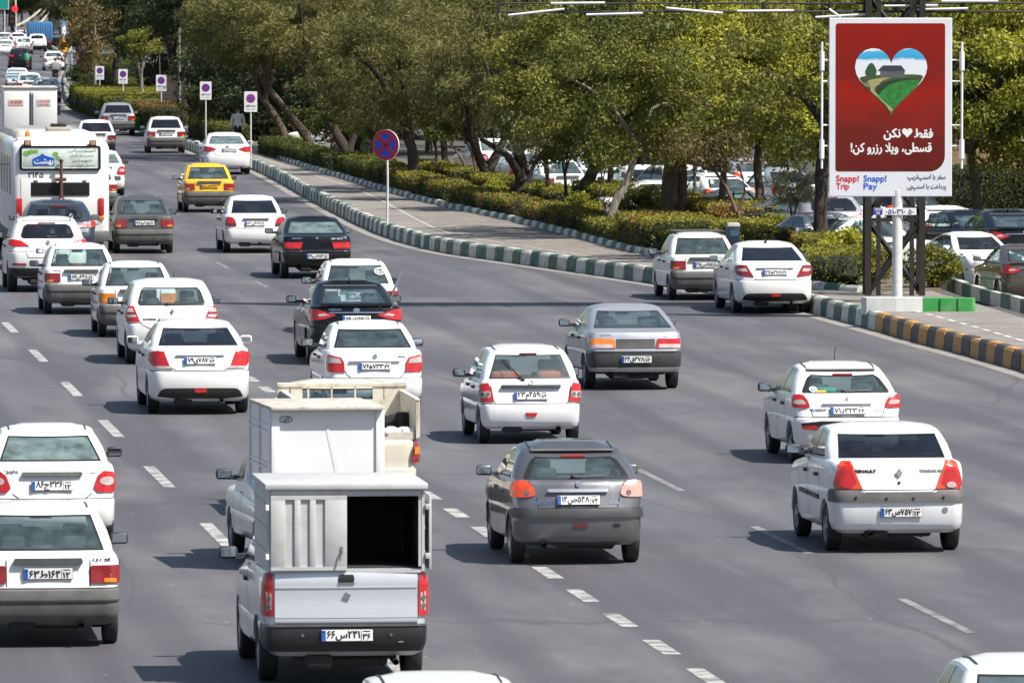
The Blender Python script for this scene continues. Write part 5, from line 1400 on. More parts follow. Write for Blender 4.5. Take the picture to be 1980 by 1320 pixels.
# left end of the garden
tree('brown', 180, 194, 'bare looking brown crowned tree rising from the yellow hedge', top=(-.1, 0, 1.7), r=.15, crown_at=(-.2, .2, 3.3), cvar=1, cs=1.35, cz=1.3, bk=BARK, limbs=4)
tree('small', 272, 218, 'small pollarded tree with a pale trunk between two parking signs', top=(0, 0, 2.0), r=.13, crown_at=(0, .2, 3.4), cvar=0, cs=1.0, bk=BARKP, limbs=4)
tree('dark', 325, 205, 'huge dark evergreen above the parked silver car', top=(.2, .4, 4.2), r=.28, crown_at=(.3, .6, 6.6), cvar=0, cs=1.25, bk=BARKD)
tree('dark', 405, 226, 'dark evergreen hanging low over the footpath stairs', top=(.1, .3, 3.4), r=.24, crown_at=(.1, .5, 5.4), cvar=1, cs=1.05, bk=BARKD)
tree('dark', 225, 190, 'dark evergreen left of the huge one, behind the brown crowned tree', top=(.1, .3, 4.0), r=.24, crown_at=(.2, .4, 6.4), cvar=1, cs=1.1, bk=BARKD)
ORD = ['first', 'second', 'third', 'fourth', 'fifth', 'sixth', 'seventh', 'eighth', 'ninth', 'tenth', 'eleventh', 'twelfth', 'thirteenth', 'fourteenth', 'fifteenth', 'sixteenth', 'seventeenth', 'eighteenth', 'nineteenth', 'twentieth', 'next to last', 'last']
BG = 'trees beyond the car park'
rnd = random.Random(11)
kinds2 = ['feather', 'leafy', 'feather', 'leafy', 'leafy', 'lime', 'leafy', 'dark']
def bgtree(kind, px, py, cs, top, lab, cv, zz=.02):
    return tree(kind, px, py, lab, top=(rnd.uniform(-.3, .3), .2, top), r=.17, crown_at=(rnd.uniform(-.4, .4), .3, top + 1.5 * cs), cvar=cv, cs=cs, z=zz, group=BG, bk=BARKD if kind in ('dark', 'leafy') else BARK)
B2 = [('dark', 545, 262), ('feather', 620, 272), ('dark', 720, 283), ('feather', 830, 296), ('lime', 930, 300), ('dark', 1040, 318), ('dark', 1130, 330), ('leafy', 1230, 345), ('lime', 1330, 350),
      ('dark', 1420, 362), ('leafy', 1510, 372), ('lime', 1650, 380), ('dark', 1730, 385), ('lime', 1893, 432), ('dark', 2010, 420), ('dark', 2085, 430)]  # many dark leaf kinds: shaded depth behind the front crowns, given by colour
for i, (k, x, y) in enumerate(B2):
    bgtree(k, x, y, 1.12 if k != 'dark' else 1.2, 2.2, '%s tree, %s from the stairs in the car park row' % ({'feather': 'feathery olive', 'leafy': 'broad green', 'lime': 'bright lime', 'dark': 'dark'}[k], ORD[i]), i % 3 if k in ('feather', 'leafy') else i % 2)
B4 = [(k_, x_) for k_, x_ in zip(['dark', 'leafy', 'dark', 'feather'] * 7, range(400, 2120, 80))]
for i, (k, x) in enumerate(B4):
    tree(k, x, 212 + rnd.uniform(-6, 10) + (x - 400) * .018, '%s tree, %s from the stairs in the deepest row' % ({'feather': 'feathery olive', 'leafy': 'broad green', 'dark': 'dark'}[k], ORD[i]), top=(0, 0, .8), r=.2, crown_at=(0, 0, 2.9), cvar=i % 2, cs=1.45, z=.02, group='trees of the deepest row', bk=BARKD)
B3 = [('dark', 560), ('dark', 520), ('dark', 610), ('feather', 700), ('dark', 790), ('dark', 880), ('dark', 970), ('leafy', 1060), ('dark', 1150), ('dark', 1240), ('dark', 1330), ('dark', 1420), ('dark', 1510), ('leafy', 1600), ('dark', 1690), ('lime', 1780), ('dark', 1850), ('dark', 1920), ('leafy', 1990), ('dark', 2060)]  # mostly dark leaves, so shaded recesses are put into the crown colour
for i, (k, x) in enumerate(B3):
    bgtree(k, x, 262 + rnd.uniform(-8, 22) + (x - 430) * .02, 1.25, .9, '%s tree, %s from the stairs in the row closing the view' % ({'feather': 'feathery olive', 'leafy': 'broad green', 'lime': 'bright lime', 'dark': 'dark'}[k], ORD[i]), i % 2)
for i, (k, x, y, cs) in enumerate([('feather', -25, 66, 1.2), ('dark', 25, 62, 1.3), ('leafy', 8, 58, 1.2), ('feather', 60, 60, 1.25), ('leafy', 42, 52, 1.4), ('dark', 95, 62, 1.5), ('dark', 118, 66, 1.4), ('leafy', 138, 74, 1.3), ('feather', 162, 84, 1.5), ('dark', 190, 95, 1.6), ('leafy', 150, 60, 1.6), ('feather', 240, 120, 1.5), ('leafy', 80, 50, 1.6), ('dark', 10, 50, 1.6), ('dark', 175, 75, 1.7), ('leafy', 205, 90, 1.7), ('dark', 270, 135, 1.7), ('feather', 230, 105, 1.7), ('dark', 310, 160, 1.5)]):
    tree(k, x, y, '%s tree at the far junction, %s from the outer edge' % ({'feather': 'feathery olive', 'leafy': 'broad green', 'dark': 'dark'}[k], ORD[i]), top=(0, 0, 2.2), r=.25, crown_at=(0, .3, 5.0), cvar=i % 2, cs=cs, z=0, group='trees at the far junction')

# ------------------------------------------------------------------ hedges and shrubs
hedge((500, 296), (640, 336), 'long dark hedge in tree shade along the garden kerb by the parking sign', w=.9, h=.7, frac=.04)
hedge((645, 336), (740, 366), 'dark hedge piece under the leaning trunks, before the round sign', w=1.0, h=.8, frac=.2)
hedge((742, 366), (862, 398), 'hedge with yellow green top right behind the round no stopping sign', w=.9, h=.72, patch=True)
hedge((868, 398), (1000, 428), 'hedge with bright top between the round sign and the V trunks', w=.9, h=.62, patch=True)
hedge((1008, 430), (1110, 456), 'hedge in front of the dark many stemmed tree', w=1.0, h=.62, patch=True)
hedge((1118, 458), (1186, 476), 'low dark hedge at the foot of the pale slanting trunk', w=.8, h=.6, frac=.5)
hedge((1190, 476), (1262, 492), 'yellow rust hedge beside the kerb end, in front of the twin trunk', w=1.8, h=.95, patch=True, frac=1.0)
hedge((1268, 494), (1345, 510), 'dark low hedge behind the white sedan with the roof rack', w=1.2, h=.75, frac=.6)
hedge((1345, 484), (1460, 508), 'hedge with clipped lime top beside the charity box', w=1.6, h=.85)
hedge((1572, 553), (1664, 553), 'lush light green hedge left of the lattice tower', w=6.0, h=.78, frac=1.0, dens=420)
hedge((1500, 500), (1580, 520), 'rust tinged hedge under the dark trunk left of the billboard', w=1.4, h=.8, patch=True)
hedge((790, 338), (880, 358), 'second row hedge with yellow top behind the thick upright trunk', w=1.0, h=.55)
hedge((905, 366), (1080, 402), 'second row hedge running behind the V trunks', w=1.0, h=.55)
hedge((1105, 404), (1280, 436), 'second row hedge hiding the white roofs by the pale trunk', w=1.4, h=.9)
hedge((1310, 444), (1440, 470), 'second row hedge between the twin trunk and the straight slender trunk', w=1.4, h=.95, patch=True)
hedge((135, 210), (205, 236), 'yellow green hedge at the bend, dark on its road side', w=4.5, h=1.2, z=.1)
hedge((208, 222), (250, 236), 'narrow dark hedge behind the parked silver grey sedan', w=2.0, h=1.0, z=.2)
hedge((255, 244), (292, 252), 'small brownish hedge behind the green and white block', w=1.6, h=1.1, tops=LF_RUST, z=.3)
hedge((215, 196), (345, 226), 'dark hedge closing the lawn between the parking signs and the evergreens', w=2.5, h=1.3, frac=.1, z=.1)
hedge((150, 150), (215, 176), 'dark hedge behind the brown crowned tree', w=2.5, h=1.6, frac=.1, z=.1)
hedge((1745, 404), (2060, 404), 'dark untrimmed hedge at the foot of the tan brick wall', w=1.2, h=1.3, frac=.1, z=.02)
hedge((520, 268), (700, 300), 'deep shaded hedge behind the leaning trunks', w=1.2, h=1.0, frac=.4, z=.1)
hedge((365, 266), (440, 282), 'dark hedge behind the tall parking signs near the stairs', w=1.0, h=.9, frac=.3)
for i, (x, y, r_, mt, lab) in enumerate([
        (1800, 556, .62, LF_SHOOT, 'round lime bush right of the lattice tower'), (1690, 548, .55, LF_SHOOT, 'lime bush seen through the lattice tower'),
        (1500, 478, .55, LF_LIME, 'bright lime bush beside the grey car roof'), (1545, 500, .6, LF_RUST, 'rust coloured bush near the crooked sapling'),
        (1400, 470, .65, LF_RUST, 'rust coloured bush by the forked sapling'), (1600, 528, .6, LF_GREEN, 'green bush under the dark trunk'), (1640, 530, .7, LF_LIME, 'lime bush below the white car roof'),
        (690, 340, .55, LF_GREEN, 'glossy green bush beside the dark hedge piece'), (730, 352, .6, LF_GREEN, 'glossy green bush near the round sign pole'),
        (1120, 430, .55, LF_LIME, 'bright bush at the foot of the sinuous trunk'), (960, 398, .5, LF_LIME, 'bright bush at the foot of the V trunks'), (1240, 440, .75, LF_GREEN, 'green bush under the white roof by the pale trunk'),
        (1460, 450, .6, LF_GREEN, 'green bush at the foot of the straight slender trunk'), (150, 162, .8, LF_DARK, 'dark shrub on the far kerb bend'), (165, 178, .7, LF_HEDGE, 'low shrub beside the small far signs'),
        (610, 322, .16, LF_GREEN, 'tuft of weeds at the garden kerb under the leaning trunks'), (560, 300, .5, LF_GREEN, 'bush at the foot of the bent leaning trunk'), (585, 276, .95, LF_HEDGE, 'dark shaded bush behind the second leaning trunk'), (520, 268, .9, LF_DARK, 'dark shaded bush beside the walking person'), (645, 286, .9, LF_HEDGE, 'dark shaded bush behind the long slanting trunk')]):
    shrub(x, y, lab, r_, mt, var=i % 2)
# ------------------------------------------------------------------ traffic, nearest first
FAR = .085
car('pride', 92, 1243, 'white sedan with grey plastic bumper and dusty headrests at the bottom corner, plate ending 12', '۶۳ط۱۶۴|۱۲', words=[('131 SE', .05, .58, .945, INK, .19)])
car('tiba', 100, 1052, 'white sedan with hazy green rear window just ahead of the grey bumpered one', '۸۶ج۳۳۶|۱۲', words=[('SAIPA', .045, -.50, .965, STEEL, .15), ('Tiba', .045, .50, .965, STEEL, .12)])
car('h206', 1120, 1086, 'dark grey hatchback with one faded pink tail lamp and one orange one', '۱۴ص۵۴۸|۷۴', driver='dark grey hatchback', words=[('PEUGEOT', .058, -.43, .765, CHROME, .29), ('206', .058, .44, .765, CHROME, .13)])
car('logan', 1741, 1062, 'white sedan with tall orange tail lamps and a dark bumper band on the open road', '۶۳ص۷۵۷|۱۲', words=[('RENAULT', .05, -.42, 1.03, INK, .26), ('TONDAR 90', .045, .40, 1.03, CHROME, .28)])
car('h207', 1642, 893, 'white hatchback with ring shaped red lamps and a black bumper insert', '۷۱د۳۲۳|۲۶', words=[('PEUGEOT', .05, -.45, .80, STEEL, .26), ('207i', .05, .46, .79, STEEL, .12)])
car('hatch', 1028, 855, 'boxy white hatchback with red seat covers and a raised rear wiper', '۲۳م۴۵۹|۷۴')
car('s405', 1231, 750, 'silver sedan with ribbed boot panel and mismatched amber and red tail lamps', '۴۴ق۳۷۸|۷۴', driver='silver sedan with the ribbed boot', words=[('PEUGEOT', .04, -.52, .965, STEEL, .2), ('GLX', .05, .55, .955, STEEL, .1)])
car('dena', 387, 797, 'white sedan with tinted rear window and black lower bumper, alone beside the lane dashes', '۷۹ی۷۸۷|۷۴')
car('saina', 726, 797, 'white sedan with red and clear tail lamps directly ahead of the dirty cream pickup', '۷۶ﻫ۷۳۳|۴۲', words=[('Saina', .045, .44, .955, STEEL, .12)])
car('fast', 690, 702, 'glossy black sedan with a chrome boot strip and slanted red lamps', '۶۹د۷۶۹|۷۴', words=[('NISSAN', .05, -.40, 1.03, CHROME, .22)])
car('pride', 697, 645, 'white sedan with a round white sticker on its window, half hidden by the black sedan', '۳۶ن۲۱۹|۷۴', driver='sedan with the round white sticker')
car('sandero', 333, 702, 'white hatchback with tall red pillar lamps and a low rear wiper', '۵۲م۶۳۱|۷۴', words=[('SANDERO', .045, -.42, .84, INK, .24)])
car('pride', 267, 650, 'white sedan with amber tail lamps squeezed between two white cars', '۴۷ص۳۱۲|۷۴', lens=L_AMB, driver='sedan with amber tail lamps')
car('pride', 157, 606, 'white sedan with dark grey bumper and seat backs showing, ahead of the amber lamped one', '۸۹ن۴۴۸|۷۴', words=[('SAIPA', .04, -.52, .945, STEEL, .14)])
car('suv', 93, 563, 'white SUV with tinted rear window and low black bumper', '۲۵د۸۳۹|۳۶')
car('suv', 115, 521, 'dark grey blue SUV behind the bus, with red lamps', '۳۷ب۶۴۱|۷۴', paintm=P_BLUEG)
car('pride', 279, 489, 'dark grey sedan with black bumper, alone behind the bus corner', '۹۴ﻫ۲۱۵|۷۲', paintm=P_DGREY, driver='dark grey sedan behind the bus')
car('s405b', 614, 537, 'black sedan with L shaped red lamps and a misty rear window', '۴۱ب۲۵۲|۸۲', gl=GLASS_T, words=[('PEUGEOT', .05, -.48, .965, CHROME, .24), ('405 GLX', .05, .47, .955, CHROME, .28)])
car('cielo', 495, 488, 'white sedan with a black tinted rear window beside the black sedan', '۵۲ی۶۸۱|۳۲')
car('taxi', 405, 410, 'yellow taxi with a grey bumper and a roof sign', '۵۶ت۲۸۳|۱۲', cat='taxi', group='taxis', yellow=True)
car('cerato', 440, 337, 'white rounded sedan pulled up at the kerb under the crossed sign', '۶۵ل۲۳۷|۷۴', yaw=FAR, group='cars stopped along the kerb')
car('pride', 322, 296, 'white sedan with one brake lamp glowing, ahead of the yellow taxi', '۱۸م۴۱۲|۷۴', yaw=FAR, group='cars stopped along the kerb', gl=GLASS_D)
car('pride', 229, 262, 'silver grey sedan parked where the kerb bends near the green and white block', '۳۲ب۵۱۷|۷۴', paintm=P_SILVER, yaw=FAR, group='cars stopped along the kerb', gl=GLASS_D)
car('pride', 187, 304, 'white sedan with dark window, farthest of the three passing the bus', '۷۴ج۱۸۳|۷۴', yaw=FAR, gl=GLASS_D)
car('tiba', 195, 378, 'white sedan with clear lamp centres, middle of the three passing the bus', '۴۳ص۶۲۸|۷۴', yaw=.095)
car('pride', 178, 412, 'white sedan mostly hidden by the bus, closest of the three passing it', '۲۹ل۳۷۱|۷۴', yaw=.098)
car('pride', 58, 189, 'white sedan hidden behind the blue striped pickup and the box lorry', None, yaw=FAR)
car('s405', 92, 199, 'silver sedan with a lit red lamp beside the white box lorry', None, yaw=FAR)
car('suv', 40, 136, 'black SUV in the far queue, behind the scooter rider', None, paintm=P_BLACK, yaw=FAR, group='cars queuing at the far junction')
car('saina', 105, 137, 'white sedan alone by the far kerb bend, ahead of the scooter with a box', None, yaw=FAR, group='cars queuing at the far junction')
car('tiba', 12, 108, 'white sedan at the far queue edge, beside the black SUV', None, yaw=FAR, group='cars queuing at the far junction')
car('sandero', 47, 104, 'white hatchback in the far queue, just ahead of the black SUV', None, yaw=FAR, group='cars queuing at the far junction')
car('suv', 73, 100, 'white SUV in the far queue, right behind the blue lorry', None, yaw=FAR, group='cars queuing at the far junction')
car('pride', 10, 91, 'white sedan deepest in the outer lane of the far queue', None, yaw=FAR, group='cars queuing at the far junction')
car('dena', 36, 92, 'white sedan between the far traffic lights and the white hatchback', None, yaw=FAR, group='cars queuing at the far junction')
car('h206', 44, 85, 'white hatchback just left of the blue lorry box in the far queue', None, paintm=P_WHITE, yaw=FAR, group='cars queuing at the far junction')
car('s405b', 108, 93, 'dark car half hidden past the blue lorry by the yellow bin', None, yaw=FAR, group='cars queuing at the far junction')
car('pride', 886, 1672, 'white car of which only the roof shows at the lower edge', '۷۱ب۳۱۵|۷۴')
car('pride', 2052, 1625, 'white car cut off by the lower corner, roof and side windows showing', '۲۲م۸۱۴|۷۴')
# ------------------------------------------------------------------ cars stopped at the near kerb
KG = 'cars stopped along the kerb'
car('pride', 1366, 579, 'white sedan with a dark roof rack stopped at the kerb', '۴۵س۱۱۵|۷۴', group=KG)
car('dena2', 1500, 604, 'white rounded sedan with tinted window and roof fin parked at the kerb end', '۲۷ﻫ۲۷۸|۲۶', group=KG)
# ------------------------------------------------------------------ the car park behind the trees
CP = 'cars in the car park behind the trees'
car('cielo', 1277, 414, 'white sedan with dark window in the car park beside the pale slanting trunk', None, group=CP, dyaw=.25, gl=GLASS_D)
car('sandero', 1345, 420, 'white hatchback in the car park behind the thick double trunk', None, group=CP, dyaw=.3)
car('h206', 1420, 432, 'dusty white hatchback in the car park seen past the forked sapling', None, group=CP, paintm=P_WHITE2, dyaw=.35)
car('pride', 1200, 450, 'white car side on behind the hedge, roof only, by the pale trunk', None, group=CP, yaw=-1.5)
car('tiba', 1350, 468, 'white car side on behind the hedge with dusty roof, by the charity box', None, group=CP, yaw=-1.5, paintm=P_WHITE2)
car('s405', 1440, 490, 'grey car roof low behind the hedge beside the straight trunk', None, group=CP, yaw=-1.5, paintm=P_GREY)
car('cerato', 1555, 528, 'white sedan facing the road beside the dark trunk, its windscreen showing', None, group=CP, yaw=3.5)
car('suv', 1622, 500, 'silver SUV parked behind the dark trunk and billboard', None, group=CP, paintm=P_SILVER, dyaw=.15)
car('pride', 1600, 536, 'white car with its roof just above the bushes under the billboard', None, group=CP, yaw=-1.4)
car('h206', 1850, 512, 'white hatchback with dark bumper strip in the car park beyond the billboard', None, group=CP, paintm=P_WHITE, dyaw=.12)
car('s405b', 1925, 522, 'black sedan among the parked cars right of the billboard, rear hidden', None, group=CP, dyaw=.15, yaw=.2)
car('fast', 1985, 528, 'black sedan at the picture edge among the parked cars', None, group=CP, dyaw=.1)
car('cerato', 1842, 553, 'white sedan facing the road with its headlight showing, beside the brown sedan', None, group=CP, yaw=3.46, size=.86)
car('fast', 2010, 592, 'brown grey sedan with bright red lamp at the picture edge by the striped kerb', None, group=CP, paintm=P_BROWN, dyaw=.02, gl=GLASS, size=.88)
car('pride', 1100, 398, 'white sedan glimpsed between the bent trunks in the car park', None, group=CP, dyaw=.2)
car('saina', 1035, 378, 'white sedan glimpsed left of the bent trunks in the car park', None, group=CP, dyaw=.2)
car('tiba', 975, 350, 'white sedan glimpsed behind the crossing trunks', None, group=CP, dyaw=.2)
car('dena', 720, 298, 'white sedan glimpsed through the leaning trunks, nearest of those', None, group=CP, yaw=1.5)
car('pride', 660, 284, 'white sedan glimpsed behind the second leaning trunk', None, group=CP, yaw=1.5)
car('sandero', 655, 275, 'white hatchback deep in shade between the leaning trunks', None, group=CP, yaw=1.4)
car('pride', 1180, 385, 'white sedan farther back between the trunks in the car park', None, group=CP, dyaw=.3)
car('h206', 1470, 395, 'silver hatchback far back in the car park behind the straight trunk', None, group=CP, dyaw=.3, paintm=P_SILVER)
car('cielo', 1545, 420, 'grey sedan far back in the car park left of the billboard', None, group=CP, dyaw=.2, paintm=P_SILVER)
# ------------------------------------------------------------------ pickups
CANO = worn('canopy_steel', (.50, .505, .51), (.40, .375, .34), .46, .78, 2.2, .5)
CANW = plain('box_white_paint', (.78, .78, .77), .4, var=.05, vscale=1.5)
RUSTY = worn('rusty_edge', (.56, .52, .47), (.27, .15, .08), .46, .74, 5.0)
CREAMD = worn('dirty_cream_panel', (.60, .565, .48), (.22, .16, .10), .50, .80, 3.0)
LOADB = plain('pale_blue_panel', (.30, .48, .58), .5, var=.15)
SP['pickup'] = spec(name='pickup_truck', W=1.74, ro=.98, wb=2.70, fo=.80, tr=.315, tw=.20, rc=(.07, .16), bow=.02, fc=(.2, .25), paint=P_PICKUP,
    rows=rows_std(.36, .625, 1.165, .86, ledge=.06, lean=.03, lid=.05), bump=(1, 5), bump_mat=BLACKM, nlid=6,
    belt=dict(yr=1.05, yf=2.75, hw=.77, z=1.12, rc=(.08, .10)), roof=dict(yr=1.20, yf=2.15, hw=.63, z=1.52, rc=(.07, .10), drop=.03),
    plate=(0, .53), handle_z=.96, doors=(1.05, 1.12, 2.22), shelf=.02, yseat=1.75, rim=2, exhaust=.5, bgap=False, front=True,
    sf=[0, .03, .97, 1], sg=['P', 'G', 'P'])
SP['pickup']['fit'] = [('taillight', L_RED, [(.735, .72), (.89, .72), (.915, .80), (.905, 1.02), (.875, 1.14), (.745, 1.14)], dict(key='tl', th=.022)),
    ('reversing_light', L_CLEAR, [(.755, .785), (.80, .77), (.80, .97), (.755, .95)], dict(off=.026, th=.005, par='tl')),
    ('lamp_socket', PLASTIC_G, ell(.778, .90, .017, .026), dict(off=.033, th=.003, par='tl')), ('lamp_socket', PLASTIC_G, ell(.778, .82, .017, .026), dict(off=.033, th=.003, par='tl', key='l2')),
    ('tailgate', P_PICKUP, rrect(-.725, .70, .725, 1.145, .012), dict(mirror=False, th=.020)),
    ('tailgate_ridge', P_PICKUP, rect(-.72, 1.005, .72, 1.02), dict(mirror=False, off=.022, th=.012, par='tailgate')),
    ('lower_panel', P_PICKUP, rrect(-.725, .632, .725, .693, .008), dict(mirror=False, th=.016)),
    ('tailgate_handle', BLACKM, rrect(-.08, 1.06, .08, 1.125, .02), dict(mirror=False, off=.024, th=.010, par='tailgate')),
    ('handle_trim', CHROME, rrect(-.085, 1.045, .085, 1.062, .006), dict(mirror=False, off=.024, th=.014, par='tailgate')),
    ('badge', CHROME, [(-.045, .90), (-.01, .965), (.045, .94), (.02, .875)], dict(mirror=False, off=.026)),
    ('step_pad', PLASTIC, rect(-.86, .605, .86, .625), dict(mirror=False, th=.012, par='bumper')),
    ('tow_cover', STEEL, ell(.55, .46, .03, .008), dict(mirror=False, th=.004)), ('parking_sensor', PLASTIC_G, ell(.45, .53, .016, .016), dict(th=.003))]
def canopy_shell(m, x, y0, y1, z0, z1, over=.05, t=.03):
    m.box((-x + t / 2, (y0 + y1) / 2, (z0 + z1) / 2), (t, y1 - y0, z1 - z0)); m.box((x - t / 2, (y0 + y1) / 2, (z0 + z1) / 2), (t, y1 - y0, z1 - z0))
    m.box((0, y1 - t / 2, (z0 + z1) / 2), (2 * x - 2 * t - .004, t, z1 - z0)); m.box((0, (y0 + y1) / 2 - over / 2, z1 + .035), (2 * x + .06, y1 - y0 + over, .065), bev=.012)
    m.box((0, (y0 + y1) / 2 + .02, z0 + .015), (2 * x - 2 * t - .004, y1 - y0 - .08, .02))
pk = car('pickup', 670, 1312, 'silver pickup carrying a steel canopy, one ribbed door shut and the other open', '۶۶س۲۴۱|۳۶', cat='pickup', group='pickups', words=[('POWER', .06, .52, 1.085, CHROME, .17)])
m = MB(); x, y0, y1, z0, z1 = .80, -.90, .92, 1.17, 2.0
canopy_shell(m, x, y0, y1, z0, z1)
m.box((0, y0 + .02, z1 - .035), (2 * x - .07, .035, .06)); m.box((0, y0 + .02, z0 + .0), (2 * x - .07, .035, .03))
for sd in (-1, 1): m.box((sd * (x - .047), y0 + .02, (z0 + z1) / 2), (.03, .03, z1 - z0 - .10))
for i in range(3): m.box((-x - .004, (y0 + y1) / 2, z0 + .20 + i * .24), (.012, y1 - y0 - .02, .018)); m.box((x + .004, (y0 + y1) / 2, z0 + .20 + i * .24), (.012, y1 - y0 - .02, .018))
cp = m.build('canopy', CANO, pk, 30)
m = MB(); t_ = .035
for sd in (-1, 1): m.box((sd * (x - .045), (y0 + y1) / 2 + .03, (z0 + z1) / 2), (.02, y1 - y0 - .14, z1 - z0 - .05))
m.box((0, y1 - .06, (z0 + z1) / 2), (2 * x - .13, .02, z1 - z0 - .05)); m.box((0, (y0 + y1) / 2 + .03, z1 - .015), (2 * x - .13, y1 - y0 - .14, .012)); m.box((0, (y0 + y1) / 2 + .03, z0 + .034), (2 * x - .13, y1 - y0 - .14, .012))
m.build('canopy_lining', plain('soot_lining', (.028, .030, .034), .85, var=.4), cp)  # added dark panels: the shade inside the canopy is put into their colour
dm = MB(); w = .775; cx_ = -x + .03 + w / 2; zc = (z0 + z1) / 2 - .02; h = z1 - z0 - .07
dm.box((cx_, y0 - .012, zc), (w, .016, h))
for a, c in ((-.5, -.31), (-.19, -.11), (.01, .09), (.21, .5)): dm.box((cx_ + (a + c) / 2 * w, y0 - .030, zc), ((c - a) * w, .022, h - .07), bev=.006)
dm.box((cx_, y0 - .030, zc + h / 2 - .02), (w, .024, .036)); dm.box((cx_, y0 - .030, zc - h / 2 + .02), (w, .024, .036))
dr = dm.build('canopy_door', CANO, cp, 30)
hm = MB(); hm.tube([(cx_ + w * .43, y0 - .045, zc - .18), (cx_ + w * .43, y0 - .075, zc - .18), (cx_ + w * .40, y0 - .08, zc - .28)], .011, 6); hm.box((cx_ + w * .43, y0 - .045, zc - .17), (.03, .012, .07), bev=.004); hm.build('door_handle', STEEL, dr)
hg = MB()
for zz in (zc - .24, zc + .26): hg.box((-x - .006, y0 - .02, zz), (.035, .05, .06), bev=.006)
hg.build('hinge', CANW, dr)
d2 = MB(); d2.box((x + .055, y0 + .33, zc), (.024, .70, h), bev=.004)
for i in range(3): d2.box((x + .072, y0 + .14 + i * .2, zc), (.016, .08, h - .1))
for zz in (zc - .24, zc + .26): d2.box((x + .03, y0 + .0, zz), (.05, .05, .06), bev=.006)
d2.tube([(x + .08, y0 + .62, zc - .1), (x + .11, y0 + .62, zc - .1), (x + .11, y0 + .62, zc - .2)], .011, 6)
d2.build('canopy_door', CANO, cp, 30)
SP['minipick'] = spec(name='pickup_truck', W=1.60, ro=.70, wb=2.5, fo=.75, tr=.278, tw=.165, rc=(.07, .14), bow=.02,
    rows=rows_std(.34, .60, .80, .82, ledge=.03, lean=.02, lid=.03), bump=(1, 5), bump_mat=PLASTIC_G, nlid=6,
    belt=dict(yr=1.25, yf=2.35, hw=.735, z=1.0, rc=(.07, .09)), roof=dict(yr=1.35, yf=1.95, hw=.57, z=1.43, rc=(.07, .08), drop=.03),
    doors=(1.30, 1.36, 2.02), shelf=.02, yseat=1.7, plate=(0, .48), handle_z=.86, sf=[0, .03, .97, 1], sg=['P', 'G', 'P'], bgap=False,
    fit=[('taillight', L_RED, rrect(.64, .62, .74, .78, .01), {})])
pb = car('minipick', 632, 1096, 'small white pickup with a tall white box body just ahead of the silver canopy pickup', None, cat='pickup', group='pickups', dyaw=.06)
m = MB(); x, y0, y1, z0, z1 = .68, -.66, 1.22, .82, 1.96
m.box((0, (y0 + y1) / 2, (z0 + z1) / 2), (2 * x, y1 - y0, z1 - z0))
m.box((-x + .05, y0 - .014, (z0 + z1) / 2), (.10, .028, z1 - z0), bev=.008); m.box((x - .04, y0 - .014, (z0 + z1) / 2), (.08, .028, z1 - z0), bev=.008)
for zz in (z0 + .10, z0 + .42, z0 + .48, z0 + .86, z0 + .94): 
    for sd in (-1, 1): m.box((sd * (x + .010), (y0 + y1) / 2, zz), (.022, y1 - y0 - .02, .03), bev=.006)
for yy in (y0 + .03, .3, y1 - .03): 
    for sd in (-1, 1): m.box((sd * (x + .014), yy, (z0 + z1) / 2), (.03, .05, z1 - z0 - .01), bev=.006)
m.add([(-.02, y0 - .004, z1 - .20), (.02, y0 - .004, z1 - .20), (.34, y0 - .004, z0 + .1), (.16, y0 - .004, z0 + .1)] + [(0, y0 - .008, z1 - .20), (0.25, y0 - .008, z0 + .1)], [(0, 4, 5, 3), (4, 1, 2, 5), (0, 1, 4), (3, 5, 2)])
bx = m.build('box_body', CANW, pb, 30)
rm = MB(); rm.box((0, (y0 + y1) / 2 - .06, z1 + .02), (2 * x + .03, y1 - y0 + .13, .045), bev=.01); rm.build('box_roof', RUSTY, bx, 40)
lg = MB()
E8 = ell(-.50, z1 - .115, .085, .042, 20); E9 = ell(-.50, z1 - .115, .075, .033, 20)
lg.add([(a, y0 - .004, b) for a, b in E8] + [(a, y0 - .004, b) for a, b in E9], [(i, (i + 1) % 20, 20 + (i + 1) % 20, 20 + i) for i in range(20)])
lo_ = lg.build('maker_mark', INK, bx)
write(shape('کاوه'), .07, INK, lo_, (-.50, y0 - .006, z1 - .115), bold=.001, width=.10)
# dirty cream flat bed with tall steel sides
SP['flatbed'] = spec(name='pickup_truck', W=1.69, ro=1.0, wb=2.75, fo=.75, tr=.33, tw=.19, rc=(.05, .12), bow=.01, paint=P_CREAM,
    rows=rows_std(.46, .66, .86, 1.0, ledge=.03, lean=.02, lid=.03), bump=(1, 5), bump_mat=P_CREAM, nlid=6,
    belt=dict(yr=1.45, yf=2.85, hw=.78, z=1.16, rc=(.06, .09)), roof=dict(yr=1.50, yf=2.3, hw=.66, z=1.66, rc=(.06, .08), drop=.03),
    doors=(1.45, 1.5, 2.25), shelf=.02, yseat=1.9, plate=(-.1, .56), handle_z=1.0, sf=[0, .03, .97, 1], sg=['P', 'G', 'P'], bgap=False,
    fit=[('taillight', L_DRED, [(.735, .74), (.845, .74), (.85, 1.03), (.76, 1.05)], dict(key='tl', off=.02, th=.03)), ('turn_signal', L_AMB, rect(.755, .85, .84, .94), dict(off=.05, th=.005, par='tl'))])
SP['flatbed']['rows'][-1] = (1.04,) + SP['flatbed']['rows'][-1][1:]; SP['flatbed']['rows'][-2] = (1.02,) + SP['flatbed']['rows'][-2][1:]; SP['flatbed']['rows'][-3] = (.95,) + SP['flatbed']['rows'][-3][1:]
fb = car('flatbed', 690, 992, 'dirty cream flatbed pickup with tall rusty side panels and a slotted headboard', None, cat='pickup', group='pickups')
m = MB(); y0, y1, zb_, zt_ = -.95, 1.38, 1.06, 1.56
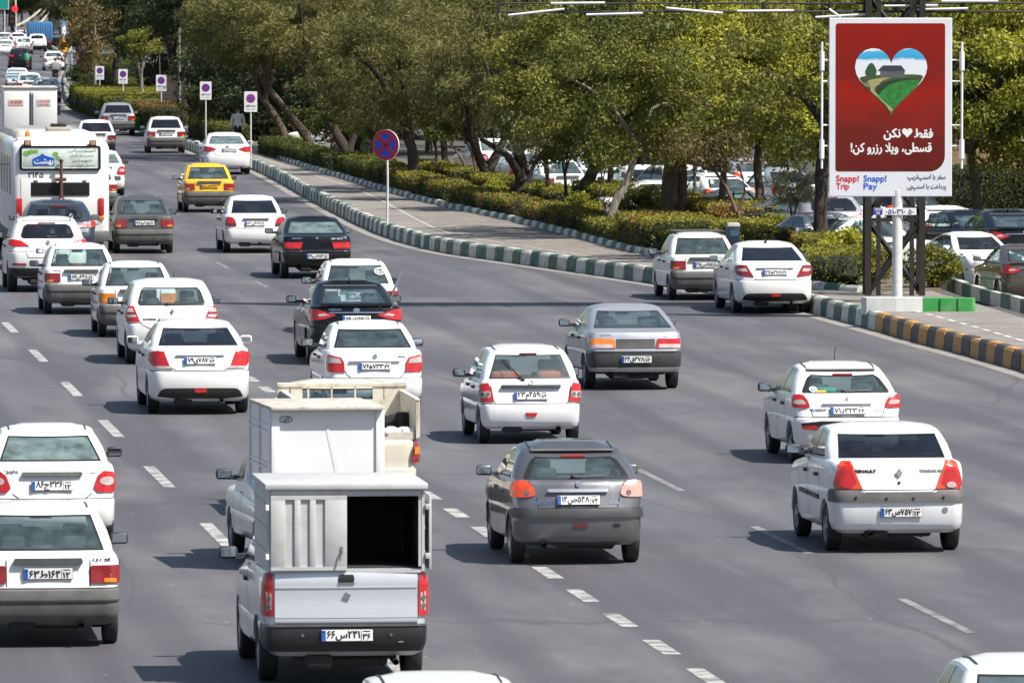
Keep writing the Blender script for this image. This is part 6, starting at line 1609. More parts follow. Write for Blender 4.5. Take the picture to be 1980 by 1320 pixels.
for sd in (-1, 1):
    m.box((sd * .81, (y0 + y1) / 2, (zb_ + zt_) / 2), (.035, y1 - y0, zt_ - zb_)); m.box((sd * .81, (y0 + y1) / 2, zt_ + .012), (.075, y1 - y0 + .02, .035), bev=.008)
    for i in range(6): m.box((sd * .838, y0 + .06 + i * .44, (zb_ + zt_) / 2), (.022, .06, zt_ - zb_ - .02))
sp_ = m.build('side_panel', CREAMD, fb)
m = MB(); m.box((0, y1 + .03, zt_ - .30), (1.585, .04, .40)); m.box((0, y1 + .03, zt_ + .10), (1.78, .07, .06), bev=.01)
for xx in (-.80, -.62, -.46, -.14, .18, .50, .64, .80): m.box((xx, y1 + .03, zt_ + .0), (.022 if abs(xx) < .47 else .16, .035, .20))
m.build('headboard', CREAMD, fb)
m = MB(); m.box((0, y0 + .05, 1.09), (1.56, .04, .10)); m.box((0.1, .2, 1.08), (1.4, 2.0, .05)); m.build('bed_floor', CREAMD, fb)
m = MB(); rt = random.Random(4)
for i in range(9): m.box((.05 + i * .085, y0 + .10 + rt.uniform(-.02, .05), 1.14 + rt.uniform(0, .03)), (.12, .16, .09), bev=.03, rz=rt.uniform(-.3, .3))
m.build('rolled_cover', CANW, fb, 60)
m = MB(); m.tube([(.25, .2, 1.16), (.70, .15, 1.26)], .09, 10); m.box((.72, .15, 1.22), (.16, .25, .26), bev=.04, rz=.2); tag(m.build('gas_pump', UNDER), 'dark greasy pump lying on the bed of the cream flatbed pickup', 'machine').location = (0, 0, 0)
gp = bpy.data.objects['gas_pump']; gp.location = fb.location; gp.rotation_euler = fb.rotation_euler
# far pickup with pale blue bands
pf = car('minipick', 35, 178, 'small pickup with a pale blue banded tailgate behind the box lorry roof', None, cat='pickup', group='pickups', yaw=FAR)
m = MB(); m.box((0, -.55, 1.02), (1.45, .06, .40)); m.box((0, .2, 1.08), (1.2, 1.0, .42), bev=.1); m.build('load_cover', LOADB, pf); 
m = MB(); m.box((0, -.60, 1.05), (1.47, .03, .06)); m.box((0, -.60, 1.20), (1.47, .03, .05)); m.build('tailgate', CANW, pf)
for k in ('pickup', 'minipick', 'flatbed'):
    for q in list(walk(PROTO[k]))[::-1]: bpy.data.objects.remove(q)
    del PROTO[k]

# ------------------------------------------------------------------ lorries and bus
def lorry(px, py, label, W, H, L, mat, ribs=False, doors=False, z0=.95, yaw=FAR, cabmat=P_WHITE):
    o = empty('box_lorry', G(px, py), yaw); m = MB()
    y0, y1 = -1.5, L - 1.5
    m.box((0, (y0 + y1) / 2, (z0 + H) / 2), (W, y1 - y0, H - z0), bev=.03)
    if ribs:
        for i in range(10): m.box((-W / 2 + W * (i + .5) / 10, y0 - .02, (z0 + H) / 2), (W / 10 * .5, .05, H - z0 - .2), bev=.015)
        for sd in (-1, 1):
            for i in range(int(L / .4)): m.box((sd * (W / 2 + .015), y0 + .3 + i * .4, (z0 + H) / 2), (.05, .2, H - z0 - .2), bev=.015)
    b = m.build('box_body', mat, o, 30)
    if doors:
        d = MB()
        for sd in (-1, 1): d.box((sd * W / 4, y0 - .02, (z0 + H) / 2 - .06), (W / 2 - .05, .04, H - z0 - .16), bev=.01)
        dd = d.build('rear_door', mat, b, 30)
        g_ = MB(); g_.box((0, y0 - .05, (z0 + H) / 2 - .06), (.035, .03, H - z0 - .2)); g_.tube([(.10, y0 - .07, z0 + .1), (.10, y0 - .07, H - .2)], .018, 6); g_.build('lock_rod', UNDER, dd)
        r_ = MB(); r_.box((0, y0 + .02, H + .03), (W + .06, .16, .07), bev=.02); r_.box((0, (y0 + y1) / 2, H + .02), (W + .04, y1 - y0, .04)); r_.build('roof_edge', RUSTY, b)
        s_ = MB(); s_.box((-W * .27, y0 - .05, H - .58), (.60, .012, .24)); p_ = s_.build('painted_plate', plain('plate_salmon', (.62, .36, .30), .6, var=.15), b)
        write('۳۰۲۷۴', .17, INK, p_, (-.57 if W > 2.1 else -W * .27, y0 - .058, H - .58), bold=.004, width=.42)
        s2 = MB(); s2.box((W * .25, y0 - .05, H - .58), (.56, .012, .26)); p2_ = s2.build('painted_notice', plain('notice_beige', (.55, .50, .45), .6, var=.15), b)
        write(shape('فاصله ایمنی'), .10, INKR, p2_, (W * .25, y0 - .058, H - .53), bold=.002, width=.48); write(shape('رعایت شود'), .10, INKR, p2_, (W * .25, y0 - .058, H - .65), bold=.002, width=.40)
    c = MB(); c.box((0, y1 + .75, 1.35), (W * .9, 1.4, 1.9), bev=.15, taper=(.9, .8)); c.build('cab', cabmat, o, 40)
    f = MB(); f.box((0, (y0 + y1) / 2, .72), (W * .4, y1 - y0, .3)); f.box((0, y0 + .1, .60), (W * .92, .10, .14)); 
    for sd in (-1, 1): f.box((sd * W * .38, y0 + .9, .45), (.5, .03, .5)); 
    f.build('chassis', UNDER, o)
    for sd in (-1, 1):
        l = MB(); l.box((sd * W * .38, y0 + .03, .78), (.30, .06, .14), bev=.02); l.build('taillight', L_RED, o)
        for yy in (0, L - .9): add_wheel(o, sd * (W / 2 - .18), yy, .42, .28, 0, sd < 0)
        mm = MB(); mm.box((sd * (W / 2 + .22), y1 + 1.1, 1.75), (.16, .10, .42), bev=.03); mm.tube([(sd * (W / 2 - .1), y1 + 1.1, 1.9), (sd * (W / 2 + .22), y1 + 1.1, 1.93)], .02, 6); mm.build('side_mirror', BLACKM, o, 50)
    tag(o, label, 'lorry', 'lorries'); return o
lorry(57, 300, 'white box lorry with rust along its roof edge, driving ahead of the bus', 2.15, 2.72, 4.3, P_WHITE2, doors=True)
lorry(77, 97, 'blue ribbed box lorry at the far junction queue', 2.35, 2.75, 5.0, P_BLUE, ribs=True, cabmat=P_BLUE)

bo = empty('city_bus', G(106, 496), ROADYAW)
BW, BH, BL, by = 2.5, 3.05, 11.0, -2.9
m = MB(); m.box((0, by + BL / 2, .45 + (BH - .45) / 2), (BW, BL, BH - .45), bev=.20); body_ = m.build('body', P_BUS, bo, 50)
m = MB(); m.box((0, by + BL / 2 + .25, BH + .04), (BW - .55, BL - .9, .30), bev=.14); m.box((0, by + .42, BH + .02), (BW - .3, .5, .10), bev=.05); m.build('roof', P_BUS, bo, 50)
def busbox(nm, mat, *bx, par=None, sm=40):
    q = MB()
    for c, d, *r in bx: q.box((c[0], by + c[1], c[2]), d, bev=r[0] if r else 0.0)
    return q.build(nm, mat, par or bo, sm)
BANN = plain('banner_print', (.56, .63, .58), .4, var=.18, vscale=3.0)
rwn = busbox('rear_window', BLACKM, ((0, -.012, 2.60), (2.06, .05, .62), .06))
bn = busbox('window_banner', BANN, ((0, -.045, 2.60), (1.94, .02, .52), .03), par=rwn)
q = MB(); q.prism([(-.70, 2.41), (-.70, 2.58), (-.52, 2.66), (-.46, 2.72), (-.38, 2.66), (-.15, 2.60), (-.15, 2.41)], by - .066, by - .058); q.build('banner_panel', PLATEB, bn)
q = MB()
for (a, c, r_) in ((-.85, 2.72, .07), (-.74, 2.76, .06), (-.62, 2.77, .05), (-.12, 2.70, .06), (-.06, 2.60, .05)): q.prism(ell(a, c, r_ * 1.3, r_, 9), by - .062, by - .057)
q.build('banner_leaves', plain('print_green', (.18, .36, .08), .5), bn)
write(shape('بهشت'), .19, WHITEP, bn, (-.42, by - .070, 2.50), bold=.004, width=.48)
for i, tx in enumerate(('اتوبوسرانی', 'خدمت به زائران', 'شهرداری', 'سازمان اتوبوسرانی')): write(shape(tx), .085, INK, bn, (.55, by - .060, 2.78 - i * .125), width=(.7, .62, .5, .66)[i])
write('۲۱۴۵', .19, INK, bo, (-.62, by - .006, 2.17), bold=.003, width=.38)
busbox('engine_grille', BLACKM, ((0, -.012, 1.81), (1.50, .04, .35), .02))
busbox('grille_slats', UNDER, *[((0, -.036, 1.66 + i * .042), (1.44, .014, .014)) for i in range(8)])
busbox('engine_hatch', P_BUS, ((0, -.004, 1.50), (2.0, .03, 1.16), .02))
for sd in (-1, 1):
    busbox('taillight', L_RED, ((sd * 1.04, -.02, 1.36), (.15, .06, .44), .02)); busbox('turn_signal', L_AMB, ((sd * 1.04, -.02, 1.08), (.15, .06, .10), .02))
    tl_ = busbox('top_marker', BLACKM, ((sd * .83, -.015, 3.0 - .03), (.19, .06, .15), .02)); busbox('marker_lens', plain('lens_smoked_amber', (.40, .24, .14), .3), ((sd * .83, -.05, 2.97), (.14, .02, .10), .01), par=tl_)
q = MB()
q.tube([(.02, by - .16, 2.52), (.02, by - .16, 1.62)], [.035, .045], 8); q.tube([(-.13, by - .15, 2.06), (.15, by - .15, 2.06)], .045, 8); q.tube([(.02, by - .16, 1.66), (-.16, by - .15, 1.34)], .03, 6); q.tube([(.02, by - .16, 1.66), (.20, by - .15, 1.34)], .03, 6); q.tube([(-.16, by - .15, 1.34), (.20, by - .15, 1.34)], .03, 6)
q.lathe([(0, .05), (.05, .06), (.09, 0)], c=(.02, by - .16, 2.5), axis='Z', n=8); q.box((.02, by - .08, 2.0), (.07, .16, .05)); q.box((.02, by - .08, 1.70), (.07, .16, .05))
q.build('tow_bar', plain('tow_bar_rust', (.10, .045, .03), .8, var=.4), bo, 40)
busbox('bumper', PLASTIC_G, ((0, -.05, .62), (2.5, .20, .26), .05)); busbox('hinge', STEEL, ((-.62, -.02, 2.02), (.10, .05, .05), .01), ((.62, -.02, 2.02), (.10, .05, .05), .01))
hh = busbox('roof_hatch', CONC, ((.02, 1.4, BH + .26), (.62, .9, .12), .03)); busbox('roof_vent', UNDER, ((.02, 1.25, BH + .36), (.40, .5, .08), .03), par=hh); busbox('hatch_rim', RUSTY, ((.02, .93, BH + .19), (.70, .07, .05), .01), par=hh)
q = MB(); q.lathe([(0, .07), (.10, .07), (.12, .05), (.18, 0)], c=(-.80, by + .55, BH + .08), axis='Z', n=12); q.build('beacon', L_AMB, bo, 50)
q = MB(); q.lathe([(0, .16), (.16, .10), (.20, 0)], c=(-1.0, by + .9, BH + .04), axis='Z', n=12); q.build('roof_cowl', CONC, bo, 50)
for sd in (-1, 1):
    for i in range(6): busbox('side_window', GLASS_D, ((sd * (BW / 2 + .002), 1.0 + i * 1.62, 2.15), (.02, 1.5, .95), .008))
    busbox('side_skirt', PLASTIC_G, ((sd * (BW / 2 + .004), 5.4, .62), (.02, 10.0, .25)))
    for yy in (0, 6.0): add_wheel(bo, sd * (BW / 2 - .15), yy, .48, .28, 0, sd < 0)
    busbox('side_mirror', BLACKM, ((sd * 1.5, 11.0, 2.0), (.18, .1, .4), .04), ((sd * 1.35, 11.0, 2.2), (.3, .04, .04)))
busbox('windscreen', GLASS_D, ((0, BL + .0, 2.0), (2.2, .03, 1.3), .01)); busbox('underbody', UNDER, ((0, 5.4, .5), (2.2, 10.2, .3)))
tag(bo, 'white city bus with a rusty tow bar and a printed banner in its rear window', 'bus')

# taxi roof sign
tx = [o for o in COL.objects if o.name.startswith('taxi') and o.parent is None][0]
q = MB(); q.box((0, .75, 1.535), (.34, .13, .13), bev=.025, taper=(.85, .7)); ts = q.build('roof_sign', PLATEY, tx, 50); write('TAXI', .075, INK, ts, (0, .672, 1.53), rx=-.25, bold=.002, width=.22)
# white sticker on the hidden sedan, roof rack on the parked one, window junk
hs = [o for o in COL.objects if o.get('label', '').startswith('white sedan with a round white sticker')][0]
q = MB(); 
for (rx_, rz_, rr) in ((.115, .12, .018), (.07, .075, .014)):
    a_, b_ = ell(0, 0, rx_, rz_, 18), ell(0, 0, rx_ - rr, rz_ - rr, 18)
    q.add([(a, 0, b) for a, b in a_] + [(a, 0, b) for a, b in b_], [(i, (i + 1) % 18, 18 + (i + 1) % 18, 18 + i) for i in range(18)])
st_ = q.build('window_sticker', WHITEP, hs); bb = SP['pride']['_b']; st_.location = bb.gat(3.0, .62, 1, .02); st_.rotation_euler.x = -.92
write(shape('یاحسین'), .10, WHITEP, st_, (0, -.003, 0), bold=.002, width=.14)
pr_ = [o for o in COL.objects if o.get('label', '').startswith('white sedan with a dark roof rack')][0]
q = MB()
for sd in (-1, 1): q.tube([(sd * .56, .45, 1.50), (sd * .56, 1.45, 1.50)], .018, 6); [q.tube([(sd * .56, y, 1.44), (sd * .56, y, 1.50)], .018, 6) for y in (.5, .95, 1.4)]
for y in (.45, .78, 1.12, 1.45): q.tube([(-.56, y, 1.51), (.56, y, 1.51)], .016, 6)
q.build('roof_rack', BLACKM, pr_)
sv = [o for o in COL.objects if o.name.startswith('suv_car')]
for o in sv[:2]:
    q = MB()
    for sd in (-1, 1): q.tube([(sd * .60, .1, 1.70), (sd * .61, .2, 1.735), (sd * .61, 1.2, 1.735), (sd * .60, 1.35, 1.69)], .018, 6)
    q.build('roof_rails', CHROME, o)
# a metal bar held out of the black sedan's far side window
fs = [o for o in COL.objects if o.get('label', '').startswith('glossy black sedan')][0]
q = MB(); q.tube([(-.0, 0, 0), (.20, -.05, .50)], .022, 8); q.tube([(.14, -.03, .34), (.22, -.05, .54)], .026, 8); q.tube([(-.06, .02, .05), (.03, 0, .02)], .02, 6); ob = q.build('metal_pole', CHROME)
ob.location = fs.location + Vector((.68, .9, 1.15)); ob.rotation_euler.z = ROADYAW; tag(ob, 'short metal pole sticking up behind the black sedan roof', 'pole')

# ------------------------------------------------------------------ signs
SIGNB = plain('sign_blue', (.02, .09, .60), .45); SIGNR = plain('sign_red', (.58, .014, .02), .45); SIGNW = plain('sign_white', (.78, .78, .78), .4); SIGNV = plain('sign_violet', (.10, .035, .28), .4)
POLEW = plain('pole_white', (.62, .62, .60), .5, var=.15)
def disc(m, c, r, y, mi, n=28, t=.01): m.prism([(c[0] + a, c[1] + b) for a, b in ell(0, 0, r, r, n)], y, y - t, mi)
def xbars(m, c, r, y, mi, w, both=True):
    for sg in ((1, -1) if both else (1,)):
        a = R(45 * sg); dx, dz = math.cos(a) * r, math.sin(a) * r; nx, nz = -math.sin(a) * w / 2, math.cos(a) * w / 2
        m.prism([(c[0] - dx + nx, c[1] - dz + nz), (c[0] - dx - nx, c[1] - dz - nz), (c[0] + dx - nx, c[1] + dz - nz), (c[0] + dx + nx, c[1] + dz + nz)], y, y - .006, mi)
so_ = empty('no_stopping_sign', G(747, 434, SH), -.55)
q = MB(); q.tube([(0, .04, -.05), (.02, .04, 1.2), (0, .04, 2.35)], .032, 10); q.build('post', POLEW, so_, 50)
q = MB(); disc(q, (0, 2.20), .43, 0, 3, t=.03); disc(q, (0, 2.20), .422, -.030, 1, t=.004); disc(q, (0, 2.20), .33, -.036, 0, t=.004); xbars(q, (0, 2.20), .345, -.042, 1, .10)
q.build('sign_plate', [SIGNB, SIGNR, SIGNW, SIGNW], so_); tag(so_, 'round blue no stopping sign with a red cross on a white post', 'road sign')
def parksign(px, py, ytop, label, cross=True, w=.47, h=.74):
    o = empty('parking_sign', G(px, py, SH)); s = (py + 45) / 6.86; H = (py - ytop) / s
    q = MB(); q.tube([(0, .025, -.05), (0, .025, H - .05)], .028, 8); q.build('post', POLEW, o, 50)
    q = MB(); q.prism([(a, b + H - h / 2) for a, b in rrect(-w / 2, -h / 2, w / 2, h / 2, .03)], 0, -.012, 2)
    c = (0, H - .25); disc(q, c, .165, -.013, 1 if cross else 3, t=.003); disc(q, c, .135, -.017, 0 if cross else 3, t=.003)
    xbars(q, c, .14, -.021, 1, .035, cross) if cross else xbars(q, c, .12, -.021, 1, .03, False)
    p = q.build('sign_plate', [SIGNB, SIGNR, SIGNW, SIGNV], o)
    write(shape('حمل با جرثقیل'), .09, INK, p, (0, -.016, H - .52), bold=.003, width=.36); write(shape('توقف ممنوع'), .06, plain('ink_grey', (.35, .36, .37), .5) if 'ink_grey' not in MATS else MATS['ink_grey'], p, (0, -.016, H - .64), bold=.001, width=.30)
    tag(o, label, 'road sign', 'no parking signs along the kerb')
parksign(485, 322, 177, 'white no stopping sign with a red crossed disc beside the rounded white sedan')
parksign(398, 280, 158, 'white parking sign with a plain violet disc, first beyond the crossed one', False)
parksign(312, 246, 145, 'white parking sign with violet disc before the dark stairs', False)
parksign(238, 216, 134, 'white parking sign with violet disc above the silver grey sedan', False)
parksign(193, 199, 128, 'white parking sign with violet disc beside the brown crowned tree', False)
def smallsign(px, py, ytop, label, kind):
    o = empty('small_road_sign', G(px, py, .2)); H = (py - ytop) / ((py + 45) / 7.2)
    q = MB(); q.tube([(0, .03, -.1), (0, .03, H)], .03, 6); q.build('post', POLEW, o)
    q = MB()
    if kind == 'tri': q.prism([(-.35, H - .55), (.35, H - .55), (0, H + .05)], 0, -.02, 0); q.prism([(-.22, H - .47), (.22, H - .47), (0, H - .1)], -.022, -.026, 1)
    else: disc(q, (0, H - .2), .3, 0, 0); disc(q, (0, H - .2), .22, -.012, 1); q.box((0, -.02, H + .25), (.55, .02, .35), 2)
    q.build('sign_plate', [SIGNR if kind != 'tri' else CONC, SIGNW, SIGNB], o); tag(o, label, 'road sign')
smallsign(139, 146, 88, 'small grey triangular sign beside the far kerb bend', 'tri')
smallsign(155, 150, 104, 'small red ringed sign with a blue plate beside the brown tree', 'disc')

# ------------------------------------------------------------------ billboard
bb_ = empty('billboard', G(1735, 586, SH - .01), 0)
q = MB(); q.tube([(0, .06, -.05), (0, .06, 2.5)], .115, 20); q.box((0, .06, .02), (.42, .42, .04), bev=.01); q.build('post', POLEW, bb_, 50)
pz = 2.36; pxo = -.16
q = MB(); q.box((pxo, .04, pz + 1.975), (2.72, .16, 3.95), bev=.015); pn = q.build('panel', plain('billboard_white', (.70, .72, .76), .45, var=.03, vscale=1.5), bb_)
def redprint():
    m, nt, b = _mat('billboard_red'); tc = N(nt, 'ShaderNodeTexCoord'); sp = N(nt, 'ShaderNodeSeparateXYZ'); nt.links.new(tc.outputs['Object'], sp.inputs[0])
    mp = N(nt, 'ShaderNodeMapping'); mp.inputs['Scale'].default_value = (.7, 1, 1.6); nt.links.new(tc.outputs['Object'], mp.inputs[0])
    nz = N(nt, 'ShaderNodeTexNoise', i_Scale=1.4, i_Detail=6.0); nt.links.new(mp.outputs[0], nz.inputs['Vector'])
    a = N(nt, 'ShaderNodeMath', operation='MULTIPLY_ADD'); nt.links.new(nz.outputs['Fac'], a.inputs[0]); a.inputs[1].default_value = 1.5; nt.links.new(sp.outputs[2], a.inputs[2])
    r = N(nt, 'ShaderNodeMapRange', i_1=2.9, i_2=6.9); nt.links.new(a.outputs[0], r.inputs[0])
    cr = N(nt, 'ShaderNodeValToRGB'); e = cr.color_ramp.elements; e[0].color = (.085, .008, .006, 1); e[1].color = (.27, .009, .004, 1)
    k = e.new(.42); k.color = (.15, .014, .010, 1); k = e.new(.62); k.color = (.30, .012, .006, 1); k = e.new(.74); k.color = (.20, .011, .007, 1)
    nt.links.new(r.outputs[0], cr.inputs[0]); nt.links.new(cr.outputs[0], b.inputs['Base Color']); b.inputs['Roughness'].default_value = .8; b.inputs['Specular IOR Level'].default_value = .2
    return m
def rr4(x0, z0, x1, z1, r, rbr, n=8):
    P = []
    for cx, cz, a0, q_ in ((x1 - rbr, z0 + rbr, -90, rbr), (x1 - r, z1 - r, 0, r), (x0 + r, z1 - r, 90, r), (x0 + r, z0 + r, 180, r)):
        for i in range(n + 1): a = R(a0 + 90 * i / n); P.append((cx + q_ * math.cos(a), cz + q_ * math.sin(a)))
    return P
YF = -.041
q = MB(); q.prism(rr4(pxo - 1.215, pz + .56, pxo + 1.205, pz + 3.83, .06, .34), YF, YF - .004); q.build('poster', redprint(), pn)
def heart(cx, cz, w, n=40):
    P = []
    for i in range(n):
        t = 2 * math.pi * i / n; P.append((16 * math.sin(t) ** 3, 13 * math.cos(t) - 5 * math.cos(2 * t) - 2 * math.cos(3 * t) - math.cos(4 * t)))
    k = w / 32.0
    return [(cx + x_ * k, cz + z_ * k * 1.04) for x_, z_ in P][::-1]
def landscape():
    m, nt, b = _mat('poster_landscape'); tc = N(nt, 'ShaderNodeTexCoord'); sp = N(nt, 'ShaderNodeSeparateXYZ'); nt.links.new(tc.outputs['Object'], sp.inputs[0])
    nz = N(nt, 'ShaderNodeTexNoise', i_Scale=2.6, i_Detail=5.0); nt.links.new(tc.outputs['Object'], nz.inputs['Vector'])
    a = N(nt, 'ShaderNodeMath', operation='MULTIPLY_ADD'); nt.links.new(nz.outputs['Fac'], a.inputs[0]); a.inputs[1].default_value = .22; nt.links.new(sp.outputs[2], a.inputs[2])
    r = N(nt, 'ShaderNodeMapRange', i_1=pz + 1.85, i_2=pz + 3.40); nt.links.new(a.outputs[0], r.inputs[0])
    cr = N(nt, 'ShaderNodeValToRGB'); cr.color_ramp.interpolation = 'LINEAR'; e = cr.color_ramp.elements
    e[0].color = (.05, .14, .02, 1); e[1].color = (.75, .80, .84, 1)
    for p_, c_ in ((.20, (.02, .20, .04)), (.34, (.015, .25, .05)), (.42, (.03, .08, .02)), (.455, (.28, .25, .12)), (.475, (.05, .10, .03)), (.50, (.66, .70, .74)), (.60, (.74, .77, .80)), (.81, (.72, .77, .82)), (.85, (.04, .34, .62)), (.95, (.06, .42, .70)), (.97, (.75, .80, .84))):
        k = e.new(p_); k.color = (*c_, 1)
    nt.links.new(r.outputs[0], cr.inputs[0]); nt.links.new(cr.outputs[0], b.inputs['Base Color']); b.inputs['Roughness'].default_value = .45
    return m
hc = (pxo + .01, pz + 2.66)
q = MB(); q.prism(heart(*hc, 1.60), YF - .004, YF - .009); ht = q.build('heart_picture', landscape(), pn)
def clipped(P): 
    H_ = heart(hc[0], hc[1], 1.57); 
    def ins(p):
        r = False
        for a, b in zip(H_, H_[1:] + H_[:1]):
            if (a[1] > p[1]) != (b[1] > p[1]) and p[0] < (b[0] - a[0]) * (p[1] - a[1]) / (b[1] - a[1]) + a[0]: r = not r
        return r
    out = []
    for p in P:
        k = 1.0
        while not ins((hc[0] + (p[0]) * k, hc[1] - .05 + (p[1] + .05) * k)) and k > .05: k -= .02
        out.append((hc[0] + p[0] * k, hc[1] - .05 + (p[1] + .05) * k))
    return out
def patch(nm, P, c, d, v=.45, sc=9): q = MB(); q.prism(clipped(smooth_poly(P, 2)), YF - .009 - d, YF - .0105 - d); q.build(nm, plain('print_' + nm, c, .6, var=v, vscale=sc), ht)
patch('far_hill', [(-.72, -.02), (-.40, .03), (.10, .02), (.45, .05), (.74, .02), (.74, -.16), (-.70, -.16)], (.045, .075, .02), 0)
patch('meadow', [(-.20, -.22), (.10, -.10), (.50, -.08), (.70, -.12), (.60, -.40), (.30, -.62), (-.10, -.58), (-.22, -.40)], (.02, .19, .03), .0005)
patch('hedgerow', [(-.32, -.20), (-.05, -.10), (.30, -.04), (.60, -.05), (.30, -.09), (-.02, -.17), (-.20, -.30), (-.26, -.42), (-.34, -.34)], (.015, .035, .012), .001, .6, 14)
patch('track', [(-.56, -.10), (-.20, -.03), (.05, -.02), (-.15, -.08), (-.34, -.18), (-.38, -.32), (-.22, -.50), (.06, -.74), (.00, -.80), (-.30, -.58), (-.46, -.36), (-.44, -.22)], (.34, .31, .12), .0015, .35, 12)
q = MB(); hx, hz = hc[0] + .02, hc[1] + .07
q.prism([(hx - .26, hz - .10), (hx + .28, hz - .10), (hx + .28, hz + .06), (hx - .26, hz + .06)], YF - .009, YF - .012, 1); q.prism([(hx - .32, hz + .05), (hx + .30, hz + .05), (hx + .20, hz + .17), (hx - .20, hz + .17)], YF - .010, YF - .014, 0)
q.build('printed_house', [plain('print_roof', (.035, .04, .05), .5), plain('print_wall', (.10, .10, .11), .5, var=.3)], ht)
q = MB(); q.prism(smooth_poly([(hx - .58, hz - .07), (hx - .36, hz - .07), (hx - .33, hz + .06), (hx - .43, hz + .24), (hx - .52, hz + .20), (hx - .60, hz + .04)], 2), YF - .009, YF - .012); q.prism([(hx - .475, hz - .14), (hx - .455, hz - .14), (hx - .46, hz - .05), (hx - .47, hz - .05)], YF - .009, YF - .012); q.build('printed_tree', plain('print_tree', (.025, .085, .03), .5, var=.4, vscale=20), ht)
yl = YF - .006
write(shape('فقط'), .27, WHITEP, pn, (pxo + .73, yl, pz + 1.40), bold=.011, width=.40)
q = MB(); q.prism(heart(pxo + .37, pz + 1.42, .23), yl, yl - .002); q.build('heart_mark', WHITEP, pn)
write(shape('نکن'), .27, WHITEP, pn, (pxo + .035, yl, pz + 1.38), bold=.011, width=.36)
write('!' + shape('قسطی، ویلا رزرو کن'), .27, WHITEP, pn, (pxo + .015, yl, pz + 1.06), bold=.009, width=1.78)
yb_ = YF - .002
for tx_, x_, mt_ in (('Snapp!', -.95, INKR), ('Snapp!', -.34, INKB)): write(tx_, .19, mt_, pn, (pxo + x_, yb_, pz + .38), bold=.005, width=.50)
write('Trip', .19, INKR, pn, (pxo - 1.06, yb_, pz + .21), bold=.005, width=.28); write('Pay', .19, INKB, pn, (pxo - .44, yb_, pz + .21), bold=.005, width=.30)
INKG = plain('ink_dark_grey', (.09, .09, .11), .5)
write(shape('سفر با اسنپ‌تریپ'), .15, INKG, pn, (pxo + .80, yb_, pz + .42), bold=.002, width=.84); write(shape('پرداخت با اسنپ‌پی'), .15, INKG, pn, (pxo + .80, yb_, pz + .21), bold=.002, width=.86)
for sd, x_ in ((-1, pxo - 1.52), (1, pxo + 1.58)):
    q = MB(); zt = pz + 3.42
    q.tube([(x_, -.02, pz + .62), (x_, -.02, zt)], .026, 8)
    for zz in (pz + 3.0, pz + 1.05): q.tube([(x_, -.02, zz - .21), (x_, -.02, zz + .21)], .055, 12)
    for zz in (pz + 3.02, pz + 2.55, pz + 1.58, pz + 1.12): q.tube([(x_, -.02, zz), (pxo + sd * 1.35, .03, zz)], .018, 6)
    q.build('side_lamp_rail', WHITEP, bb_, 50)
q = MB(); q.box((-.06, -.065, 2.03), (.95, .015, .155), bev=.004); pp = q.build('phone_plate', SIGNW, bb_)
q = MB(); q.box((-.435, -.076, 2.03), (.20, .006, .15)); b2_ = q.build('phone_logo', plain('sign_navy', (.03, .05, .32), .4), pp); write('۱۱۱', .10, WHITEP, b2_, (-.435, -.081, 2.0), bold=.002); q = MB(); q.box((-.435, -.080, 2.065), (.15, .003, .012)); q.box((-.435, -.080, 2.09), (.15, .003, .008)); q.build('logo_lines', WHITEP, b2_)
write('۰۵۱-۳۱۰ ۵۰', .15, plain('ink_navy', (.02, .03, .22), .5), pp, (.05, -.075, 2.03), bold=.003, width=.62)
bb_.scale = (.951, .951, .951)
tag(bb_, 'tall red heart billboard on a white post with lamp rails at both sides', 'billboard')
# painted block at the foot of the billboard
kb = empty('painted_block', G(1784, 604, SH - .02), -.02)
WB = plain('block_white', (.66, .66, .64), .6, var=.1); GB = worn('block_green', (.03, .30, .06), (.20, .34, .18), .5, .8, 3.0)
q = MB(); q.prism([(-1.25, .42), (-1.15, .05), (-.55, -.02), (.0, 0), (.0, .42)], -.05, .30, 0, 'XY'); q.build('white_part', WB, kb)
q = MB(); q.prism([(.003, 0), (1.02, -.02), (1.08, .06), (1.06, .42), (.003, .42)], -.05, .29, 0, 'XY'); gq = q.build('green_part', GB, kb)
q = MB(); [q.box((x_, -.016, .12), (.012, .03, .32)) for x_ in (.36, .72)]; q.build('block_joint', GAP, gq)
tag(kb, 'low kerb block, half white and half bright green, at the billboard foot', 'kerb block')
kc = empty('painted_block', G(280, 252, .2), .1); q = MB(); q.box((-.35, .15, .28), (.68, .35, .56), bev=.02); q.build('green_part', GB, kc); q = MB(); q.box((.45, .15, .28), (.9, .35, .55), bev=.02); q.build('white_part', WB, kc); tag(kc, 'small green and white block by the silver grey sedan', 'kerb block')

# ------------------------------------------------------------------ lattice tower and light gantry
TWR = plain('tower_steel', (.030, .026, .023), .6, metal=.3, var=.3); TUBE = plain('tube_white', (.66, .66, .64), .4)
tw_ = empty('light_gantry', G(1728, 570, SH), .02)
def bar(q, a, c, w): q.tube([a, c], w * .62, 4)
q = MB(); tx_, ty_ = .58, .42
for sx in (-1, 1):
    for sy in (-1, 1): q.box((sx * tx_, sy * ty_, 3.3), (.13, .13, 6.7))
[q.box((sx * .36, -.42, 3.3), (.10, .05, 6.6)) for sx in (-1, 1)]; q.build('tower_leg', TWR, tw_)
q = MB()
for sy in (-1, 1):
    for k in range(4):
        z0_, z1_ = k * 1.62 + .05, (k + 1) * 1.62
        q.tube([(-tx_, sy * ty_ * 1.02, z0_), (tx_, sy * ty_ * 1.02, z1_)], .05, 4); q.tube([(tx_, sy * ty_ * .96, z0_), (-tx_, sy * ty_ * .96, z1_)], .05, 4); q.box((0, sy * ty_, z1_), (1.1, .06, .06))
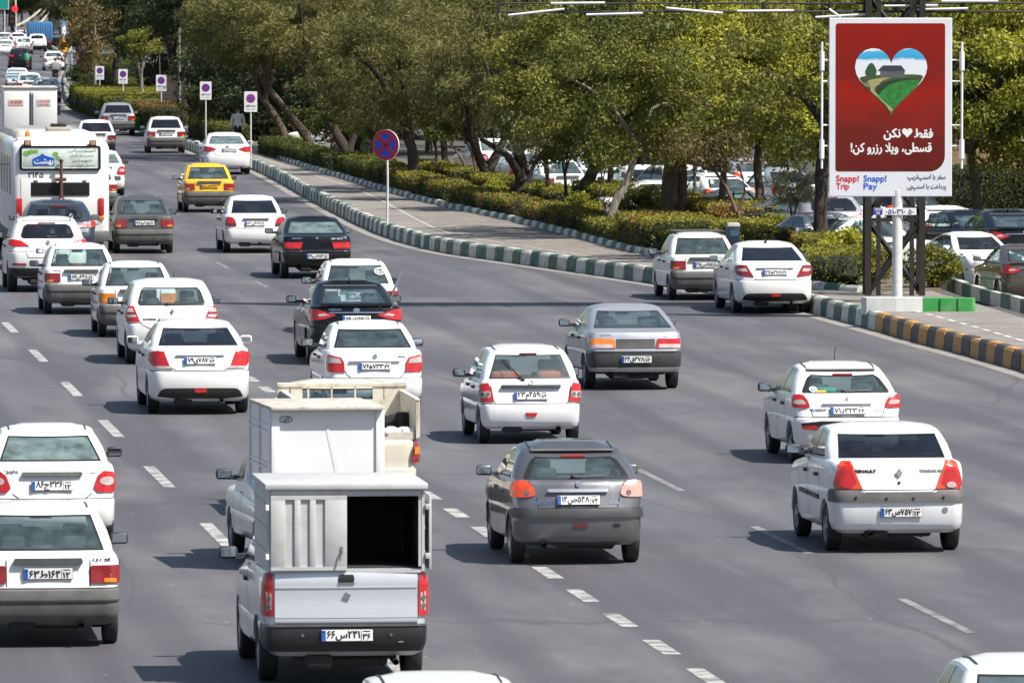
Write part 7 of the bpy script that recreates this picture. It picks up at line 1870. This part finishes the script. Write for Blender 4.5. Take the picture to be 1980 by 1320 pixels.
for sx in (-1, 1):
    for k in range(4): q.tube([(sx * tx_, -ty_, k * 1.62 + .05), (sx * tx_, ty_, (k + 1) * 1.62)], .035, 4)
q.build('bracing', TWR, tw_)
s_ = 89.6
X = lambda px: (px - 1728) / s_; Zt = lambda py: (570 - py) / s_
q = MB()
for zz, r_ in ((Zt(7), .022), (Zt(23), .025)):
    for yy in (-.3, .3): q.tube([(X(962), yy, zz), (X(2100), yy, zz)], r_, 5)
for px_ in range(963, 2100, 128):
    for yy in (-.3, .3): q.box((X(px_), yy, Zt(15)), (.05, .05, .24))
    q.box((X(px_), 0, Zt(23)), (.04, .6, .04)); q.box((X(px_), 0, Zt(7)), (.04, .6, .04))
q.build('gantry_beam', TWR, tw_)
for (x0, y0_, x1, y1_) in ((982, 30, 1090, 18), (1064, 7, 1168, 6), (1132, 29, 1241, 26), (1286, 16, 1395, 26), (1423, 22, 1532, 21), (1574, 34, 1675, 28), (1706, 12, 1810, 11), (1817, 3, 1926, 3), (1770, 19, 1868, 17), (1600, 18, 1622, 34)):
    q = MB(); q.tube([(X(x0), -.36, Zt(y0_)), (X(x1), -.36, Zt(y1_))], .027, 8); q.build('light_tube', TUBE, tw_, 50)
q = MB(); q.tube([(X(1225), -.3, Zt(30)) , (X(1255), -.3, Zt(43)), (X(1290), -.3, Zt(40)), (X(1315), -.3, Zt(26))], .008, 4); q.tube([(X(1770), -.3, Zt(22)), (X(1860), -.3, Zt(60)), (X(1980), -.3, Zt(95))], .006, 4); q.build('cable', TWR, tw_)
q = MB(); zb_, zt_ = Zt(7) + .15, Zt(7) + 4.6; xa, xb = X(962), X(2100)
q.box(((xa + xb) / 2, .05, (zb_ + zt_) / 2), (xb - xa, .12, zt_ - zb_)); ob_ = q.build('overhead_board', plain('board_grey', (.40, .41, .42), .6, var=.1), tw_)
q = MB(); [q.box((xa + (xb - xa) * i / 8, .16, (zb_ + zt_) / 2), (.08, .10, zt_ - zb_)) for i in range(9)]; [q.box(((xa + xb) / 2, .16, z_), (xb - xa, .08, .08)) for z_ in (zb_ + .1, (zb_ + zt_) / 2, zt_ - .1)]; q.build('board_frame', TWR, ob_)
tag(tw_, 'dark lattice tower behind the billboard carrying a beam of white light tubes', 'gantry')

# ------------------------------------------------------------------ charity box, wall, fence, stairs, poles
cb = empty('charity_box', G(1417, 512, SH), .1)
q = MB(); q.tube([(0, 0, -.05), (0, 0, .45)], .05, 10); q.build('post', plain('post_orange', (.45, .17, .03), .5), cb, 50)
q = MB(); q.box((0, 0, .68), (.30, .30, .50), bev=.02); bq = q.build('box', plain('box_navy', (.015, .03, .06), .4), cb, 40)
q = MB(); q.box((0, 0, .96), (.34, .34, .10), bev=.03, taper=(.8, .8)); q.build('lid', CONC, bq, 40); q = MB(); q.box((0.02, -.152, .76), (.20, .012, .14)); q.build('front_plate', plain('plate_teal', (.05, .10, .13), .35), bq)
tag(cb, 'dark blue charity box with a white lid on an orange post', 'box')
BRICK = paving('brick_wall', (.46, .34, .19), .26, .09, .01, .15)
def wall(name, x0, x1, y, z0, z1, mat, label, t=.25, cope=True, rz=0.0):
    o = empty(name, ((x0 + x1) / 2, y, z0)); w = x1 - x0
    m_, nt_ = mat, None
    q = MB(); q.box((0, 0, (z1 - z0) / 2), (w, t, z1 - z0)); q.build('wall_face', mat, o)
    if cope: q = MB(); q.box((0, 0, z1 - z0 + .04), (w + .05, t + .1, .08), bev=.01); q.build('coping', CONC, o)
    q = MB(); [q.box((-w / 2 + w * i / 6, -t / 2 - .06, (z1 - z0) / 2), (.35, .14, z1 - z0 - .01)) for i in range(1, 6)]; q.build('pier', mat, o)
    o.rotation_euler.z = rz; tag(o, label, 'wall'); return o
bw = plain('brick_tan', (.30, .215, .12), .9, var=.2, vscale=8, bump=.4, bscale=30)
wall('garden_wall', 13.6, 25.0, 272, 0, 2.7, bw, 'tan brick wall in sun behind the dark trunks right of the billboard')
wall('garden_wall', 2.9, 13.4, 292, 0, 1.9, plain('fence_grey', (.15, .16, .15), .8, var=.2), 'grey boundary wall beyond the car park behind the pale slanting trunk')
stt = empty('footbridge_stairs', G(336, 246, .2), .06); q = MB(); STM = plain('stair_steel', (.055, .042, .032), .7, var=.3)
for i in range(14): q.box((0, i * .27, .15 + i * .17), (1.15, .27, .05)); q.box((0, i * .27 - .12, .07 + i * .17), (1.15, .02, .15))
q.build('steps', STM, stt); q = MB(); [q.tube([(sd * .6, -.1, 1.0), (sd * .6, 3.6, 3.3)], .025, 6) for sd in (-1, 1)]; [q.tube([(sd * .6, i * .9, .1 + i * .57), (sd * .6, i * .9, 1.08 + i * .57)], .02, 6) for sd in (-1, 1) for i in range(5)]; [q.tube([(sd * .58, 0, .05), (sd * .58, 3.7, 2.4)], .05, 4) for sd in (-1, 1)]; q.build('handrail', STM, stt)
tag(stt, 'dark steel stairs of a footbridge behind the parking signs', 'stairs')
def pole(px, py, ytop, r, mat, label, name='utility_pole', z=.2):
    o = empty(name, G(px, py, z)); H = (py - ytop) / ((py + 45) / 7.2); q = MB(); q.tube([(0, 0, -.1), (0, 0, H)], [r, r * .8], 10); q.build('shaft', mat, o, 50); q = MB(); q.box((0, 0, .1), (r * 4, r * 4, .25), bev=.02); q.build('pole_base', CONC, o); tag(o, label, 'pole'); return o
pole(347, 250, 60, .085, BARKP, 'pale column beside the dark stairs')
pole(184, 185, -60, .07, BARKP, 'tall pale twin lamp column above the brown crowned tree'); 

# ------------------------------------------------------------------ far junction
def junction_z(py): return (py + 45) / 7.2
def tlight(px, py, ylamp, label, lit=True, flip=1):
    o = empty('traffic_light', G(px, py)); s = junction_z(py); H = (py - ylamp) / s
    q = MB(); q.tube([(0, .2, 0), (0, .2, H + 3.5)], [.12, .09], 8); q.build('post', POLEW, o)
    q = MB(); q.box((-.42 * flip, 0, H - .75), (.5, .3, 2.1), bev=.06); q.box((-.42 * flip, -.02, H - .75), (.9, .04, 2.5), bev=.02); hd = q.build('signal_head', BLACKM, o)
    q = MB(); disc(q, (-.05 * flip, H), .36, -.2, 0, t=.05); 
    e, nt, b = _mat('signal_red_lit') if 'signal_red_lit' not in MATS else (MATS['signal_red_lit'], None, None)
    if b is not None: b.inputs['Base Color'].default_value = (.6, .01, .01, 1); b.inputs['Emission Color'].default_value = (1, .02, .02, 1); b.inputs['Emission Strength'].default_value = 1.2
    q.build('red_lens', e, hd)
    q = MB(); disc(q, (-.42 * flip, H - .9), .2, -.17, 0, t=.03); disc(q, (-.42 * flip, H - 1.45), .2, -.17, 0, t=.03); q.build('dark_lens', L_SMOKE, hd); tag(o, label, 'traffic light', 'traffic lights at the far junction')
tlight(30, 72, 18, 'red traffic light on a white post beside the green direction sign')
tlight(152, 78, 35, 'red traffic light on the far kerb above the brown tree', flip=1)
gs = empty('direction_sign', G(-6, 74)); s = junction_z(74); q = MB(); q.box((.0, 0, 4.3), (2.9, .08, 1.9), bev=.1); pq = q.build('sign_panel', SIGNW, gs); q = MB(); q.box((0, -.05, 4.3), (2.7, .03, 1.7), bev=.05); q.build('sign_face', plain('sign_teal', (.01, .30, .24), .4), pq); q = MB(); [q.tube([(x_, .1, 0), (x_, .1, 5.2)], .08, 8) for x_ in (-.9, .9)]; q.build('post', POLEW, gs); tag(gs, 'teal green direction sign at the top corner', 'road sign')
for (px_, py_, lab) in ((126, 76, 'thin pale lamp column beside the yellow bin'), (142, 74, 'thin pale lamp column behind the far traffic light')): pole(px_, py_, -40, .11, POLEW, lab, 'lamp_column', 0)
bnq = empty('litter_bin', G(123, 103)); q = MB(); q.lathe([(0, .28), (.1, .42), (1.0, .46), (1.05, .40), (1.3, .2)], axis='Z', n=14); q.build('bin_body', plain('bin_yellow', (.75, .34, .005), .5), bnq, 50); q = MB(); q.box((.35, -.05, .9), (.5, .4, .5), bev=.1); q.build('bin_hood', MATS['bin_yellow'], bnq); tag(bnq, 'bright yellow litter bin on the far kerb', 'bin')
kiosk = empty('info_post', G(122, 85)); q = MB(); q.tube([(0, 0, 0), (0, 0, 2.0)], .22, 10); q.build('post', SIGNW, kiosk); q = MB(); q.box((0, -.02, 2.2), (.75, .1, .8), bev=.04); q.build('sign_plate', plain('sign_sky', (.12, .30, .60), .4), kiosk); tag(kiosk, 'short post with a pale blue plate above the yellow bin', 'sign')
FLAG = plain('bunting_cream', (.72, .68, .52), .7)
def bunting(p0, p1, ydep, sag, n, label):
    a = Vector(G(p0[0], ydep)); s = junction_z(ydep)
    A = a + Vector((0, 0, (ydep - p0[1]) / s)); b_ = Vector(G(p1[0], ydep)); B_ = b_ + Vector((0, 6, (ydep - p1[1]) / s))
    o = empty('bunting', A); q = MB(); P = [A.lerp(B_, i / n) - A - Vector((0, 0, sag * 4 * (i / n) * (1 - i / n))) for i in range(n + 1)]
    q.tube(P, .02, 4); q.build('cord', FLAG, o)
    for i, p in enumerate(P[:-1]):
        for t in (0, .5):
            c = p.lerp(P[i + 1], t); f_ = MB(); f_.add([Vector((-.07, -.03, 0)), Vector((.07, -.03, 0)), Vector((.02, -.06, -.30)), Vector((-.07, .03, 0)), Vector((.07, .03, 0))], [(0, 1, 2), (3, 2, 4), (0, 2, 3), (1, 4, 2), (0, 3, 4, 1)])
            if 'pn' not in _TXT: _TXT['pn'] = f_.mesh('pennant', FLAG)
            link('pennant', _TXT['pn'], o).location = c
    tag(o, label, 'bunting', 'strings of bunting over the far junction')
bunting((32, 48), (86, 4), 72, .35, 22, 'longest string of cream bunting slanting over the blue lorry'); bunting((57, 42), (87, 12), 74, .3, 14, 'middle string of cream bunting over the blue lorry'); bunting((76, 42), (89, 22), 76, .2, 8, 'shortest string of cream bunting over the blue lorry')
bunting((131, 8), (142, 30), 76, .1, 9, 'cream bunting hanging beside the far lamp columns, upper string'); bunting((131, 42), (141, 57), 78, .1, 7, 'cream bunting hanging beside the far lamp columns, lower string')
# far roadside blocks of colour
fb2 = empty('grey_building', G(158, 60)); q = MB(); q.box((0, 6, 4), (9, 8, 8)); q.build('wall', plain('building_grey', (.22, .24, .28), .8, var=.1), fb2); q = MB(); [q.box((-3 + i * 2, 1.98, 2 + k * 2.6), (1.2, .06, 1.3)) for i in range(4) for k in range(3)]; q.build('window', GLASS_D, fb2); tag(fb2, 'grey building glimpsed between the far trees', 'building')
# stickers on the white hatchback's window
h7 = [o for o in COL.objects if o.get('label', '').startswith('white hatchback with ring shaped')][0]; b7 = SP['h207']['_b']
p7 = b7.gat(2.6, .22, -1, .02); st7 = MB(); disc(st7, (0, 0), .06, 0, 0, t=.004); disc(st7, (0, 0), .042, -.005, 1, t=.002); disc(st7, (0, 0), .022, -.008, 0, t=.002)
o7 = st7.build('window_sticker', [WHITEP, INKB], h7); o7.location = p7; o7.rotation_euler = (-.85, 0, .10)
q = MB(); q.box((0, 0, 0), (.16, .004, .035)); o8 = q.build('window_sticker', PLATEY, h7); o8.location = b7.gat(1.9, .13, -1, .02); o8.rotation_euler = (-.85, 0, .08)
q = MB(); q.box((-.28, -.05, 1.06), (.34, .25, .12), bev=.05); q.build('shelf_bag', plain('bag_teal', (.02, .30, .22), .6, var=.2), h7, 60)
# more of the tight car park row
for px_, py_, k_, pm_, lab_ in ((1700, 470, 'pride', None, 'white sedan in the car park seen between the lattice tower legs'), (1775, 470, 'h206', P_BLACK, 'black hatchback far back in the car park right of the lattice tower')):
    car(k_, px_, py_, lab_, None, group=CP, dyaw=.15, paintm=pm_)
# ------------------------------------------------------------------ people and two wheelers
SKIN = plain('skin', (.36, .20, .13), .6); HAIR = plain('hair_black', (.012, .010, .009), .6); SHIRT = plain('shirt_pale', (.78, .76, .70), .85, var=.1); TROU = plain('trousers_dark', (.022, .022, .026), .85, var=.2)
SHOE = plain('shoe_black', (.012, .012, .012), .5); GREENS = plain('shirt_green', (.03, .30, .20), .85); GREYS = plain('jacket_grey', (.30, .30, .29), .85, var=.1)
def skin_mesh(name, verts, edges, radii, mats, zones, levels=1):
    """continuous figure grown from a jointed skeleton; zones(co) picks the material"""
    me = bpy.data.meshes.new(name); me.from_pydata(verts, edges, []); o = bpy.data.objects.new(name, me); COL.objects.link(o)
    md = o.modifiers.new('skin', 'SKIN'); md.use_smooth_shade = True
    for v, r in zip(me.skin_vertices[0].data, radii): v.radius = r if isinstance(r, tuple) else (r, r)
    me.skin_vertices[0].data[0].use_root = True
    sb = o.modifiers.new('sub', 'SUBSURF'); sb.levels = sb.render_levels = levels
    out = bpy.data.meshes.new_from_object(o.evaluated_get(bpy.context.evaluated_depsgraph_get()))
    bpy.data.objects.remove(o)
    for m in mats: out.materials.append(m)
    for p in out.polygons: p.material_index = zones(p.center); p.use_smooth = True
    out.name = name; return out
def figure(name, loc, rz, pose, label, mats, group=None, hair=True):
    """standing or seated adult; pose gives hips, knees, feet, elbows, hands"""
    J = pose; hip, chest, neck, head = J['hip'], J['chest'], J['neck'], J['head']
    V = [hip]; E_ = []; Rr = [(.155, .12)]
    def add(p, r, par): V.append(p); Rr.append(r); E_.append((par, len(V) - 1)); return len(V) - 1
    sp = add(Vector(hip).lerp(Vector(chest), .5), (.15, .11), 0); ch = add(chest, (.18, .12), sp); nk = add(neck, .058, ch)
    hd0 = add(Vector(neck).lerp(Vector(head), .45), .075, nk); hd = add(head, (.085, .10), hd0); add(Vector(head) + Vector((0, 0, .085)), (.06, .075), hd)
    for sd in ('l', 'r'):
        sh = add(J['sh' + sd], .068, ch); el = add(J['el' + sd], .046, sh); wr = add(J['wr' + sd], .031, el); pm = add(J['hd' + sd], (.040, .020), wr)
        d = (Vector(J['hd' + sd]) - Vector(J['wr' + sd])).normalized(); sx = Vector((0, 1, 0)) if abs(d.z) > .6 else Vector((1, 0, 0))
        for i, (o_, l_) in enumerate(((-.030, .065), (-.010, .078), (.010, .074), (.030, .058))):
            k = add(Vector(J['hd' + sd]) + d * .045 + sx * o_, .0095, pm); add(Vector(J['hd' + sd]) + d * (.045 + l_) + sx * o_ * 1.1 + Vector((0, .015, 0)), .007, k)
        add(Vector(J['hd' + sd]) + d * .03 + sx * -.062, .011, pm)
        hp = add(J['hp' + sd], (.095, .10), 0); kn = add(J['kn' + sd], .062, hp); an = add(J['an' + sd], .045, kn); add(Vector(J['an' + sd]) + Vector((0, .02, -.055)), .045, an); add(Vector(J['an' + sd]) + Vector((0, .19, -.06)), (.045, .03), len(V) - 1)
    hz, nz, az = hip[2], neck[2], min(J['anl'][2], J['anr'][2])
    wr = [Vector(J['wrl']), Vector(J['wrr'])]; hds = [Vector(J['hdl']), Vector(J['hdr'])]
    def zone(c):
        if c.z > nz + .0: return 0
        if any((c - h).length < .13 and (c - h).length < (c - w_).length + .02 for h, w_ in zip(hds, wr)): return 0
        if c.z > hz + .02 or abs(c.x) > .22 and c.z > hz - .30: return 1
        return 3 if c.z < az + .0 else 2
    o = empty(name, loc, rz)
    link('figure', skin_mesh('figure', [tuple(v) for v in V], E_, Rr, mats, zone), o)
    h = Vector(head); q = MB()
    for sd in (-1, 1):
        q.box((h.x + sd * .035, h.y + .092, h.z + .015), (.022, .012, .012), 0, bev=.004); q.box((h.x + sd * .092, h.y, h.z), (.022, .05, .07), 1, bev=.01)
    q.box((h.x, h.y + .108, h.z - .015), (.028, .035, .05), 1, bev=.008); q.box((h.x, h.y + .097, h.z - .06), (.05, .012, .012), 2, bev=.003)
    q.build('face', [INK, mats[0], plain('lips', (.30, .10, .08), .6) if 'lips' not in MATS else MATS['lips']], o)
    if hair:
        q = MB(); bmv = []
        for i in range(7):
            th = R(8 + i * 17); 
            for k in range(14):
                a = 2 * math.pi * k / 14; bmv.append((h.x + .098 * math.sin(th) * math.cos(a), h.y - .012 + .112 * math.sin(th) * math.sin(a) * (1 if math.sin(a) < 0 else (.93 if i < 4 else .55)), h.z + .045 + .115 * math.cos(th)))
        q.add(bmv, [(i * 14 + k, i * 14 + (k + 1) % 14, (i + 1) * 14 + (k + 1) % 14, (i + 1) * 14 + k) for i in range(6) for k in range(14)] + [tuple(range(14))])
        q.build('hair', HAIR, o, 60)
    tag(o, label, 'person', group); return o
STAND = dict(hip=(0, 0, .94), chest=(0, .01, 1.28), neck=(0, .0, 1.48), head=(0, .02, 1.61), shl=(-.19, 0, 1.41), shr=(.19, 0, 1.41), ell=(-.26, -.03, 1.13), elr=(.25, .02, 1.13), wrl=(-.27, .05, .89), wrr=(.25, .10, .90), hdl=(-.27, .07, .82), hdr=(.25, .12, .83),
             hpl=(-.09, 0, .90), hpr=(.09, 0, .90), knl=(-.10, .10, .50), knr=(.10, -.02, .49), anl=(-.10, .12, .09), anr=(.10, -.22, .11))
figure('person', G(460, 291, SH), .05, STAND, 'person in a pale shirt and dark trousers walking away on the pavement, seen from behind', [SKIN, SHIRT, TROU, SHOE])
SIT = dict(hip=(0, -.12, .80), chest=(0, -.05, 1.14), neck=(0, .02, 1.33), head=(0, .06, 1.46), shl=(-.19, -.02, 1.27), shr=(.19, -.02, 1.27), ell=(-.30, .14, 1.05), elr=(.30, .14, 1.05), wrl=(-.27, .38, 1.02), wrr=(.27, .38, 1.02), hdl=(-.26, .46, 1.02), hdr=(.26, .46, 1.02),
           hpl=(-.10, -.08, .78), hpr=(.10, -.08, .78), knl=(-.17, .30, .66), knr=(.17, .30, .66), anl=(-.17, .14, .32), anr=(.17, .14, .32))
def motorbike(px, py, label, box=None):
    o = empty('motorcycle', G(px, py), FAR)
    for y in (-.6, .62):
        w = MB(); w.lathe([(-.05, .24), (-.055, .28), (0, .31), (.055, .28), (.05, .24)], axis='X', c=(0, y, .31), n=20); wo = w.build('wheel', RUBBER, o, 50)
        w = MB(); w.lathe([(-.03, .23), (-.03, .0), (.03, 0), (.03, .23)], axis='X', c=(0, y, .31), n=12); w.build('rim', STEEL, wo)
    q = MB(); q.box((0, .15, .62), (.22, .5, .24), bev=.06); q.box((0, .05, .38), (.26, .4, .26), bev=.05); q.tube([(0, .45, .8), (0, .62, .31)], .03, 6); q.tube([(0, -.1, .45), (0, -.6, .31)], .03, 6); q.box((0, -.68, .58), (.16, .3, .04), bev=.01); q.build('frame', P_BLACK, o, 40)
    q = MB(); q.box((0, -.25, .74), (.26, .62, .10), bev=.03); q.build('seat', INNER, o, 50)
    q = MB(); q.tube([(-.34, .36, 1.0), (0, .46, .95), (.34, .36, 1.0)], .016, 6); [q.box((sd * .36, .38, 1.14), (.12, .03, .08), bev=.01) for sd in (-1, 1)]; q.build('handlebar', BLACKM, o)
    q = MB(); q.box((0, -.72, .66), (.14, .05, .08), bev=.01); q.build('taillight', L_RED, o)
    if box: q = MB(); q.box((0, -.62, 1.04), (.52, .46, .50), bev=.03); q.build('delivery_box', box, o, 40)
    tag(o, label, 'motorcycle', 'motorcycles in the far traffic'); return o
mb1 = motorbike(52, 138, 'motorcycle ridden in front of the black SUV in the far queue')
figure('person', mb1.location, FAR, SIT, 'person in a green top riding the motorcycle by the black SUV', [SKIN, GREENS, TROU, SHOE])
mb2 = motorbike(107, 157, 'motorcycle with a grey delivery box behind the lone white sedan', GREYS)
figure('person', mb2.location, FAR, SIT, 'person in a grey jacket riding the motorcycle with the delivery box', [SKIN, GREYS, TROU, SHOE])
DRIVE = dict(SIT); 
def driver(root, mats, label):
    sp = None
    kind = {'hatchback_car': 'h206'}.get(root.name.split('.')[0])
    o = figure('person', (0, 0, 0), 0, SEATED, label, mats); o.location = root.location + Matrix.Rotation(root.rotation_euler.z, 3, 'Z') @ Vector((-.35, root['drv'], 0)); o.rotation_euler.z = root.rotation_euler.z
SEATED = {k: tuple(v) for k, v in SIT.items()}
for k in list(SEATED): SEATED[k] = (SEATED[k][0], SEATED[k][1] - .02, SEATED[k][2] - .24)
SEATED.update(knl=(-.12, .34, .56), knr=(.12, .34, .56), anl=(-.12, .62, .42), anr=(.12, .62, .42), hpl=(-.09, -.04, .54), hpr=(.09, -.04, .54))
DSH = [SHIRT, GREYS, TROU, plain('shirt_blue', (.06, .09, .20), .85)]
for i, r in enumerate([o for o in COL.objects if o.get('drv') is not None]):
    driver(r, [SKIN, DSH[i % 4], TROU, SHOE], 'person at the wheel of the ' + r['drvlab']); 
    del r['drv']; del r['drvlab']
drop_protos()
